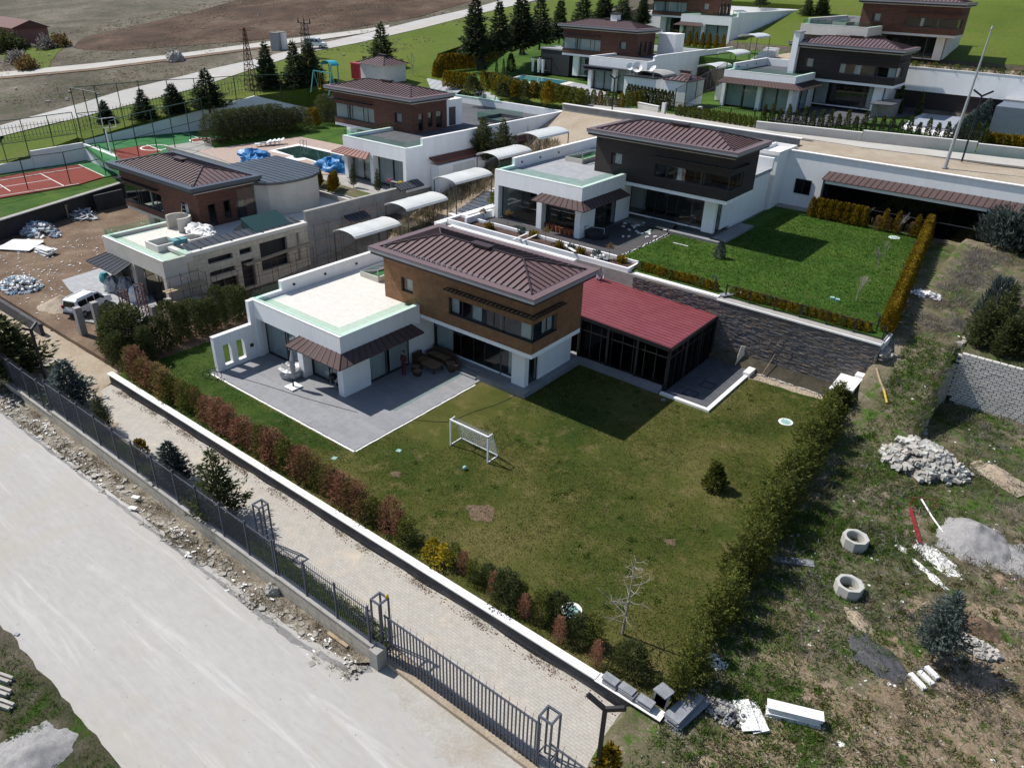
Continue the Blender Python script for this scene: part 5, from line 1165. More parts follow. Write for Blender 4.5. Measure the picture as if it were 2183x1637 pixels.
# basketball hoop
t=thing('basketball_hoop','white basketball hoop stand on the ball court','basketball hoop',(*(-60.57,18.29),3.5))
q=MB(); q.bar((0,0,0),(0,0,2.6),.12); q.bar((-.5,0,0),(.5,0,0),.1); q.bar((0,0,2.6),(.9,.2,3.4),.1); q.build('stand',M['whitem'],t)
q=MB(); q.bar((.9,-.6,3.0),(.9,.8,3.0),.06); q.bar((.9,-.6,4.0),(.9,.8,4.0),.06); q.bar((.9,-.6,3.0),(.9,-.6,4.0),.06); q.bar((.9,.8,3.0),(.9,.8,4.0),.06); q.build('backboard_frame',M['whitem'],t)
q=MB(); q.box(.88,-.55,3.05,.9,.75,3.95); q.build('backboard',M['net'],t)
q=MB()
for i in range(10): a=i*.628;b=a+.628; q.bar((1.2+.25*math.cos(a),.1+.25*math.sin(a),3.2),(1.2+.25*math.cos(b),.1+.25*math.sin(b),3.2),.03)
q.build('rim',M['redlamp'],t)

# ================================================================ movable things
def car(label,x,y,z,rz,sc=1.,grp=None):
    t=thing('van',label,'van',(x,y,z),grp,rz); t.scale=(sc,sc,sc)
    # side profile (x forward, z up); body shell as lofted sections
    prof=[(-2.05,.35),(-2.1,.9),(-2.02,1.05),(-1.9,1.72),(-1.55,1.82),(.35,1.82),(.75,1.72),(1.35,1.12),(1.95,.98),(2.12,.8),(2.15,.35)]
    q=MB(); W=[.74,.84,.86,.72,.66]
    def half(z): return .85 if z<1.08 else .85-(z-1.08)*.2
    n=len(prof); V=[(px,-half(pz),pz) for px,pz in prof]+[(px,half(pz),pz) for px,pz in prof]
    q.add(V,[tuple(range(n)),tuple(range(n,2*n))[::-1]]+[(i,n+i,n+(i+1)%n,(i+1)%n) for i in range(n)])
    b=q.build('body',M['carpaint'],t)
    bv=b.modifiers.new('bevel','BEVEL'); bv.width=.06; bv.segments=2
    for s in (-1,1):
        for a0,a1,nm in ((-1.75,-.75,'rear_side_window'),(-.68,.12,'door_window'),(.18,1.0,'door_window')):
            q=MB(); z0,z1=1.12,1.62; top=a1 if a1<.5 else .72
            y0=half(z0)+.012;y1=half(z1)+.012
            q.add([(a0,s*y0,z0),(a1 if a1<.5 else 1.15,s*y0,z0),(top,s*y1,z1),(a0+.05,s*y1,z1)],[(0,1,2,3)]); q.build(nm,M['carglass'],t)
        q=MB(); q.bar((-1.7,s*.6,1.86),(.3,s*.6,1.86),.05); q.build('roof_rail',M['carpaint'],t)
        for wx in (-1.35,1.35):
            q=MB(); q.tube((wx,s*.74,.33),(wx,s*.88,.33),.33,16); w=q.build('wheel',M['tyre'],t)
            q=MB(); q.tube((wx,s*.87,.33),(wx,s*.892,.33),.2,12); q.build('rim',M['galv'],w)
        q=MB(); q.box(.95,s*.86,1.05,1.1,s*1.02,1.25); q.build('mirror',M['black'],t)
        q=MB(); q.box(-2.13,s*.58,.95,-2.0,s*.8,1.25); q.build('tail_light',M['redlamp'],t)
        q=MB(); q.box(2.0,s*.5,.72,2.15,s*.78,.9); q.build('headlight',M['galv'],t)
    q=MB(); q.add([(1.38,-.76,1.14),(1.38,.76,1.14),(.79,.68,1.70),(.79,-.68,1.70)],[(0,1,2,3)]); q.v=[(x_+.02,y_,z_+.02) for x_,y_,z_ in q.v]; q.build('windscreen',M['carglass'],t)
    q=MB(); q.add([(-2.05,-.66,1.14),(-2.05,.66,1.14),(-1.945,.6,1.62),(-1.945,-.6,1.62)],[(3,2,1,0)]); q.build('rear_window',M['carglass'],t)
    q=MB(); q.box(-2.16,-.8,.4,-2.05,.8,.6); q.box(2.1,-.8,.36,2.2,.8,.55); q.build('bumper',M['frame'],t)
    q=MB(); q.box(-2.13,-.25,.75,-2.115,.25,.86); q.build('number_plate',M['whitem'],t)
    return t
car('white minivan parked on the dirt of the building yard beside two concrete posts',*(-28.79,-0.25,-0.1),1.95,.78)
vx,vy,vz_=(-81.55,64.24,10.39)
car('small white van parked on the far road beside the grey pylon',vx,vy,vz_+.15,.62,.85)
# football goal, ball
t=thing('football_goal','small white football goal with net on the patchy lawn','football goal',(3.47,3.78,0))
for x in (0,2.62): q=MB(); q.bar((x,0,0),(x,0,1.62),.08); q.build('post',M['whitem'],t)
q=MB(); q.bar((-.04,0,1.62),(2.66,0,1.62),.08); q.build('crossbar',M['whitem'],t)
q=MB()
for x in (0,2.62): q.bar((x,0,1.62),(x,.35,1.66),.04); q.bar((x,.35,1.66),(x,.85,0.03),.04); q.bar((x,0,.03),(x,.85,.03),.05)
q.bar((0,.85,.03),(2.62,.85,.03),.05); q.build('back_frame',M['whitem'],t)
q=MB()
for i in range(1,20): x=2.62*i/20; q.bar((x,.35,1.64),(x,.85,.04),.008)
for i in range(1,13): f=i/13; q.bar((0,.35+.5*f,1.64-1.6*f),(2.62,.35+.5*f,1.64-1.6*f),.008)
q.build('net',M['whitem'],t)
me=MB(); me.lathe([(.01,-.12),(.06,-.104),(.104,-.06),(.12,0),(.104,.06),(.06,.104),(.01,.12)],14); tag(me.build('ball',M['manhole'],None,(5.57,2.56,.12),True),'small green ball lying on the lawn near the goal','ball')
# manholes
for lab,p,r in (('round pale green manhole cover on the lawn near the stone wall',(16.66,18.35),.42),('round white rimmed manhole cover behind the corner hedge',(15.37,-2),.45),('pale manhole half hidden by the right hedge',(19.24,9.92),.4),('pale stone disc on the green lawn',(14.68,45.57),.45)):
    t=thing('manhole',lab,'manhole',(p[0],p[1],0.0 if p[1]<23 else 4.3),'round manholes in the lawns')
    q=MB(); q.lathe([(r,0),(r,.03),(r*.98,.04)],18); q.build('rim',M['coping'],t)
    q=MB(); q.lathe([(r*.7,.035),(r*.7,.05)],14,(0,-.03,0)); q.build('cover',M['manhole'],t)
for lab,p,z in (('pale blue square cover left of the patio corner',(-0.3,-1.14),0),('pale blue square cover right of the patio corner',(1.74,1.55),0),('left of two small pale boxes on the green lawn',(15.18,28.25),4.3),('right of two small pale boxes on the green lawn',(15.55,28.16),4.3),('grey stone flag by the shadow edge near the pavilion',(9.93,15.89),0)):
    q=MB(); q.obox((0,0),(.96,.28),0,.13,.13,-.01,.03 if z==0 else .15); tag(q.build('valve_cover',M['manhole'] if 'pale' in lab else M['slab_g'],None,(p[0],p[1],z)),lab,'cover')
# patio furniture
t=thing('parasol','closed grey cantilever parasol on a white weighted base','parasol',(-7.98,2.15,.06))
for a in (-1,1):
    for b in (-1,1): q=MB(); q.box(a*.21-.19,b*.21-.19,.02,a*.21+.19,b*.21+.19,.1); q.build('weight',M['whitem'],t)
q=MB(); q.tube((0,0,.1),(-.22,.12,2.45),.05,8); q.build('pole',M['black'],t)
q=MB(); q.tube((-.22,.12,2.45),(.1,.1,2.5),.045,6); q.build('arm',M['black'],t)
q=MB(); q.tube((.1,.1,2.5),(.14,.05,1.9),.05,8,.16); q.tube((.14,.05,1.9),(.1,0,.7),.16,8,.09); q.build('folded_canopy',M['silver'],t)
t=thing('covered_furniture','round garden sofa wrapped in a crumpled silver cover','furniture cover',(-9.35,3.05,.06))
q=MB(); n=18; P=[]
rc=random.Random(3)
for rr_,zz in ((.72,0),(.85,.35),(.8,.55),(.62,.68),(.35,.6),(.05,.62)):
    for i in range(n): a=2*math.pi*i/n; k=1+rc.uniform(-.07,.07); P.append((rr_*k*math.cos(a),rr_*k*math.sin(a)*.9,zz+rc.uniform(-.05,.06)*(zz>0)))
q.add(P,[(k*n+i,k*n+(i+1)%n,(k+1)*n+(i+1)%n,(k+1)*n+i) for k in range(5) for i in range(n)]); q.build('cover',M['silver'],t)
t=thing('kettle_barbecue','black kettle barbecue on tripod legs beside the white corner column','barbecue',(-6.15,3.75,.06))
q=MB(); q.lathe([(.05,.55),(.2,.6),(.27,.75),(.27,.78),(.22,.92),(.05,.98)],14); q.build('bowl',M['black'],t)
for k in range(3): a=k*2.09; q=MB(); q.tube((.12*math.cos(a),.12*math.sin(a),.62),(.25*math.cos(a),.25*math.sin(a),0),.015,5); q.build('leg',M['galv'],t)
GS='brown wicker garden furniture on the patio'
def sofa(label,x,y,rz,L_):
    t=thing('wicker_sofa',label,'sofa',(x,y,.06),GS,rz)
    q=MB(); q.box(-L_/2,-.35,0,L_/2,.35,.32); q.build('base',M['wicker'],t)
    k=max(1,round(L_/.7))
    for i in range(k): a=-L_/2+L_*i/k; q=MB(); q.box(a+.02,-.36,.32,a+L_/k-.02,.2,.42); o=q.build('cushion',M['cushion'],t); bv=o.modifiers.new('b','BEVEL'); bv.width=.03
    q=MB(); q.bar((-L_/2,.3,.52),(L_/2,.3,.52),.12,.45); q.build('backrest',M['wicker'],t)
    for s in (-1,1): q=MB(); q.box(s*L_/2-.06,-.35,.3,s*L_/2+.06,.3,.5); q.build('armrest',M['wicker'],t)
    return t
M['cushion']=PM('tan_cushion',(.22,.14,.08),.9)
sofa('long brown wicker sofa against the dark glazed doors',-3.75,10.75,.0,1.9)
sofa('brown wicker armchair at the left of the wicker table',-4.45,9.55,1.57,.8)
sofa('brown wicker armchair at the right of the wicker table',-2.35,10.35,-.6,.9)
t=thing('wicker_table','low square wicker garden table with pale top','table',(-3.3,9.4,.06),GS)
q=MB(); q.box(-.6,-.45,.42,.6,.45,.47); q.build('table_top',M['cushion'],t)
for a in (-1,1):
    for b in (-1,1): q=MB(); q.box(a*.52-.04,b*.38-.04,0,a*.52+.04,b*.38+.04,.42); q.build('leg',M['wicker'],t)
for lab,x,y in (('wicker stool left of its pair before the low table',-3.95,8.6),('wicker stool right of its pair before the low table',-3.45,8.25)):
    t=thing('wicker_stool',lab,'stool',(x,y,.06),GS); q=MB(); q.box(-.2,-.2,0,.2,.2,.3); q.build('base',M['wicker'],t); q=MB(); q.box(-.2,-.2,.3,.2,.2,.38); q.build('cushion',M['cushion'],t)
t=thing('bicycle','small dark bicycle leaning at the outer end of the garden wall','bicycle',(-12.7,-.35,0.02),None,.6)
for x in (-.38,.38):
    q=MB(); n=14
    for i in range(n): a=2*math.pi*i/n;b=2*math.pi*(i+1)/n; q.bar((x+.24*math.cos(a),0,.25+.24*math.sin(a)),(x+.24*math.cos(b),0,.25+.24*math.sin(b)),.03)
    q.build('wheel',M['tyre'],t)
q=MB(); q.bar((-.38,0,.25),(-.1,0,.25),.03); q.bar((-.1,0,.25),(-.16,0,.6),.03); q.bar((-.16,0,.55),(.28,0,.58),.03); q.bar((-.1,0,.25),(.28,0,.55),.03); q.bar((.38,0,.25),(.27,0,.68),.03); q.build('frame',M['galv'],t)
q=MB(); q.bar((.27,-.2,.7),(.27,.2,.7),.03); q.build('handlebar',M['black'],t); q=MB(); q.box(-.24,-.05,.6,-.08,.05,.64); q.build('saddle',M['black'],t)
# cable across patio and lawn
def cable(label,pts,r,mat):
    q=MB()
    for i in range(len(pts)-1): q.tube(pts[i],pts[i+1],r,5)
    tag(q.build('cable',M[mat]),label,'cable')
def wob(a,b,n,amp,z):
    a=Vector(a);b=Vector(b);d=(b-a); nn=Vector((-d.y,d.x)).normalized(); return [(*(a.lerp(b,i/n)+nn*amp*math.sin(i*.9)),z) for i in range(n+1)]
cable('thin dark cable lying across the patio and over the lawn to the house corner',wob((-12.2,0.53),(-2.86,2.65),8,.05,.075)+wob((-2.67,2.66),(1.86,5.5),7,.12,.02)+wob((1.89,5.67),(2.9,10.74),8,.08,.02),.012,'black')
q=MB(); q.box(.0,9.9,.05,.05,10.0,.1)
# people
def person(_n,label,joints,edges,radii,cloth,loc,head,hair_):
    t=thing('person',label,'person',loc)
    me=bpy.data.meshes.new('body'); me.from_pydata(joints,edges,[]); o=ob('body',me,t); me.materials.append(M[cloth])
    sk=o.modifiers.new('skin','SKIN'); sv=me.skin_vertices[0].data
    for i,r in enumerate(radii): sv[i].radius=(r,r)
    sv[0].use_root=True
    ss_=o.modifiers.new('sub','SUBSURF'); ss_.levels=1; ss_.render_levels=1
    q=MB(); hx,hy,hz=head; q.lathe([(.02,-.12),(.07,-.09),(.09,0),(.085,.06),(.05,.11),(.01,.125)],12,(hx,hy,hz)); h=q.build('head',M['skin'],t,smooth=True)
    q=MB(); q.lathe([(.094,-.01),(.097,.04),(.06,.12),(.01,.137)],12,(hx,hy+.012,hz)); q.build('hair',M[hair_],h,smooth=True)
    q=MB(); q.box(hx-.012,hy-.11,hz-.02,hx+.012,hy-.08,hz+.02); q.build('nose',M['skin'],h)
    return t
# crouching roofer
J=[(0,0,.42),(0,-.12,.62),(0,-.25,.82),(0,-.32,.92),(.1,.02,.40),(.16,-.35,.42),(.16,-.18,.06),(.16,-.34,.04),(-.1,.02,.40),(-.16,-.32,.45),(-.16,-.12,.06),(-.16,-.28,.04),(.2,-.25,.80),(.26,-.45,.55),(.16,-.66,.35),(-.2,-.25,.80),(-.26,-.45,.55),(-.12,-.66,.33)]
E_s=[(0,1),(1,2),(2,3),(0,4),(4,5),(5,6),(6,7),(0,8),(8,9),(9,10),(10,11),(2,12),(12,13),(13,14),(2,15),(15,16),(16,17)]
Rr=[.15,.15,.15,.06,.10,.075,.05,.045,.10,.075,.05,.045,.07,.05,.035,.07,.05,.035]
px_,py_=(0.07,24.27)
person('p','worker in pale clothes crouching on the back edge of the red sheet roof',J,E_s,Rr,'cloth_w',(px_+.25,23.0,3.22),(0,-.42,1.02),'hair').rotation_euler=(0,0,.9)
J=[(0,0,.85),(0,0,1.05),(0,.02,1.32),(0,0,1.42),(.09,0,.82),(.1,-.02,.45),(.1,0,.06),(.1,-.12,.03),(-.09,0,.82),(-.1,-.02,.45),(-.1,0,.06),(-.1,-.12,.03),(.18,.02,1.3),(.23,0,1.06),(.12,-.2,1.0),(-.18,.02,1.3),(-.23,0,1.06),(-.08,-.22,1.0)]
person('p','standing person in dark trousers and maroon top in the shade before the curtained glass',J,E_s,[.12,.12,.14,.055,.09,.06,.045,.04,.09,.06,.045,.04,.06,.045,.032,.06,.045,.032],'cloth_r',(-4.15,7.75,.06),(0,-.02,1.58),'hair')
# pool of villa D with deck
q=MB(); q.prism([(-53.24,24.24),(-51.84,37.3),(-40.05,37.98),(-31.81,30.47),(-34.77,27.49),(-39.29,22.94)],3.9,4.16); struct('pool_deck',q,M['tile_pink'])
t=thing('swimming_pool','dark green swimming pool with pale rim in the pink paved deck','pool',(0,0,0))
rimp=[(-47.8,29.77),(-48.6,34.5),(-39.53,34.86),(-34.83,30.76),(-38.22,29.73),(-41.49,30.18),(-41.63,28.74),(-43.75,28.83),(-43.91,30)]; q=MB(); q.prism(rimp,4.1,4.175); q.build('rim',M['coping'],t)
q=MB(); q.prism([(-47.67,30.55),(-47.64,33.9),(-39.2,34.11),(-35.83,31.18),(-38.38,30.11),(-42.42,30.47),(-42.6,29.62),(-43.21,29.65),(-43.73,30.11)],4.1,4.185); q.build('water',M['water_dk'],t)
q=MB(); lx,ly=(-46.99,34.06)
for dx in (0,.5):
    q.tube((lx+dx,ly,4.1),(lx+dx,ly,4.9),.03,6); q.tube((lx+dx,ly,4.9),(lx+dx,ly-.5,4.9),.03,6); q.tube((lx+dx,ly-.5,4.9),(lx+dx,ly-.5,4.1),.03,6)
o=q.build('ladder_rails',M['galv'],t); o['kind']='stuff'
def lump(name,label,cat,x,y,z,rx,ry,h,mat,seed=1,n=26,grp=None,rough=.25,rz=0.,par=None):
    rc=random.Random(seed); P=[];F=[];K=9
    for k in range(K+1):
        f=k/K; r=math.cos(f*math.pi/2)**.6 if k<K else 0.01; zz=h*math.sin(f*math.pi/2)
        for i in range(n):
            a=2*math.pi*i/n; w=1+rough*mn.noise((math.cos(a)*2+seed,math.sin(a)*2,f*3))+rc.uniform(-rough,rough)*.22
            P.append((rx*r*w*math.cos(a),ry*r*w*math.sin(a),zz*(1+rough*mn.noise((math.cos(a)*3,math.sin(a)*3,seed)))+rc.uniform(-.05,.05)*h*(k>0)))
    for k in range(K):
        for i in range(n): F.append((k*n+i,k*n+(i+1)%n,(k+1)*n+(i+1)%n,(k+1)*n+i))
    q=MB(); q.add(P,F); o=q.build(name,M[mat],par,(x,y,z)); o.rotation_euler=(0,0,rz)
    if label: tag(o,label,cat,grp)
    return o
GB='blue tarpaulin heaps by the dark pool'
lump('tarpaulin_heap','crumpled blue tarpaulin heap on the deck left of the dark pool','tarpaulin',*(-44.43,25.62,4.16),1.9,1.5,1.2,'tarp',3,grp=GB,rough=.5)
lump('tarpaulin_heap','crumpled blue tarpaulin heap below the awning at the dark pool','tarpaulin',*(-35.99,29.06,4.16),1.9,1.2,1.1,'tarp',8,grp=GB,rough=.5)
def lounger(label,x,y,z,rz):
    t=thing('sun_lounger',label,'sun lounger',(x,y,z),'white sun loungers beside the dark pool',rz)
    q=MB(); q.bar((-.95,0,.32),(.4,0,.32),.6,.06); q.build('seat',M['whitem'],t); q=MB(); q.bar((.4,0,.34),(.95,0,.62),.6,.06); q.build('backrest',M['whitem'],t)
    for a in (-.8,.3):
        for b in (-.25,.25): q=MB(); q.box(a-.03,b-.03,0,a+.03,b+.03,.3); q.build('leg',M['whitem'],t)
    return t
lx,ly=(-50.11,32.6); lx2,ly2=(-50.26,30.92)
for i,lab in enumerate(('leftmost','second','third','rightmost')):
    f=i/3; lounger(lab+' of the four white sun loungers by the dark pool',lx2+(lx-lx2)*f,ly2+(ly-ly2)*f,4.16,1.2)
# E pool, bed
q=MB(); q.prism([(-42.47,63.61),(-46.19,73.64),(-39.42,73.7),(-34.14,72.43),(-26.86,67.45),(-26.63,61.62),(-33.66,64.49),(-35.8,63.24)],8.8,9.09); struct('pool_deck',q,M['tile_mid'])
t=thing('swimming_pool','turquoise swimming pool among hedges before the dark brown villa','pool',(0,0,0))
q=MB(); q.prism([(-43.63,66.26),(-45.75,73.64),(-35.9,72.81),(-34.08,64.86)],8.9,9.12); q.build('rim',M['tile_cream'],t)
q=MB(); q.prism([(-44.14,68.71),(-45.23,73.3),(-36.99,72.89),(-35.96,67.36)],8.9,9.13); q.build('water',M['water_bl'],t)
t=thing('day_bed','white curtained day bed pavilion beside the turquoise pool','day bed',(-44.82,76.94,9.1))
for a in (-1,1):
    for b in (-1,1): q=MB(); q.box(a*1-.05,b*1-.05,0,a*1+.05,b*1+.05,2.2); q.build('post',M['black'],t)
q=MB(); q.ring(-1.05,-1.05,1.05,1.05,.1,2.2,2.3); q.build('roof_frame',M['black'],t)
for a,b in ((-1,-1),(1,-1),(-1,1),(.2,-1)): q=MB(); q.tube((a*.95,b*.95,.3),(a*.95,b*.95,2.1),.16,8,.24); q.build('curtain',M['whitem'],t)
q=MB(); q.box(-.8,-.8,0,.8,.8,.5); q.build('mattress',M['cloth_d'],t)
# G pool cover and planters
t=thing('swimming_pool','covered swimming pool under a pale grey cover with white surround','pool',(0,0,0))
q=MB(); q.box(7.0,72.6,8.6,13.5,84.0,9.12) if 0 else q.prism([(7.47,70.79),(7.14,83.91),(12.3,84.84),(14.35,70.61),(12.47,67.89)],8.6,9.12); q.build('rim',M['coping'],t)
q=MB(); q.prism([(8.07,72.37),(8.21,81.04),(11.59,81.53),(12.52,71.24)],9.0,9.4); q.build('cover',PM('grey_pool_cover',(.35,.38,.44),.6),t)
q=MB(); q.prism([(4.41,69.2),(4.11,75),(7.44,75.11),(7.69,70.33)],8.8,9.3); tag(q.build('raised_lawn',M['lawnB']),'raised lawn bed between the villa deck and the covered pool','planter')
t=thing('stone_counter','grey stone outdoor counter in front of the wraparound canopy villa','counter',(0,0,0)); q=MB(); q.prism([(3.49,74.27),(5.08,76.96),(4.95,81.62),(3.17,79.62)],9.0,10.6); q.build('body',M['rock'],t); q=MB(); q.prism([(3.26,73.69),(5.48,74.25),(5.66,77.49),(3.25,77.31)],10.6,10.7); q.build('worktop',M['slate'],t)
q=MB(); q.prism([(-4.06,63.62),(-7.16,87.9),(-0.83,89.1),(6.52,91.78),(7.48,84.85),(4.62,71.49),(1.63,64.92)],8.8,9.07); struct('terrace',q,M['slate'])
# blue-grey covered structure far right
t=thing('sheeted_enclosure','large blue grey sheeted enclosure at the right picture edge','enclosure',(0,0,0))
q=MB(); q.box(15.3,76,9,30,90,11.6); q.build('sheeting',M['bluegrey'],t)
q=MB(); q.box(15.2,81,11.6,30,90,11.8); q.build('top',M['tile_mid'],t)
# shed with maroon roof + red container + playground on D left
t=thing('garden_shed','small cream hut with maroon hip roof behind the pool villa','hut',(-54.8,54.2,8.97))
q=MB(); q.box(-2.3,-2,0,2.3,2,2.2); q.build('wall',M['cream'],t); hiproof(t,1,-2.7,2.7,-2.4,2.4,2.2,.9,sp=.5)
t=thing('storage_container','red shed box beside the cream hut','container',(-58.71,53.47,8.89)); q=MB(); q.box(-.9,-.8,0,.9,.8,1.9); q.build('body',M['pink'],t); q=MB(); q.box(-.95,-.85,1.9,.95,.85,2.05); q.build('lid',M['pink'],t)
for i in range(6): q=MB(); q.box(-.8+i*.27,-.83,.1,-.72+i*.27,-.8,1.85); q.build('rib',M['redpaint'],t)
t=thing('swing_set','teal playground swing frame near the white court wall','swing set',(-59.02,45.8,7.81))
for x in (0,3.6):
    for s in (-1,1): q=MB(); q.bar((x,s*.7,0),(x,0,2.6),.1); q.build('leg',M['teal'],t)
q=MB(); q.bar((0,0,2.6),(3.6,0,2.6),.12); q.build('top_bar',M['teal'],t)
for x in (1,2.4):
    q=MB(); q.bar((x-.2,0,.5),(x-.2,0,2.6),.02); q.bar((x+.2,0,.5),(x+.2,0,2.6),.02); q.box(x-.25,-.15,.45,x+.25,.15,.52); q.build('swing_seat',M['yellow'],t)
t=thing('climbing_frame','small teal roofed climbing frame beside the swings','playground tower',(-60.16,49.5,8.33))
for a in (-1,1):
    for b in (-1,1): q=MB(); q.bar((a*.9,b*.6,0),(a*.9,b*.6,2.4),.1); q.build('leg',M['teal'],t)
q=MB()
for i in range(8): a=i/8*math.pi;b=(i+1)/8*math.pi; q.quad((-1.1*math.cos(a),-.7,2.4+.6*math.sin(a)),(-1.1*math.cos(b),-.7,2.4+.6*math.sin(b)),(-1.1*math.cos(b),.7,2.4+.6*math.sin(b)),(-1.1*math.cos(a),.7,2.4+.6*math.sin(a)))
q.build('arched_roof',PM('bright_teal',(.03,.4,.5),.5),t)
# far left farmhouse
t=thing('farmhouse','long pink farm building with low red roof at the left edge','farm building',(-149.22,44.91,7.69))
q=MB(); q.box(-12,-3,0,9,3,3.0); q.build('wall',PM('pink_wall',(.33,.15,.13),.9),t)
q=MB(); q.add([(-12.5,-3.5,2.9),(9.5,-3.5,2.9),(9.5,3.5,2.9),(-12.5,3.5,2.9),(-12.5,0,4.2),(9.5,0,4.2)],[(0,1,5,4),(3,4,5,2),(0,4,3),(1,2,5)]); q.build('roof',PM('old_red_roof',(.14,.06,.05),.8),t)
for i in range(4): q=MB(); q.box(-10+i*5,-3.04,1,-8.8+i*5,-2.98,2.2); q.build('window',M['frame'],t)
for i,(p,lab) in enumerate((((-87.25,60.85,9.92),'left of two white roadside cabinets near the white van'),((-86.91,61.73,10.04),'right of two white roadside cabinets near the white van'))):
    t=thing('roadside_cabinet',lab,'cabinet',p,'roadside cabinets',.3); q=MB(); q.box(-.8,-.4,0,.8,.4,2.6); q.build('body',M['coping'] if i else M['fascia'],t); q=MB(); q.box(-.85,-.45,2.6,.85,.45,2.7); q.build('lid',M['concrete'],t)
lump('boulder','large pale boulder between the two far roads','boulder',*(-97.55,48.67,8.21),1.6,1.3,1.5,'rock',4)

def mound(name,label,cat,x,y,z,rx,ry,h,mat,seed=1,rz=0.,grp=None,flat=1.2,rough=.12):
    "loose heap: fine height grid that runs out into the ground with a ragged edge"
    n=44; V=[];idx={}; q=MB()
    for j in range(n+1):
        for i in range(n+1):
            u=-1.25+2.5*i/n; v=-1.25+2.5*j/n; r=math.hypot(u,v)*(1+.28*mn.noise((u*1.7+seed,v*1.7,seed))+.12*mn.noise((u*5,v*5,seed)))
            k=max(-.25,1-r); hh=h*(max(0,k)**flat) if k>0 else k*.25
            hh+=h*rough*mn.noise((u*3,v*3,seed*2))*max(0,k)*2+.025*mn.noise((u*11,v*11,seed))+.012*mn.noise((u*23,v*23,seed))
            V.append((u*rx,v*ry,hh-.03))
    q.add(V,[(j*(n+1)+i,j*(n+1)+i+1,(j+1)*(n+1)+i+1,(j+1)*(n+1)+i) for j in range(n) for i in range(n)])
    o=q.build(name,M[mat],None,(x,y,z),True); o.rotation_euler=(0,0,rz); tag(o,label,cat,grp); return o
# waste ground objects
def octring(label,x,y,z,r=.56,h=.52):
    t=thing('manhole_ring',label,'concrete ring',(x,y,z),'octagonal concrete manhole rings',.2)
    q=MB(); n=8; P=[]
    for rr_,zz in ((r,0),(r,h),(r*.74,h+.0),(r*.70,h-.06),(r*.70,.05)):
        for i in range(24):
            a=2*math.pi*i/24; k=1/max(math.cos((a%(math.pi/4))-math.pi/8),.9)*.96 if rr_==r else 1; P.append((rr_*k*math.cos(a),rr_*k*math.sin(a),zz))
    F=[(k*24+i,k*24+(i+1)%24,(k+1)*24+(i+1)%24,(k+1)*24+i) for k in range(4) for i in range(24)]
    q.add(P,F); q.build('ring',M['ringc'],t)
    q=MB(); q.lathe([(r*.68,.0),(r*.68,.08)],16); q.build('fill',M['wild'],t)
    for k in range(3): q=MB(); q.obox((R_.uniform(-.2,.2),R_.uniform(-.2,.2)),(math.cos(k),math.sin(k)),0,.15,.07,.06,.17); q.build('rubble_chunk',M['rock'],t)
M['ringc']=PM('pale_cast_concrete',(.52,.52,.48),.85)
octring('upper of the two octagonal concrete rings, below the red steel bars',*(23.09,9.7,0.01))
octring('lower of the two octagonal concrete rings, nearer the hedge shadow',*(23.8,6.48,-0.04))
def pile(name,label,cat,x,y,z,rx,ry,h,n,sz,mat,seed,rz=0.,grp=None,part='block',mats=None):
    t=thing(name,label,cat,(x,y,z),grp,rz); rc=random.Random(seed); meshes=[]
    for k in range(6):
        q=MB(); a,b,c_=[s*rc.uniform(.8,1.2) for s in sz]; q.box(-a/2,-b/2,-c_/2,a/2,b/2,c_/2)
        q.v=[(px+rc.uniform(-.06,.06)*a,py+rc.uniform(-.06,.06)*b,pz+rc.uniform(-.05,.05)*c_) for px,py,pz in q.v]
        meshes.append(q.mesh(part,M[mats[k%len(mats)] if mats else mat]))
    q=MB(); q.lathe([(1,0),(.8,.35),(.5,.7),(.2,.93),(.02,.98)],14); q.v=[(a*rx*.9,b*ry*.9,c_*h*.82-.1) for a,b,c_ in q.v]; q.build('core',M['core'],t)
    for i in range(n):
        r=math.sqrt(rc.random())*1.05; a=rc.uniform(0,6.283); hh=h*max(0,1-r**1.6)
        o=ob(part,meshes[rc.randrange(6)],t,(rx*r*math.cos(a)*(1+.12*math.sin(3*a)),ry*r*math.sin(a)*(1+.1*math.cos(2*a)),hh+sz[2]*rc.uniform(.15,.6)))
        o.rotation_euler=(rc.gauss(0,.35),rc.gauss(0,.35),rc.uniform(0,6.28))
    return t
M['core']=PM('dark_rubble_core',(.2,.19,.17),.9)  # dark grey filler mound beneath the loose pieces
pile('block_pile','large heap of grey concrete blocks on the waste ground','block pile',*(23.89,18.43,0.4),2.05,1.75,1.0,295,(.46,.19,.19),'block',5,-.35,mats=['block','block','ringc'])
mound('gravel_heap','heap of grey gravel on the waste ground','gravel heap',*(27.35,13.71,0.08),1.75,1.75,.95,'gravel',6,flat=1.1)
mound('gravel_heap','flat grey gravel spill at the right picture edge','gravel heap',*(29.08,13.7,0.08),2.4,1.5,.22,'gravel',9,rough=.3)
mound('lime_heap','flat white lime spill beside the red steel bars','lime heap',*(26.32,11.23,0.04),1.15,.62,.16,'plaster',7,-.6,rough=.3)
mound('lime_heap','narrow white lime streak left of the larger spill','lime heap',*(25.84,10.25,0.02),1.6,.22,.09,'plaster',2,-.62,rough=.3)
mound('sand_heap','pale sandy slab of spoil right of the block heap','sand heap',*(27.23,19.93,0.53),1.5,.75,.22,'sandy',5,-.5,rough=.3)
mound('soil_heap','brown soil heap below the blue cypress','soil heap',*(28.56,7.93,-0.02),.9,.75,.45,'dirt',5)
mound('sand_heap','pale sandy mound left of the soil heap, below the lower ring','sand heap',*(24.64,5.2,-0.06),.85,.5,.15,'sandy',8,-.6)
mound('tar_sheet','torn dark bitumen sheet lying left of the blue cypress','bitumen sheet',*(25.9,3.63,-0.08),1.3,.75,.14,'base_dk',12,-.5,rough=.5,flat=.4)
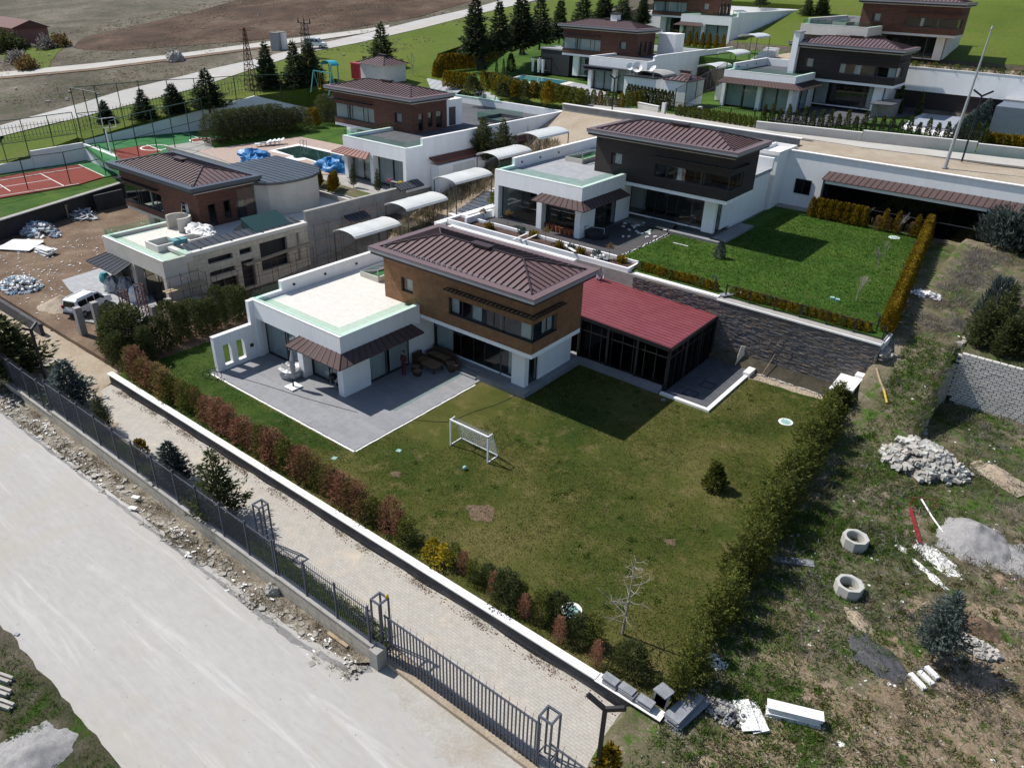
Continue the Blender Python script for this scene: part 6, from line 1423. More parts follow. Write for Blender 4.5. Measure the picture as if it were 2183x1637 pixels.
mound('plaster_spill','white plaster spill on the sandy lower right ground','plaster spill',*(25.92,-1.01,-0.1),.22,.22,.08,'plaster',13)
def slabs(name,label,x,y,z,rz,n,L_,w,th,mat,tilt=0,spread=.04,grp=None,vert=False):
    t=thing(name,label,'stone slabs',(x,y,z),grp,rz); rc=random.Random(int(abs(x*100)))
    for i in range(n):
        q=MB()
        l=L_*rc.uniform(.9,1.03)
        if vert: q.box(-l/2,-th/2,-.02,l/2,th/2,w*rc.uniform(.94,1.02)); o=q.build('slab',M[mat],t,(rc.uniform(-spread,spread)*3,i*(th+.012),0)); o.rotation_euler=(rc.uniform(-.02,.02)+tilt,0,0)
        else: q.box(-l/2,-w/2,0,l/2,w/2,th); o=q.build('slab',M[mat],t,(rc.uniform(-spread,spread),rc.uniform(-spread,spread),i*(th+.01))); o.rotation_euler=(tilt,0,rc.uniform(-spread,spread))
    return t
GM='stacked stone slabs near the wall end'
def at(px,py): return None
slabs('slab_stack','bright white marble slabs stacked on edge at the bottom right',*(24.23,-1.09,-0.1),.41,8,1.85,.42,.045,'slab_w',grp=GM,spread=.03)
slabs('slab_stack','pale grey slabs stacked flat beside the hedge end',*(21.21,-3.34,-0.1),1.43,8,1.7,.55,.045,'slab_g',grp=GM,spread=.1)
slabs('slab_stack','broken white slabs lying over the dark cobble heap',*(23.07,-2.05,-0.1),-.9,3,1.3,.6,.035,'slab_w',grp=GM,spread=.2,tilt=.08)
slabs('kerb_block','leftmost of the three white kerb blocks below the blue cypress',*(27.32,3.4,-0.08),-.55,1,.75,.2,.13,'slab_w',grp=GM)
slabs('kerb_block','middle of the three white kerb blocks',*(27.49,3.78,-0.08),-.55,1,.7,.2,.13,'slab_w',grp=GM)
slabs('kerb_block','rightmost of the three white kerb blocks',*(27.67,4.18,-0.07),-.55,1,.6,.2,.13,'slab_w',grp=GM)
slabs('long_slab','long pale concrete plank lying in the hedge shadow',*(21.32,6.8,-0.04),.45,1,1.95,.42,.08,'slab_g',grp=GM)
pile('cobble_pile','heap of dark grey cobbles between the slab stacks','cobble pile',*(22.28,-2.46,-0.1),.75,.5,.22,150,(.12,.09,.09),'slab_g',15,part='cobble',mats=['slab_g','base_dk','rock'])
pile('tile_rubble','scattered white tile rubble under the right hedge','rubble heap',*(20.94,-0.56,-0.1),.5,.35,.12,90,(.13,.09,.02),'slab_w',16,part='tile_chip')
pile('stone_heap','small heap of broken grey stones behind the blue cypress','rubble heap',*(28.54,6.59,-0.04),.95,.45,.25,90,(.22,.18,.12),'block',18,part='stone')
pile('stone_heap','white stones piled beside the end of the stone retaining wall','rubble heap',*(19.8,24.14,3.33),.5,.9,.3,50,(.25,.2,.15),'rock',19,part='stone')
pile('stone_heap','white limestone rubble in the shade of the golden hedge','rubble heap',*(19.91,32.93,4.39),.8,.5,.25,40,(.3,.22,.1),'slab_w',20,part='stone')
# three stacks of dark slabs on the garden wall end
for i,(x,lab) in enumerate(((18.55,'leftmost'),(19.25,'middle'),(19.95,'rightmost'))):
    t=slabs('slab_stack',lab+' of the three grey paving stacks on the garden wall end',x,-4.12,.09,-.06,4,.62,.34,.06,'slab_g',grp='grey paving stacks on the garden wall')
q=MB(); q.box(-.25,-.35,0,.25,.35,.6); q2=thing('slab_stack','upright grey slabs leaning by the wall corner','stone slabs',(20.35,-3.75,0.0),GM)
for k in range(3): q=MB(); q.bar((-.1+k*.08,0,0),(-.02+k*.08,.0,.75),.05,.42); q.build('slab',M['slab_g'],q2)
q=MB(); q.bar((0,-.2,.8),(.1,.35,.72),.55,.05); q.build('slab',M['slab_g'],q2)
# yellow corrugated pipe and red bars
def pipe(name,label,cat,pts,r,mat,mat2=None):
    t=thing(name,label,cat,(0,0,0)); 
    for i in range(len(pts)-1): q=MB(); q.tube(pts[i],pts[i+1],r,8); q.build('pipe_length',M[mat2] if mat2 and i%3==2 else M[mat],t)
pp=[(19.79,23.06,2.71),(20.18,22.51,2.38),(20.69,21.9,2.04),(21.13,21.17,1.69)]
pipe('drain_pipe','bent cream and yellow drain pipe lying on the waste ground','pipe',[(x,y,z+.08) for x,y,z in pp],.07,'wood','yellow')
pp=[(24.68,15.22,0.15),(25.44,14.09,0.09),(26.16,13.16,0.06)]
pipe('striped_pole','red and white striped pole lying by the gravel heap','pole',[(x,y,z+.12) for x,y,z in pp],.04,'coping','redpaint')
a=(24.42,14.16,0.1);b=(25.39,11.76,0.04)
t=thing('steel_bars','bundle of maroon painted steel bars on the waste ground','steel bars',(0,0,0))
for k in range(3): q=MB(); q.bar((a[0]+k*.05,a[1],a[2]+.05),(b[0]+k*.07,b[1],b[2]+.08),.05); q.build('bar',M['redpaint'],t)
a=(24.39,14.46,0.11);b=(25.37,15.04,0.14)
t=thing('trestle','rusty orange steel trestle above the steel bars','trestle',(0,0,0)); q=MB(); q.bar((a[0],a[1],a[2]+.5),(b[0],b[1],b[2]+.5),.04); q.build('top_bar',M['rusty'],t)
for p in (a,b):
    for s in (-.2,.2): q=MB(); q.bar((p[0],p[1]+s,p[2]),(p[0],p[1],p[2]+.5),.035); q.build('leg',M['redpaint'],t)
# building yard rubbish
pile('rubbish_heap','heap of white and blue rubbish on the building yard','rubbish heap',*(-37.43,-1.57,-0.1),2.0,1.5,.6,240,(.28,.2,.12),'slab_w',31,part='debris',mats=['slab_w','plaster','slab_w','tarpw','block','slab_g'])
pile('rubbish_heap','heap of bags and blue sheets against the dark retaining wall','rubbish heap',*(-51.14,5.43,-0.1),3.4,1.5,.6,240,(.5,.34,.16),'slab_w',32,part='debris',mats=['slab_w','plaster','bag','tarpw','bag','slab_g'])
pile('panel_stack','scattered grey panels and bars near the rear of the building yard','panel stack',*(-53.21,10.31,-0.1),2.6,1.0,.3,110,(1.3,.2,.05),'bag',33,part='panel',mats=['bag','slab_w','slab_g'])
slabs('board_stack','large white boards lying on the building yard',*(-47.16,2.57,-0.1),.3,4,3.0,2.2,.05,'slab_w',spread=.4,tilt=.06)
slabs('board_stack','white foam boards stacked in front of the white panels',*(-43.67,3.24,-0.1),.2,5,1.9,.7,.09,'slab_w',spread=.25)
t=thing('timber_trestle','timber trestle in front of the dark retaining wall','trestle',(-53.63,8.99,-0.1),None,.2)
for x in (-1,1): q=MB(); q.box(x-.06,-.06,0,x+.06,.06,1.3); q.build('leg',M['wood'],t)
q=MB(); q.bar((-1.2,0,1.3),(1.2,0,1.3),.12); q.bar((-1,0,.6),(-.3,0,1.25),.08); q.bar((1,0,.6),(.3,0,1.25),.08); q.build('beam',M['wood'],t)
mound('sand_heap','sand heap beside the white van on the building yard','sand heap',*(-31.32,-1.11,-0.1),1.7,1.5,.8,'sandy',21)
for i,(p,lab,mt) in enumerate((((-30.91,2.71,0),'grey sheeted pallet beside the dark awning','silver'),((-29.98,3.3,0),'dark sheeted pallet before the glazed front','bag'),((-27.79,2.99,0),'white wrapped pallet between the lattice columns','slab_w'))):
    lump('wrapped_pallet',lab,'wrapped pallet',*p,.75,.6,1.1,mt,40+i,grp='wrapped pallets before the unfinished villa',rough=.35)
t=thing('cement_mixer','small teal and red cement mixer beside the wrapped pallets','cement mixer',(-32.06,2.73,0)); q=MB(); q.lathe([(.2,.3),(.4,.55),(.4,.9),(.22,1.2)],12); q.build('drum',M['teal'],t); q=MB(); q.bar((-.4,0,0),(-.1,0,.5),.06); q.bar((.4,0,0),(.1,0,.5),.06); q.bar((-.4,0,.05),(.4,0,.05),.06); q.build('frame',M['redpaint'],t)
# stuff on C roof terrace
lump('plastic_sheet_heap','crumpled clear plastic sheets on the unfinished roof terrace','plastic sheets',*(-27.69,8.88,3.9),1.5,.9,.6,'plaster',50,rough=.6)
mound('sand_heap','small sand pile on the unfinished roof terrace','sand heap',*(-26.98,12.35,3.65),.9,.8,.6,'sandy',51)
for i,(p,lab) in enumerate((((-26.69,6.19,3.9),'left of two teal tile boxes on the raised planter'),((-26.66,6.67,3.9),'right of two teal tile boxes on the raised planter'))):
    q=MB(); q.box(-.35,-.3,0,.35,.3,.35); tag(q.build('tile_box',PM('teal_box_%d'%i,(.12,.33,.36),.7),None,p),lab,'box','teal tile boxes')
t=thing('step_ladder','grey metal ladder beside the curved parapet of the unfinished villa','ladder',(-30.67,9.41,3.6),None,.5)
for x in (-.22,.22): q=MB(); q.bar((x,-.5,0),(x,.3,1.9),.05); q.build('rail',M['galv'],t)
for k in range(6): q=MB(); f=k/6+.1; q.bar((-.22,-.5+.8*f,1.9*f),(.22,-.5+.8*f,1.9*f),.04); q.build('rung',M['galv'],t)
# B terrace: pots, dark covered tub, bench things
for i in range(8):
    p=((-8.08,27.7),(-7.5,27.55),(-7,27.51),(-6.51,27.47),(-6.04,27.4),(-5.58,27.33),(-5.2,27.37),(-4.88,27.5))[i]
    q=MB(); r=.21 if i<4 else .24; q.lathe([(r*.75,0),(r,.42),(r,.46),(r*.85,.46),(r*.8,.4)],12); tag(q.build('terracotta_pot',M['terracotta'],None,(p[0],p[1],4.36)),'%s terracotta pot from the left before the glazed terrace'%('first','second','third','fourth','fifth','sixth','seventh','eighth')[i],'pot','terracotta pots along the terrace')
t=thing('covered_tub','dark covered garden tub beside the white corner column','tub',(-3.43,28.54,4.36),None,.2); q=MB(); q.lathe([(.9,0),(1.0,.35),(1.0,.55),(.2,.62)],8); q.build('tub',M['darkwall'],t)
q=MB(); q.bar((-.8,-.6,.9),(.8,-.6,.95),.05); q.bar((-.8,-.6,.5),(-.8,-.6,.9),.05); q.bar((.8,-.6,.5),(.8,-.6,.95),.05); q.build('handle',M['galv'],t)
rc=random.Random(5); q=MB()
for i in range(40):
    x=-1.5+rc.gauss(0,2.4);y=32.2+rc.gauss(0,1.0)
    if -4<x<.1 and y<34.5: q.obox((x,y),(math.cos(i),math.sin(i)),0,.14,.08,4.37,4.46)
tag(q.build('scattered_stones',M['plaster']),'scattered white stones on the dark deck of the charcoal villa','stones',None,'stuff')
t=thing('garden_steps','dark steps to the glazed front of the charcoal villa','steps',(0,0,0))
for k in range(3): q=MB(); q.box(-2.2,33.9+k*.35,4.37,.2,35.1,4.5+k*.12); q.build('step',M['slate'],t)
q=MB(); q.bar((-.1,0,0),(1.2,0,0),.1,.03); tag(q.build('white_plank',M['slab_w'],None,(*(1.86,31.53),4.34)),'short white plank lying on the green lawn','plank')
q=MB(); q.obox((0,0),(.55,.83),0,.9,.22,0,.06); tag(q.build('stone_plank',M['slab_g'],None,(*(9.86,24.51),4.32)),'grey stone plank across the small golden hedge','slab')
for lab,p in (('small bollard lamp by the golden hedge gap',(8.72,24.14)),('low bent lamp beside the golden hedge, nearest the stone wall',(18.88,24.95)),('low bent lamp beside the golden hedge, middle of three',(17.91,35.15)),('low bent lamp beside the golden hedge, farthest from the camera',(17.02,41.75))):
    t=thing('garden_lamp',lab,'garden lamp',(*p,4.3),'low bent garden lamps'); q=MB(); q.box(-.04,-.04,0,.04,.04,.9); q.build('post',M['black'],t); q=MB(); q.bar((0,0,.9),(-.3,.1,1.05),.12,.08); q.build('lamp_head',M['frame'],t)
barfence('thin black wire fence on the coping above the stone wall',(9.6,23.95),(19.5,23.95),4.15,.9,0,posts=1.6)
# planter stones / timber on the planter
for i,(p,lab) in enumerate((((-7.23,23.45,4.6),'left of two white battens leaning over the planter wall'),((-6.49,23.67,4.6),'right of two white battens leaning over the planter wall'))):
    q=MB(); q.bar((-.35,-.4,-.1),(.35,.5,.35),.12,.04); tag(q.build('batten',M['coping'],None,p),lab,'batten','white battens on the planter')
q=MB(); q.bar((-.7,.4,.1),(.8,-.5,.15),.2,.05); tag(q.build('broken_board',M['coping'],None,(-2.85,23.91,4.6)),'white broken board lying across the planter shrubs','board')
pile('stone_heap','small heap of grey and white stones at the planter end','rubble heap',*(-0.2,24.32,4.4),.9,.4,.2,36,(.25,.16,.1),'slab_w',60,part='stone',mats=['slab_w','slab_g','rock'])
# fence verge debris: chunks as things would be hundreds of pieces -> one stuff
q=MB(); rc=random.Random(77)
for i in range(4200):
    x=rc.uniform(-26,10.6); y=rc.choice([rc.uniform(-9.9,-8.6),rc.gauss(-9.3,.25)]); 
    if y>-8.5: continue
    dens=.5+.8*mn.noise((x*.5,y,2)); 
    if rc.random()>dens: continue
    s=rc.uniform(.012,.055)*rc.choice([1,1,1,1,2.4]); z=vz(x,y)+s*.2; a=rc.uniform(0,3.1); c_,s_=math.cos(a),math.sin(a)
    P=[(x+(u*c_-v*s_)*s*rc.uniform(.7,1.2),y+(u*s_+v*c_)*s*rc.uniform(.5,1.1),z+w*s*rc.uniform(.3,.6)) for w in (0,1) for u,v in ((-1,-1),(1,-1),(1,1),(-1,1))]
    q.add(P,[(4,5,6,7),(0,1,5,4),(1,2,6,5),(2,3,7,6),(3,0,4,7)])
tag(q.build('rubble',M['rock']),'pale broken rubble strewn between the road and the fence wall','rubble',None,'stuff')
q=MB()
for i in range(420):
    x=rc.uniform(-24,10.4); y=rc.uniform(-9.8,-8.7); s=rc.uniform(.025,.1); z=vz(x,y)+.03; a=rc.uniform(0,3.1)
    if mn.noise((x*.4,0,9))<-.05: continue
    q.obox((x,y),(math.cos(a),math.sin(a)),0,s,s*.45,z,z+.03)
tag(q.build('plaster_scraps',M['plaster']),'white plaster scraps along the rubble verge','scraps',None,'stuff')
lump('boulder','squared boulder against the fence wall step','boulder',*(4.51,-8.63,-0.85),.35,.3,.42,'rock',70,rough=.3)
q=MB(); q.bar((-.5,0,.1),(.6,.05,.05),.14,.05); tag(q.build('timber_plank',M['wood'],None,(8.65,-8.63,-0.85)),'weathered plank on the verge beside the fence wall','plank')
for i,(p,lab) in enumerate((((-5.96,-9.07,-0.8),'white tile lying on the rubble verge, upper of two'),((-5.32,-9.56,-0.85),'white tile at the road edge, lower of two'))):
    q=MB(); q.obox((0,0),(.9,.4),0,.2,.11,.06,.1); tag(q.build('white_tile',M['slab_w'],None,p),lab,'tile','white tiles on the verge')
# bottom-left verge
for i,(p,lab) in enumerate((((0.7,-17.67,-0.9),'upper broken kerb block at the lower left edge'),((1.26,-17.95,-0.9),'middle broken kerb block at the lower left edge'),((1.95,-18.13,-0.9),'lower broken kerb block at the lower left edge'))):
    t=thing('kerb_block',lab,'kerb block',p,'broken kerb blocks at the lower left',.35); 
    for s in (-1,1): q=MB(); q.box(-.35,s*.09-.05,0,.3,s*.09+.05,.2); q.build('flange',M['block'],t)
    q=MB(); q.box(-.35,-.09,0,.3,.09,.1); q.build('web',M['rock'],t)
mound('gravel_heap','grey crushed stone heap in the lower left corner','gravel heap',*(4.64,-18.49,-0.9),1.5,1.5,.5,'gravel',80)
q=MB(); q.obox((0,0),(.9,.35),0,.09,.07,0,.04); tag(q.build('paving_stone',M['slab_g'],None,(-1.3,-16.47,-0.89)),'small grey paving stone lying at the road edge','stone')
# slabs on D terrace, solar panels
t=thing('solar_array','row of pale solar panels behind the pool villa roof','solar panels',(0,0,0))
for i in range(7):
    a=(-50.79,56.22); x=a[0]+i*1.25;y=a[1]-i*.25
    q=MB(); q.quad((x,y,8.4),(x+1.15,y-.2,8.4),(x+1.15,y+2.2,9.3),(x,y+2.4,9.3)); q.build('panel',M['tile_mid'],t)
for i,(p,lab,mt) in enumerate((((-37.82,54.07,8),'dark slab leaning on the roof terrace parapet','slab_g'),((-36.68,54.26,8),'tall white slab leaning second on the roof terrace parapet','slab_w'),((-35.32,53.63,8),'white slab leaning third on the roof terrace parapet','slab_w'),((-34.4,53.6,8),'small white slab leaning last on the roof terrace parapet','slab_w'))):
    q=MB(); q.bar((0,0,0),(0,.3,1.5-.15*i),1.5-.3*i,.08); tag(q.build('leaning_slab',M[mt],None,p),lab,'slab','slabs leaning on the roof parapet')
# yard gear next to D
t=thing('garden_trolley','yellow and red toys on a small table beside the pool villa wall','trolley',(-25.83,28.29,4.2)); q=MB(); q.box(-.6,-.3,.6,.6,.3,.66); q.build('top',M['galv'],t)
for a in (-.5,.5): q=MB(); q.box(a-.03,-.25,0,a+.03,.25,.6); q.build('leg',M['galv'],t)
q=MB(); q.box(.5,-.3,0,.9,.2,.8); q.build('yellow_tub',M['yellow'],t); q=MB(); q.box(-.9,-.3,.5,-.6,.0,.75); q.build('red_tub',M['pink'],t)
def wcan(label,y0,y1,z,x=-23.98,mat='roofblue'):
    t=thing('window_canopy',label,'canopy',(0,0,0),'small canopies on the long side walls'); canopy(t,1,[(x,y1,z+.35),(x,y0,z+.35)],[(x+.95,y1,z),(x+.95,y0,z)],mat=mat,rib='black',sp=.4,th=.12)
wcan('lowest black window canopy on the grey side wall beside the scaffold',20.2,22.4,3.3)
wcan('black door canopy at the end of the grey side wall',26.2,29.2,4.9)
wcan('rust red canopy over the curtained windows of the pool villa side wall',31.0,38.0,6.6,-24.05,'rust')
wcan('rust red canopy at the far end of the pool villa side wall',43.5,51.5,6.9,-24.05,'rust')
t=thing('side_annex','white side annex with curtained windows below the rust canopy','annex',(0,0,0)); q=MB(); q.box(-24.05,31.2,2,-23.0,38,6.3); q.build('wall',M['white'],t)
for k in range(3): q=MB(); q.box(-22.99,33.2+k*1.1,4.2,-22.96,34.2+k*1.1,6.1); q.build('window',M['curtain'],t)

# ================================================================ vegetation
def mesh_np(name,V,F,mat):
    me=bpy.data.meshes.new(name); n=len(V); m=len(F); k=F.shape[1]
    me.vertices.add(n); me.vertices.foreach_set('co',V.astype(np.float32).ravel())
    me.loops.add(m*k); me.loops.foreach_set('vertex_index',F.astype(np.int32).ravel())
    me.polygons.add(m); me.polygons.foreach_set('loop_start',np.arange(0,m*k,k,dtype=np.int32)); me.polygons.foreach_set('loop_total',np.full(m,k,dtype=np.int32))
    me.update(calc_edges=True); me.materials.append(mat); return me
def leaves(P,D,S,wr,rng):
    "rhombic leaf sprays at P, along D, length S, width wr*S"
    n=len(P); D=D/np.linalg.norm(D,axis=1,keepdims=True); r=rng.normal(size=(n,3)); W=np.cross(D,r); W/=np.linalg.norm(W,axis=1,keepdims=True)
    W*=(S*wr)[:,None]/2; T_=P+D*S[:,None]; Mi=P+D*(S*.45)[:,None]
    V=np.stack([P,Mi+W,T_,Mi-W],1).reshape(-1,3); F=np.arange(4*n).reshape(n,4); return V,F
def sphdir(n,rng,up=0.):
    d=rng.normal(size=(n,3)); d/=np.linalg.norm(d,axis=1,keepdims=True); d[:,2]+=up; return d
def conifer(seed,h,r,mat,tiers=16,per=13,droop=-.15,ls=.22,wr=.35,bare=.06,dens=1.,pw=.9,name='crown'):
    "layered conifer: real branches carrying needle sprays"
    rng=np.random.default_rng(seed); Ps=[];Ds=[];Ss=[]
    for t in range(tiers):
        f=(t+.5)/tiers; z0=h*(bare+(1-bare)*f*.97); R0=r*(1-f)**pw*rng.uniform(.78,1.15)+.03*h*(1-f)*.5
        nb=max(4,int(per*(1-f*.55)))
        for b in range(nb):
            a=2*math.pi*(b+rng.uniform(-.35,.35))/nb+t*1.3; L_=R0*rng.uniform(.65,1.18); m=max(5,int(L_/r*22*dens))+3
            s=np.sort(rng.uniform(.15,1,m)); dr=np.array([math.cos(a),math.sin(a)])
            z=z0+droop*L_*s+.28*L_*s**2*(1 if droop<0 else 1.2)
            side=rng.normal(size=m)*.16*L_*(1.1-s*.55)
            P=np.stack([dr[0]*L_*s-dr[1]*side,dr[1]*L_*s+dr[0]*side,z+rng.normal(size=m)*.035*h/3],1); Ps.append(P)
            D=np.stack([dr[0]+rng.normal(size=m)*.55,dr[1]+rng.normal(size=m)*.55,.25+rng.normal(size=m)*.35],1); Ds.append(D)
            Ss.append(ls*(.7+.6*rng.random(m))*(1-.25*s))
    m=14; Ps.append(np.stack([rng.normal(size=m)*.02,rng.normal(size=m)*.02,h*rng.uniform(.9,1.0,m)],1)); Ds.append(np.stack([rng.normal(size=m)*.35,rng.normal(size=m)*.35,np.ones(m)],1)); Ss.append(np.full(m,ls*.8))
    V,F=leaves(np.concatenate(Ps),np.concatenate(Ds),np.concatenate(Ss),wr,rng); return mesh_np(name,V,F,mat)
def column(seed,h,r,mat,n=900,ls=.12,up=1.1,wr=.45,lump=.35,pw=.5,bot=.03,name='crown',taper=.0):
    "columnar shrub"
    rng=np.random.default_rng(seed); f=rng.random(n); a=rng.uniform(0,2*math.pi,n)
    ph=rng.uniform(0,6,4)
    prof=np.clip((1-f)**pw,0,1)*np.clip((f+.12)/.3,0,1)**.6
    prof=prof*(1+lump*np.sin(3*a+ph[0]+f*7)*np.sin(f*11+ph[1]+2*a)*.6+lump*.35*np.sin(7*a+ph[2]-f*19))
    q=rng.random(n)**.35
    R0=r*prof*q
    P=np.stack([R0*np.cos(a),R0*np.sin(a),h*(bot+(1-bot)*f)*(1-.05*rng.random(n))],1)
    D=np.stack([np.cos(a)+rng.normal(size=n)*.5,np.sin(a)+rng.normal(size=n)*.5,up+rng.normal(size=n)*.4],1)
    V,F=leaves(P,D,ls*(.6+.8*rng.random(n)),wr,rng); return mesh_np(name,V,F,mat)
def blob(seed,r,h,mat,n=700,ls=.12,wr=.6,name='crown',z0=0.):
    rng=np.random.default_rng(seed); d=sphdir(n,rng); d[:,2]=np.abs(d[:,2]) if z0==0 else d[:,2]; d/=np.linalg.norm(d,axis=1,keepdims=True)
    k=1+.25*np.sin(d[:,0]*5+seed)*np.sin(d[:,1]*6+2*seed)+.15*np.sin(d[:,2]*9+seed)
    q=(rng.random(n)**.4*k)[:,None]; P=d*q*np.array([r,r,h]); P[:,2]+=z0
    V,F=leaves(P,d+rng.normal(size=(n,3))*.6,ls*(.6+.8*rng.random(n)),wr,rng); return mesh_np(name,V,F,mat)
def stickmesh(seed,h,mat,levels=4,spread=.55,r0=.05,split=3,name='branches',up=.25,first=.35):
    rc=random.Random(seed); q=MB()
    def grow(p,d,L_,r,l):
        e=p+d*L_; q.tube(p,e,r,5 if l<2 else 3,r*.62)
        if l>=levels: return
        n=split+(1 if rc.random()<.5 else 0)
        for i in range(n):
            nd=(d+Vector((rc.gauss(0,spread),rc.gauss(0,spread),rc.gauss(up,.2)))).normalized()
            s=rc.uniform(.45,1); grow(p.lerp(e,s),nd,L_*rc.uniform(.55,.8),r*.55,l+1)
    grow(Vector((0,0,0)),Vector((0,0,1)),h*first,r0,0); return q.mesh(name,mat)
def trunkmesh(h,r,mat='bark'): q=MB(); q.tube((0,0,-.1),(0,0,h),r,7,r*.35); return q.mesh('trunk',M[mat])
def plant(name,label,cat,crown,trunk,loc,rz,sc,group=None):
    t=thing(name,label,cat,loc,group,rz); t.scale=(sc[0],sc[0],sc[1]) if isinstance(sc,tuple) else (sc,sc,sc)
    ob('crown',crown,t)
    if trunk: ob('trunk',trunk,t)
    return t
_o='first second third fourth fifth sixth seventh eighth ninth tenth eleventh twelfth thirteenth fourteenth fifteenth sixteenth seventeenth eighteenth nineteenth twentieth'.split()
def O(i): return _o[i-1] if i<=20 else ('twenty','thirty','forty')[i//10-2]+' '+_o[i%10-1] if i%10 else ('','','','thirtieth','fortieth')[i//10]
# --- big spruces beyond the estate (unit height 1)
SP=[conifer(100+i,1.0,(.25,.31,.28,.34)[i],L['spruce'],(18,15,20,16)[i],14,-.18,.085,.33,.04,1.3,(.8,.95,.7,.85)[i]) for i in range(4)]
ST=trunkmesh(.9,.02)
GT='dark spruces along the estate boundary'
labs=[('spruce at the left end of the row, behind the ball court cage',(-72.15,23.91,4.75,2.58)),('second spruce from the left behind the ball court',(-68.78,27.12,5.2,3.44)),('third spruce behind the ball court',(-67.41,30.46,5.66,3.48)),('tall spruce behind the ball court, before the road bend',(-65.38,33.98,6.16,4.54)),
('spruce right of the red pylon',(-66.51,43.91,7.55,5.55)),('spruce left of its close pair by the grey pylon',(-63.17,45.97,7.84,5.58)),('slim spruce right of its close pair by the grey pylon',(-61.99,47.58,8.06,5.48)),
('broad spruce standing alone behind the cream hut',(-61.24,60.04,9.81,5.57)),('tallest spruce at the left of the upper row',(-52.99,71.18,11.24,7.68)),('second spruce of the upper row',(-51.64,75.06,11.65,6.62)),('third spruce of the upper row',(-50.46,78.99,12.07,7.22)),('fourth spruce of the upper row',(-49.63,82.71,12.49,6.56)),
('fifth spruce of the upper row',(-49.3,87.53,13.12,5.52)),('sixth spruce of the upper row',(-48.94,93.41,13.9,6.19)),('seventh spruce of the upper row, behind the chimney',(-47.77,97.99,14.39,5.75)),('eighth spruce of the upper row',(-46.67,102.18,14.83,5)),('ninth spruce of the upper row, left of the topmost brick villa',(-44.69,105.57,15.07,4.61))]
for i,(lab,(x,y,z,h)) in enumerate(labs): plant('spruce_tree','dark '+lab,'tree',SP[i%4],ST,(x,y,z-.1),i*1.7,(h*(1.75 if i<4 else 1.3),h*1.04),GT)
for i,(lab,(x,y,z,h)) in enumerate((('round dark conifer left of the gap above the topmost white wall',(-22.44,122.83,17.2,3.01)),('round dark conifer beside the topmost villas',(-20.43,123.94,17.35,3.35)),('round dark conifer behind the topmost white wall',(-33.48,128.92,18.05,3.07)))): plant('spruce_tree',lab,'tree',SP[(i+1)%4],ST,(x,y,z),i,(h*1.5,h*1.05),GT)
# --- street strip conifers
BL=[conifer(200+i,1.0,.33,L['blue'],15,12,.25,.085,.38,.05,1.5,.75) for i in range(2)]
GR=[conifer(210+i,1.0,.33,L['green'],15,11,.12,.065,.32,.05,1.9,.75) for i in range(3)]
ST2=trunkmesh(.85,.022)
def fr(p,h): return (p[0],p[1],p[2]),h
GC='conifers planted in the strip behind the picket fence'
for lab,mt,(x,y,z,h),w in (('dense dark green conifer at the left picture edge','dk',(-23.42,-7.7,-0.6,4.04),1.5),('blue green cypress, left of the two blue ones behind the fence','bl',(-16.67,-7.07,-0.6,3.11),1.35),('narrow green juniper between the two blue cypresses','g0',(-13,-7.11,-0.6,2.34),.85),
    ('small dark golden shrub behind the fence, between juniper and blue cypress','au',(-8.91,-7.1,-0.6,1.02),1.0),('blue green cypress, right of the two blue ones behind the fence','bl',(-5.36,-7.27,-0.6,2.51),1.25),('tall open green cypress beside the left gate pillar','g1',(-1.12,-7.35,-0.6,3.98),1.1)):
    if mt=='dk': cr=conifer(220,1,.4,L['green'],15,12,.1,.10,.4,.03,1.5,.6)
    elif mt=='bl': cr=BL[0] if w>1.3 else BL[1]
    elif mt=='au': cr=column(5,1,.42,L['gold'],700,.15)
    else: cr=GR[0] if mt=='g0' else GR[1]
    plant('cypress_tree',lab,'tree',cr,ST2,(x,y,z),x,(h*w,h),GC)
plant('cypress_tree','small golden cypress top at the bottom edge beside the y lamp','tree',column(6,1,.22,L['gold'],900,.1),ST2,(20.43,-7.38,-0.6),0,(2.2,2.3),None)
# --- waste ground trees
def WT(lab,cr,p4,w,rz=0,nm='cypress_tree'):
    x,y,z,h=p4; return plant(nm,lab,'tree',cr,ST2,(x,y,z-.05),rz,(h*w,h))
WT('blue grey cypress with bare stem on the waste ground at the lower right',conifer(230,1,.36,L['blue'],17,14,.3,.06,.34,.14,2.2,.62),(27.47,4.84,-0.06,3.55),.8)
WT('feathery blue grey cypress with fanned shoots near the long garage canopy',column(231,1,.62,L['blue'],3600,.16,1.6,.2,.5,.25,.05),(22.2,47.84,4.75,2.89),1.25)
WT('small blue grey cypress behind the dark conifer clump',column(232,1,.5,L['blue'],1700,.16,1.6,.2,.5,.3,.05),(24.02,30.59,4.1,3.15),.6)
DC=[conifer(240+i,1.0,.30,L['green'],17,13,.3,.065,.3,.02,2.0,.75) for i in range(2)]
GD='dark conifer clump above the block retaining wall'
for i,(lab,x,y,h) in enumerate((('left conifer of the clump above the block wall',23.9,27.3,3.2),('tallest conifer of the clump above the block wall',24.8,28.2,4.0),('middle conifer of the clump above the block wall',25.7,27.2,3.3),('right conifer of the clump above the block wall',26.7,28.0,3.7),('conifer at the right picture edge above the block wall',27.9,27.4,3.4),('low front conifer of the clump above the block wall',25.2,26.7,2.5))):
    plant('cypress_tree','dark olive green '+lab,'tree',DC[i%2],ST2,(x,y,R(x,y)-.1),i*2.1,(h*.9,h),GD)
WT('small yellow green conifer standing alone on the patchy lawn',column(250,1,.42,L['olive'],1300,.14,.8,.4,.5,.7),(*(16.18,9.56),0,1.55),.95,nm='garden_conifer')
WT('small silver blue conifer on the bright green lawn',column(251,1,.42,L['blue'],800,.14,.6,.4,.5,.7),(*(6,30.76),4.3,1.35),.8,nm='garden_conifer')
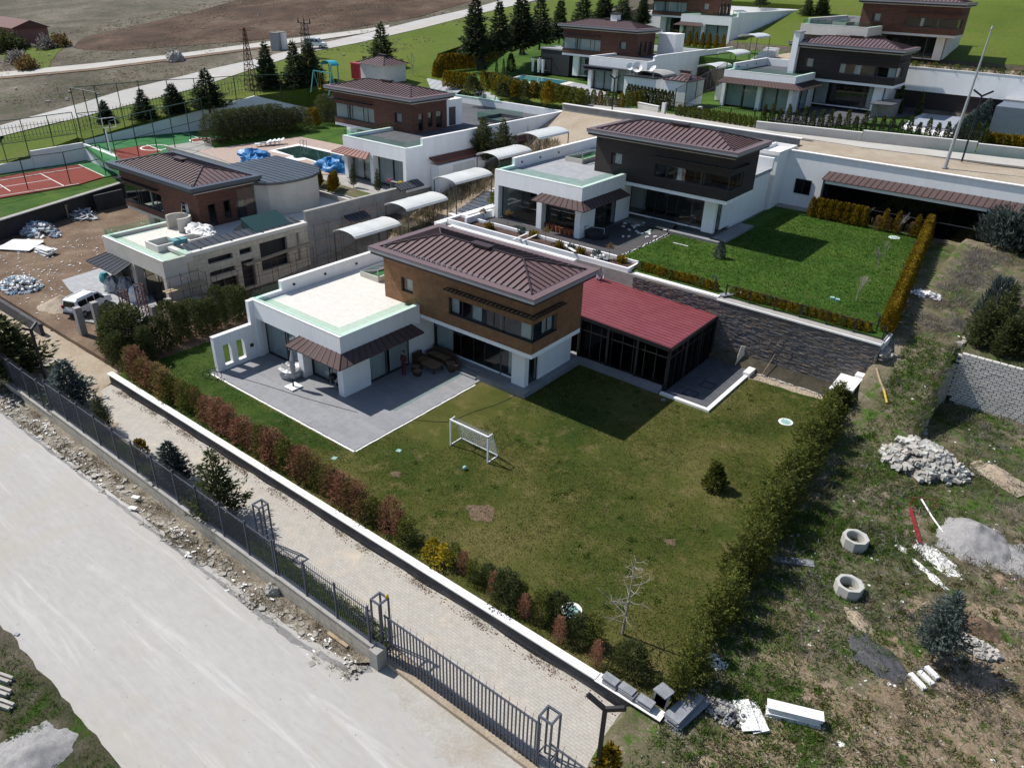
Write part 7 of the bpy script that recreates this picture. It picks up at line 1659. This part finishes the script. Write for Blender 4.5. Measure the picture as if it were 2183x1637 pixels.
# --- front hedge of scorched cypresses
HG={k:[column(300+i*7+len(k),1.0,.215+.03*(i%2),L[k],1700,.05,1.2,.40,.75,.22) for i in range(3)] for k in ('red','brownish','olive')}
HS=stickmesh(5,.55,M['bark'],1,.3,.02,2,'trunk')
GH='row of young cypresses behind the garden wall'
kinds='o b r b b r b o b o o b o o b o r b r r r r r b r o b r r o b r b b o b r r b r b o b r r o'.split()
nm_={'r':'scorched red','b':'half brown','o':'olive green'}
rk=random.Random(11)
n=46
for i in range(n):
    x=-16.9+i*(7.9+16.9)/n+rk.uniform(-.06,.06); k=kinds[i]; h=rk.uniform(1.45,1.85)*(1.1 if x<-10 else 1); y=-3.35+rk.uniform(-.1,.1)
    ref=('near the dark hedge corner' if x<-12 else 'opposite the patio' if x<-1 else 'opposite the goal' if x<5 else 'before the gap in the row')
    o=plant('hedge_cypress','x','shrub',HG[{'r':'red','b':'brownish','o':'olive'}[k]][i%3],HS,(x,y,0),rk.uniform(0,6),(h*rk.uniform(1.05,1.5),h*rk.uniform(.85,1.18)),GH)
    o['label']='%s narrow cypress, %s from the left behind the garden wall'%(nm_[k],O(i+1))
for i,(x,lab) in enumerate(((8.6,'left'),(9.25,'right'))): plant('forsythia','bright yellow flowering shrub, %s of the pair behind the garden wall'%lab,'shrub',column(320+i,1,.5,L['yellow'],420,.13,.7,.5,.5,.6),HS,(x+.4,-3.4,0),i,(1.05,1.15),'yellow flowering shrubs')
gh='darker wide cypresses at the right end of the garden wall row'
big=[column(330+i,1.0,.42,L['green'],3600,.055,.9,.42,.5,.35) for i in range(3)]
for i in range(16):
    x=10.1+i*.58; k='red' if i in (1,4,7,10,13) else 'g'; h=1.35+.35*math.sin(i*1.7) if k=='g' else 1.3
    plant('hedge_cypress',('scorched red cypress, %s from the yellow shrubs in the dense row end' if k=='red' else 'dense olive green cypress, %s from the yellow shrubs in the row end')%O(i+1),'shrub',(HG['red'][0] if k=='red' else (big[i%3] if i%2 else HG['olive'][i%3])),HS,(x,-3.3+.25*math.sin(i*2.3)+(-.15 if k=='red' else .15),0),i*1.1,(h*(1.15 if k=='g' else .9),h),gh)
# --- hedge between villas A and C
GA2='dense green hedge between the patchy lawn and the building yard'
dk=[column(340+i,1.0,.42,L['green'],4600,.048,.7,.45,.35,.28) for i in range(3)]
for i,(px,py,h,w) in enumerate(((258,775,2.0,1.5),(285,745,2.3,1.5),(262,745,2.2,1.5),(312,760,2.0,1.2),(335,735,2.1,1.25),(362,722,2.1,1.2),(392,725,2.0,1.1),(415,705,2.1,1.2),(445,700,2.1,1.15),(470,690,2.1,1.1),(498,680,2.0,1.1),(515,665,1.9,1.1),(232,745,1.9,1.3),(240,715,1.8,1.1))):
    x,y=((-18.79,-3.01),(-19.66,-1.71),(-20.63,-1.93),(-17.91,-1.61),(-18.87,-0.36),(-19.1,0.68),(-19.19,1.59),(-19.25,2.54),(-19.23,3.5),(-19.25,4.44),(-19.27,5.52),(-19.71,6.48),(-20.71,-2.64),(-22.58,-1.44))[i]
    plant('hedge_shrub','dark green shrub, %s from the street corner in the hedge beside the yard'%O(i+1),'shrub',dk[i%3],HS,(x,y,-.1),i*2.3,(h*w*(.72+.2*((i*5)%3)),h*(1.15+.12*((i*7)%4))),GA2)
for i in range(9): plant('hedge_shrub','yellow green shrub behind the terrace parapet, %s from the near end'%O(i+1),'shrub',big[i%3],HS,(-14.6-.3*(i%2),8.0+i*1.5,0),i,(1.4,1.9),'shrubs behind the long terrace parapet')
# --- right hedge
RH=[conifer(350+i,1.0,.40,L['olive'],14,12,.35,.075,.3,.0,2.2,.45) for i in range(3)]
GR_='big feathery cypress hedge along the right side of the lawn'
for i in range(21):
    f=i/20; x=20.6-f*2.0+.18*math.sin(i*1.9); y=-3.0+f*23.4; h=(1.95+.8*min(1,f*2.2))+.32*math.sin(i*2.2)
    plant('hedge_cypress','feathery olive cypress, %s from the near corner of the right hedge'%O(i+1),'shrub',RH[i%3],ST2,(x,y,-.15),i*1.3,(h*.85,h),GR_)
for i in range(5):
    plant('hedge_cypress','golden tipped cypress, %s of the cluster at the utility housing'%O(i+1),'shrub',HGo[i%2] if 0 else column(360+i,1,.4,L['gold'] if i%2 else L['olive'],1500,.1,.9,.42,.5,.4),ST2,(18.5+.3*(i%3),20.0+.35*i,0),i,(1.3,1.9),'golden tipped cypresses beside the utility housing')
# --- golden hedge right of lawn B
GO=[column(370+i,1.0,.30,L['gold'],2400,.07,.9,.45,.18,.22) for i in range(3)]
for i in range(36):
    f=i/35; x=19.35-f*2.7; y=25.3+f*22.3
    plant('golden_thuja','golden thuja, %s from the near end of the hedge beside the green lawn'%O(i+1),'shrub',GO[i%3],None,(x,y,4.2),i*1.9,(1.55,1.75+.25*(i>31)),'clipped golden thuja hedge right of the green lawn')
small=[column(380+i,1.0,.6,L['gold'],700,.16,.8,.5,.4,.5) for i in range(3)]
smallo=[column(384+i,1.0,.6,L['olive'],700,.16,.8,.5,.4,.5) for i in range(2)]
for i in range(34):
    x=2.9+i*.47
    if 8.9<x<9.5: continue
    plant('golden_thuja','small golden thuja, %s from the planter along the wall coping'%O(i+1),'shrub',small[i%3] if (i*7)%5 else smallo[i%2],None,(x,24.45+.06*math.sin(i),4.28),i*1.3,.62,'small golden thujas along the coping')
back=[column(386+i,1.0,.27,L['gold'],1300,.08,1.3,.45,.3,.55) for i in range(2)]
for i in range(13):
    x=7.3+i*.37; plant('golden_thuja','golden thuja, %s from the left before the dark garage glazing'%O(i+1),'shrub',back[i%2],None,(x,46.9+.1*(i%2),4.25),i*2,(1.7,1.75),'golden thujas before the garage glazing')
for i,x in enumerate((13.4,14.4,15.9)): plant('golden_thuja',('first','second','third')[i]+' slender golden thuja standing apart before the garage glazing','shrub',back[i%2],None,(x,46.9,4.25),i,(1.5,1.9),'slender golden thujas set apart')
for i in range(8): plant('dead_shrub','dry brown shrub, %s before the dark garage glazing'%O(i+1),'shrub',HG['brownish'][i%3] if i%2 else stickmesh(60+i,1.4,M['bark'],3,.25,.02,4,'twigs',.8),None,(12.4+i*.45,46.8,4.25),i,(1.2,1.3) if i%2 else 1.0,'dry shrubs before the garage glazing')
# bare trees
BT=[stickmesh(400+i,3.0,M['bark_pale'],4,.38,.045,3,'branches',.3,.33) for i in range(3)]
def bare(lab,p,h,k=0,rz=0,g=None):
    t=thing('bare_tree',lab,'tree',p,g,rz); s=h/3.0; t.scale=(s,s,s); ob('branches',BT[k],t); return t
def tallbare(lab,p,h):
    t=thing('bare_tree',lab,'tree',p); rc=random.Random(9); q=MB(); q.tube((0,0,-.1),(.1,.05,h),.06,7,.012); q.build('trunk',M['bark_pale'],t)
    for i in range(22):
        z=h*rc.uniform(.12,.97); a=rc.uniform(0,6.28); L_=rc.uniform(.25,.5)*(1.15-z/h)*h*.75+.15; q=MB(); p0=Vector((.1*z/h,.05*z/h,z)); d=Vector((math.cos(a),math.sin(a),.35)); 
        p1=p0+d*L_*.5; p2=p1+Vector((math.cos(a+.3),math.sin(a+.3),.5))*L_*.5; q.tube(p0,p1,.018,4,.012); q.tube(p1,p2,.012,4,.005)
        for k in range(5): pp=p0.lerp(p1,rc.random()) if k%2 else p1.lerp(p2,rc.random()); q.tube(pp,pp+Vector((rc.gauss(0,.16),rc.gauss(0,.16),rc.uniform(0,.2))),.007,3,.003)
        q.build('branch',M['bark_pale'],t)
tallbare('tall bare tree with pale trunk on the patchy lawn near the corner hedge','%s' and (*(17.63,-1.75),0),3.9)
GBt='bare young trees on the green lawn'
bare('bare pale young tree nearest the stone retaining wall','%s' and (*(16.5,29.02),4.3),2.6,0,0,GBt)
bare('bare young tree in the middle of the green lawn edge',(*(15.73,36.75),4.3),2.2,1,1,GBt)
bare('bare twiggy young tree beside the pale stone disc',(*(15.48,39.58),4.3),1.9,2,2,GBt)
bare('bare young tree behind the pale stone disc, near the dry shrubs',(*(14.61,46.71),4.3),2.5,1,4,GBt)
bare('bare young tree in front of the golden thujas before the garage',(*(12.02,47.86),4.3),2.5,0,2,GBt)
bare('wide bare tree against the long white wall beside the two conifers',(-22.65,44.63,6),3.2,2,0)
bare('bare bush in the gravel bed beside the stairway',(-20.88,32.09,2),2.2,1,0)
bare('bare tree before the white service shed',(-22.52,69.26,9.1),2.5,2,0)
bare('grey leafless round tree on the green field left of the upper hedge',(-53.48,58.49,9.49),4.0,2,3)
# conifers by stairway
for i,(p,h,lab) in enumerate((((-23.27,38.01,5.6),4.4,'left bushy olive conifer beside the stairway wall'),((-22.36,40.05,5.9),3.8,'right bushy olive conifer beside the stairway wall'))): plant('cypress_tree',lab,'tree',DC[i],ST2,p,i,(h*1.15,h),'pair of bushy conifers by the stairway')
for i,(p,h,lab) in enumerate((((-42.12,159.07,10.6),4.2,'left pointed golden cypress beside the upper staircase'),((-42.35,165.85,10.6),4.2,'right pointed golden cypress beside the upper staircase'))): plant('golden_cypress',lab,'tree',conifer(420+i,1,.3,L['gold'],14,11,-.05,.08,.35,.02,1.3,1.1),ST2,p,i,(h*1.1,h),'pair of pointed golden cypresses')
# planter shrubs on the white planter
rk=random.Random(3)
cy_=[blob(430,1,1,L['gold'],500,.3),blob(431,1,1,L['blue'],400,.3),blob(432,1,1,L['brownish'],350,.25)]
pl_=[(1043,487,0,'g'),(1083,475,0,'t'),(1112,492,0,'b'),(1137,503,0,'g'),(1163,513,0,'t'),(1192,525,0,'g'),(1216,528,0,'b'),(1237,538,0,'g'),(1272,542,0,'b'),(1298,548,0,'t'),(1325,566,0,'g'),(1060,470,0,'t')]
PP=[(-10.86,24.13,4.45),(-10.48,26.07,4.45),(-8.28,25.06,4.45),(-6.95,24.84,4.45),(-5.49,24.46,4.45),(-4.01,24.17,4.45),(-2.94,24.13,4.45),(-1.98,24.02,4.45),(-0.79,24.41,4.45),(0.21,24.5,4.45),(1.21,24.62,4.45),(-12.29,25.06,4.45)]
kk='gtbgtgbgbtgt'; nmm={'g':'round golden shrub','b':'blue grey dwarf conifer','t':'small reddish bare tree'}
for i,p in enumerate(PP):
    k=kk[i]; lab='%s, %s from the left in the long white planter'%(nmm[k],O(i+1))
    if k=='t':
        t=thing('small_tree',lab,'tree',p,'plants in the long white planter'); q=MB(); q.tube((0,0,-.1),(0,0,.7),.02,5); q.build('trunk',M['bark'],t); o=ob('crown',cy_[2],t,(0,0,.8)); o.scale=(.33,.33,.35)
    else: t=plant('dwarf_shrub',lab,'shrub',cy_[0 if k=='g' else 1],None,p,i,(.36,.5),'plants in the long white planter')
for i,(p,lab) in enumerate((((-15.49,30.93,4.4),'yellow green shrub clump at the stairway beside the white terrace'),)): plant('shrub',lab,'shrub',blob(440,1,1,L['olive'],1200,.2),None,p,0,(.9,.8))
# --- D lot vegetation
DH=[blob(450+i,1,1,L['green'],2600,.13) for i in range(3)]
for i in range(11):
    f=i/10; a=Vector((-55.36,27.93)); b=Vector((-55.21,39.92)); p=a.lerp(b,f); plant('hedge_shrub','tall dark shrub, %s from the ball court in the poolside hedge'%O(i+1),'shrub',column(460,1,.5,L['green'],7000,.036,.4,.5,.3,.2) if i==0 else DHc,None,(p.x,p.y,4.1),i,(3.2,3.6 if i<8 else 2.9),'tall dark hedge beside the pool')  if i else None
    if i==0: DHc=column(460,1,.5,L['green'],7000,.036,.4,.5,.3,.2); plant('hedge_shrub','tall dark shrub, first from the ball court in the poolside hedge','shrub',DHc,None,(p.x,p.y,4.1),i,(3.2,3.3),'tall dark hedge beside the pool')
t=plant('arched_thuja','golden thuja trained into an arch on the pool villa lawn','shrub',column(470,1,.55,L['gold'],1800,.1,.3,.5,.2,.25),None,(-55.87,42.52,4.2),0,(1.9,2.3))
plant('hedge_shrub','dark green hedge mass behind the golden arch','shrub',DHc,None,(-56.66,45.64,4.2),1,(4.2,3.6)); 
for i in range(4): plant('golden_thuja','narrow golden thuja, %s left of the covered heap by the pool villa'%O(i+1),'shrub',back[i%2],None,Vector((-32.27,24.4,4.2))+Vector((.45*i*.6,-.3*i,0)),i,(1.5,1.5),'narrow golden thujas left group')
for i in range(5): plant('golden_thuja','narrow golden thuja, %s of the group before the pool villa windows'%O(i+1),'shrub',back[i%2],None,Vector((-30.12,24.54,4.2))+Vector((.45*i*.6,-.36*i,0)),i,(1.6,1.6),'narrow golden thujas right group')
for i,(p,lab) in enumerate((((-29.2,25.94,4.2),'left slim green conifer before the pool villa windows'),((-26.05,26.15,4.2),'right slim green conifer before the pool villa windows'))): plant('slim_conifer',lab,'tree',GR[i],ST2,p,i,(1.3,2.2),'slim conifers before the pool villa')
# --- E hedges
EH=[column(480+i,1.0,.34,L['gold'],800,.1,1.1,.5,.3,.4) for i in range(2)]+[column(483,1.0,.4,L['olive'],800,.1,1.1,.5,.3,.4)]
pts=[(-50.52,60.07),(-56.74,67.69),(-56.39,72.05),(-57.25,79.26),(-58.43,86.86),(-57.83,92.68)]
def along(pts,n):
    P=[Vector(p) for p in pts]; Ls=[(P[i+1]-P[i]).length for i in range(len(P)-1)]; T_=sum(Ls); out=[]
    for k in range(n):
        s=T_*k/(n-1); i=0
        while i<len(Ls)-1 and s>Ls[i]: s-=Ls[i]; i+=1
        out.append(P[i].lerp(P[i+1],min(1,s/Ls[i])))
    return out
for i,p in enumerate(along(pts,44)): plant('golden_thuja','golden thuja, %s from the near bend of the turquoise pool hedge'%O(i+1),'shrub',EH[i%2] if i<26 or i%3 else dk[0],None,(p.x,p.y,8.95),i,(1.9,2.4) if i<30 else (2.2,2.6),'golden hedge round the turquoise pool garden')
for i,p in enumerate(along([(-44.91,55.91),(-40.54,56.5)],8)): plant('golden_thuja','golden thuja, %s of the short row near the cypress hedge bend'%O(i+1),'shrub',EH[i%2],None,(p.x,p.y,8.95),i,(1.6,2.0),'short golden row by the bend')
for i,p in enumerate(along([(-40.09,59.73),(-33.69,56.55),(-29.39,57.54),(-23.46,55.83)],30)): plant('hedge_shrub','olive hedge shrub, %s from the left below the turquoise pool'%O(i+1),'shrub',EH[2] if i%4 else EH[0],None,(p.x,p.y+.5*math.sin(i*3),8.9),i,(2.3,2.0),'olive hedge below the turquoise pool')
for i,p in enumerate(along([(-24.82,57.37),(-19.38,58.48),(-19.12,62.36)],12)): plant('hedge_shrub','small olive thuja, %s from the left along the curving lane wall'%O(i+1),'shrub',EH[2] if i%3 else EH[0],None,(p.x,p.y,9.0),i,(1.3,1.7),'small thujas along the curving lane wall')
for i,(p,k,h,w,lab) in enumerate((((-26.91,53.92,9.05),'gold',2.6,1.0,'big golden conifer before the lane beside the pool garden'),((-38.6,56.25,9.05),'gold',2.4,.9,'orange golden conifer between the dark pines of the pool garden'),((-36.92,52.14,9.05),'green',2.3,1.5,'dark round pine at the left of the pool garden'),((-34.03,54.39,9.05),'green',1.7,1.5,'dark dome shrub right of the golden conifer'),((-30.83,54.73,9.05),'green',1.2,1.3,'low dark dome shrub by the roof terrace'),
    ((-51.8,71.34,9.05),'blue',2.8,.8,'small blue spruce inside the pool garden'),((-53.88,83.83,9.05),'blue',2.8,.7,'blue grey cone left of the day bed'),((-49.06,74.91,9.05),'green',2.6,.8,'green cone conifer beside the pool'),((-49.92,86.98,9.05),'blue',2.9,.7,'blue grey cone behind the day bed'),((-45.56,82.4,9.05),'blue',2.4,.8,'blue grey cone right of the day bed'),((-42.05,79.39,9.05),'olive',3.0,.8,'olive cone conifer before the dark brown villa'),((-43.32,65.98,9.05),'green',2.8,.25,'thin dark cypress at the pool end'),((-46.89,68.79,9.05),'green',2.6,.25,'thin dark cypress left of the pool end'))):
    plant('garden_conifer',lab,'tree',column(500+i,1,.4,L[k],1100,.1,.7,.45,.3,.6),None,p,i,(h*w,h),'clipped conifers of the pool garden')
# --- G slim cypresses along the fence, right golden hedge, shrubs left
SL=[column(520+i,1,.2,L['green'],600,.09,1.4,.45,.3,.6) for i in range(3)]
for i,p in enumerate(along([(-3.0,58.9),(16.8,62.9)],26)): plant('slim_cypress','slim dark cypress, %s from the left behind the lane wall'%O(i+1),'shrub',SL[i%3],None,(p.x,p.y,9.4),i,(1.9,1.9+.25*math.sin(i*2.7)),'slim cypresses behind the lane wall')
for i,p in enumerate(along([(-12.5,59.4),(-3.5,58.6)],16)): plant('young_thuja','young olive thuja, %s from the left along the lane before the black fence'%O(i+1),'shrub',EH[2],None,(p.x,p.y-.7,9.0),i,(1.2,1.2),'young thujas before the black fence')
for i,p in enumerate(along([(-22.0,63.6),(-15.2,62.0)],14)): plant('slim_cypress','slim dark cypress, %s from the left before the service sheds'%O(i+1),'shrub',SL[i%3],None,(p.x,p.y,8.9),i,(2.0,2.1),'slim cypresses before the service sheds')
for i,p in enumerate(along([(17.0,63.4),(33,66.5)],26)): plant('golden_thuja','golden topped thuja, %s from the mast along the lane wall'%O(i+1),'shrub',EH[i%2],None,(p.x,p.y,9.0),i,(2.1,1.7),'golden hedge along the lane at the right')
for i,p in enumerate(along([(14.3,65.5),(13.6,86.0)],14)): plant('blue_cypress','blue grey cypress, %s from the lane beside the covered pool'%O(i+1),'shrub',BL[i%2],None,(p.x,p.y,8.9),i,(2.6,2.6),'blue grey hedge beside the covered pool')
for i,p in enumerate(along([(-32.9,95.91),(-24.19,94.09)],8)): plant('golden_thuja','narrow golden thuja, %s from the left before the topmost terrace'%O(i+1),'shrub',back[i%2],None,(p.x,p.y,12.95),i,(1.8,2.2),'narrow golden thujas at the topmost terrace')
for i in range(24):
    x=4+i*.75; plant('overhanging_shrub','dry overhanging shrub, %s from the left on the retaining wall'%O(i+1),'shrub',[HG['brownish'][0],EH[2],HG['olive'][1]][i%3],None,(x,83.6,13.6),i,(1.6,1.0),'dry shrubs on the white retaining wall')
for i,(x,y,h) in enumerate(((4.6,81.5,3.0),(7.0,81.3,2.6),(5.2,80.6,1.6))): plant('pointed_conifer',('left','right','low middle')[i]+' pointed conifer before the dark slatted screen','tree',SL[i],None,(x,y,9),i,(h*.9,h),'pointed conifers before the dark screen')
plant('dark_bush','dark red brown bush beside the top right villa','shrub',column(540,1,.5,L['red'],900,.15),None,(4.09,128.85,13.3),0,(3.0,3.2))
for i,(p,lab) in enumerate((((-138.38,39.58,6.94),'dark round tree before the pink farmhouse'),((-116.7,33.6,6.1),'bare grey bush left of the farm track'),((-132.81,43.87,7.54),'bare grey tree right of the pink farmhouse'),((-132.26,46.19,7.87),'bare brown tree beside the grey hedge bank'),((-124.7,35.48,6.37),'brown bush below the pink farmhouse'))):
    plant('field_tree',lab,'tree',DH[0] if i==0 else blob(550+i,1,1,L['brownish'] if i%2 else L['greystalk'],900,.22),None,p,i,(1.7,2.0) if i else (3.0,3.4),'trees round the pink farmhouse')
# --- grass, weeds (uncountable)
def scatter(name,label,n,region,fz,mat,size,seed,blades=7,lean=.6,wr=.12,mask=None,cat='grass',spread=.08):
    rng=np.random.default_rng(seed); x0,y0,x1,y1=region; P=[]
    rc=random.Random(seed); k=0
    while len(P)<n and k<n*8:
        k+=1; x=rc.uniform(x0,x1);y=rc.uniform(y0,y1)
        if mask is None or mask(x,y,rc): P.append((x,y,fz(x,y)))
    P=np.repeat(np.array(P),blades,0); m=len(P); P[:,:2]+=rng.normal(size=(m,2))*spread
    D=np.stack([rng.normal(size=m)*lean,rng.normal(size=m)*lean,np.ones(m)],1)
    V,F=leaves(P,D,size*(.5+rng.random(m)),wr,rng); o=ob(name,mesh_np(name,V,F,mat)); tag(o,label,cat,None,'stuff'); return o
def lawnmask(x,y,rc):
    if -13.4<x<0.15 and -.2<y<12: return False
    if -13.4<x<3.4 and y>3: return False
    if x>2.8 and x<12.8 and y>16.1: return False
    if x>20.2: return False
    return rc.random()<.55+.6*mn.noise((x*.3,y*.3,1))
scatter('lawn_grass','short green and straw coloured blades on the patchy lawn',26000,(-17.2,-3.9,20.2,22.9),lambda x,y:0,L['grass'],.07,1,3,.8,.35,lawnmask)
scatter('dry_lawn_grass','straw coloured dry blades on the patchy lawn',26000,(-5,-3.9,20.2,22.0),lambda x,y:0,L['drygrass'],.07,2,3,.9,.3,lawnmask)
scatter('clover_patches','fresh green clover tufts dotted over the patchy lawn',60,(-2,-3,19.5,21),lambda x,y:0,L['grass'],.09,3,40,1.4,.5,lawnmask,'plants',.10)
scatter('upper_lawn_grass','bright green blades on the upper lawn',26000,(.6,25.2,19.0,46.8),lambda x,y:4.3,L['grass'],.09,4,3,.8,.35,lambda x,y,rc:not(x<5 and y>33.5))
def wmask(x,y,rc):
    return y>-7.8 and rc.random()<1.15-ss(23,28,x) and rc.random()<.45+.9*mn.noise((x*.35,y*.35,5))
def wg(x,y): return RW(x,y)-.02
scatter('wild_grass','green grass tufts on the waste ground',9000,(20.6,-7,34,26),wg,L['grass'],.17,5,9,.8,.14,wmask)
scatter('dry_weeds','brown and straw coloured dry weeds on the waste ground',4200,(20.6,-6,34,46),wg,L['straw'],.26,6,8,.9,.09,lambda x,y,rc:rc.random()<.35+.9*mn.noise((x*.3,y*.3,15)))
scatter('grey_brush','grey tangled dry brush on the waste ground',1700,(20,2,32,46),wg,L['greystalk'],.42,7,16,1.3,.045,lambda x,y,rc:rc.random()<(.9 if y>26 else .3)*(.3+1.1*mn.noise((x*.4,y*.4,25))),'brush',.2)
scatter('low_weeds','dark green low weeds on the sandy ground',1300,(24,-8,34,14),wg,L['drygrass'],.10,8,16,1.3,.4,lambda x,y,rc:mn.noise((x*1.4,y*1.4,3))>.2,'weeds',.07)
scatter('verge_weeds','dry and green weeds along the rubble verge and fence wall',900,(-24,-9.7,10.4,-8.55),lambda x,y:vz(x,y),L['straw'],.16,9,12,1.0,.1,lambda x,y,rc:mn.noise((x*.5,y,8))>.0,'weeds')
scatter('strip_grass','grass of the planting strip behind the picket fence',9000,(-24,-8.2,10.4,-7.1),lambda x,y:-.6,L['grass'],.11,10,4,.8,.2,lambda x,y,rc:rc.random()<(.9 if x>-1 else .4))
scatter('edge_weeds','brown weeds at the foot of the garden wall',500,(-17,-4.6,20,-4.3),lambda x,y:-.6,L['straw'],.06,11,8,1.2,.3,lambda x,y,rc:mn.noise((x*.6,0,8))>.05,'weeds')
scatter('near_verge_grass','grass on the verge in the lower left corner',5000,(-14,-26,9,-16.9),lambda x,y:-.87,L['grass'],.13,12,6,1.0,.2,lambda x,y,rc:mn.noise((x*.6,y*.6,8))>-.15)
scatter('bed_stalks','tall dry stalks in the bed beside the stairway',650,(-22.4,23,-19.3,46),lambda x,y:SZ(x,y),L['straw'],.7,13,9,.35,.05,None,'plants',.12)
def chips(name,label,n,region,fz,mat,lo,hi,seed,mask=None):
    rc=random.Random(seed); q=MB(); x0,y0,x1,y1=region
    for i in range(n):
        x=rc.uniform(x0,x1);y=rc.uniform(y0,y1)
        if mask and not mask(x,y,rc): continue
        a=rc.uniform(0,3.14); s=rc.uniform(lo,hi); q.obox((x,y),(math.cos(a),math.sin(a)),0,s,s*rc.uniform(.4,.9),fz(x,y)-.02,fz(x,y)+s*.7)
    tag(q.build(name,M[mat]),label,'stones',None,'stuff')
chips('white_chips','white stone chips and litter strewn over the waste ground',420,(20.5,-7.5,32,44),wg,'plaster',.02,.07,1,lambda x,y,rc:mn.noise((x*.5,y*.5,2))>-.1)
chips('stones','small pale stones on the sandy lower right ground',900,(20.5,-9,31,8),wg,'rock',.015,.05,2)
chips('debris','small debris over the building yard',520,(-46,-3,-24.5,14),lambda x,y:-.1,'plaster',.03,.09,3,lambda x,y,rc:x<-37 or y<1)
chips('leaf_litter','brown leaf litter along the foot of the garden wall',700,(-17,-4.75,20,-4.3),lambda x,y:-.6,'rusty',.01,.03,4)
chips('wall_rubble','broken stones along the foot of the dark stone wall',170,(13,22.9,18.0,23.3),lambda x,y:.02,'block',.04,.11,5)

scatter('field_scrub','low dry scrub and weeds on the hillside between the far roads',2200,(-150,20,-66,110),lambda x,y:TN(x,y),L['straw'],.28,14,7,1.1,.3,lambda x,y,rc:mn.noise((x*.08,y*.08,8))>.0 and not inpoly(x,y,roadpoly),'scrub',.4)
chips('field_stones','pale stones strewn along the far roads and ploughed field',380,(-150,20,-70,110),lambda x,y:TN(x,y),'rock',.08,.3,14,lambda x,y,rc:mn.noise((x*.06,y*.06,3))>.05 and not inpoly(x,y,roadpoly))
chips('road_grit','specks of grit and leaves on the dusty road',500,(-24,-22,16,-10.2),lambda x,y:-.895,'base_dk',.004,.012,15)
chips('road_grit','pale grit specks on the dusty road',260,(-24,-22,16,-10.2),lambda x,y:-.895,'plaster',.004,.012,16)
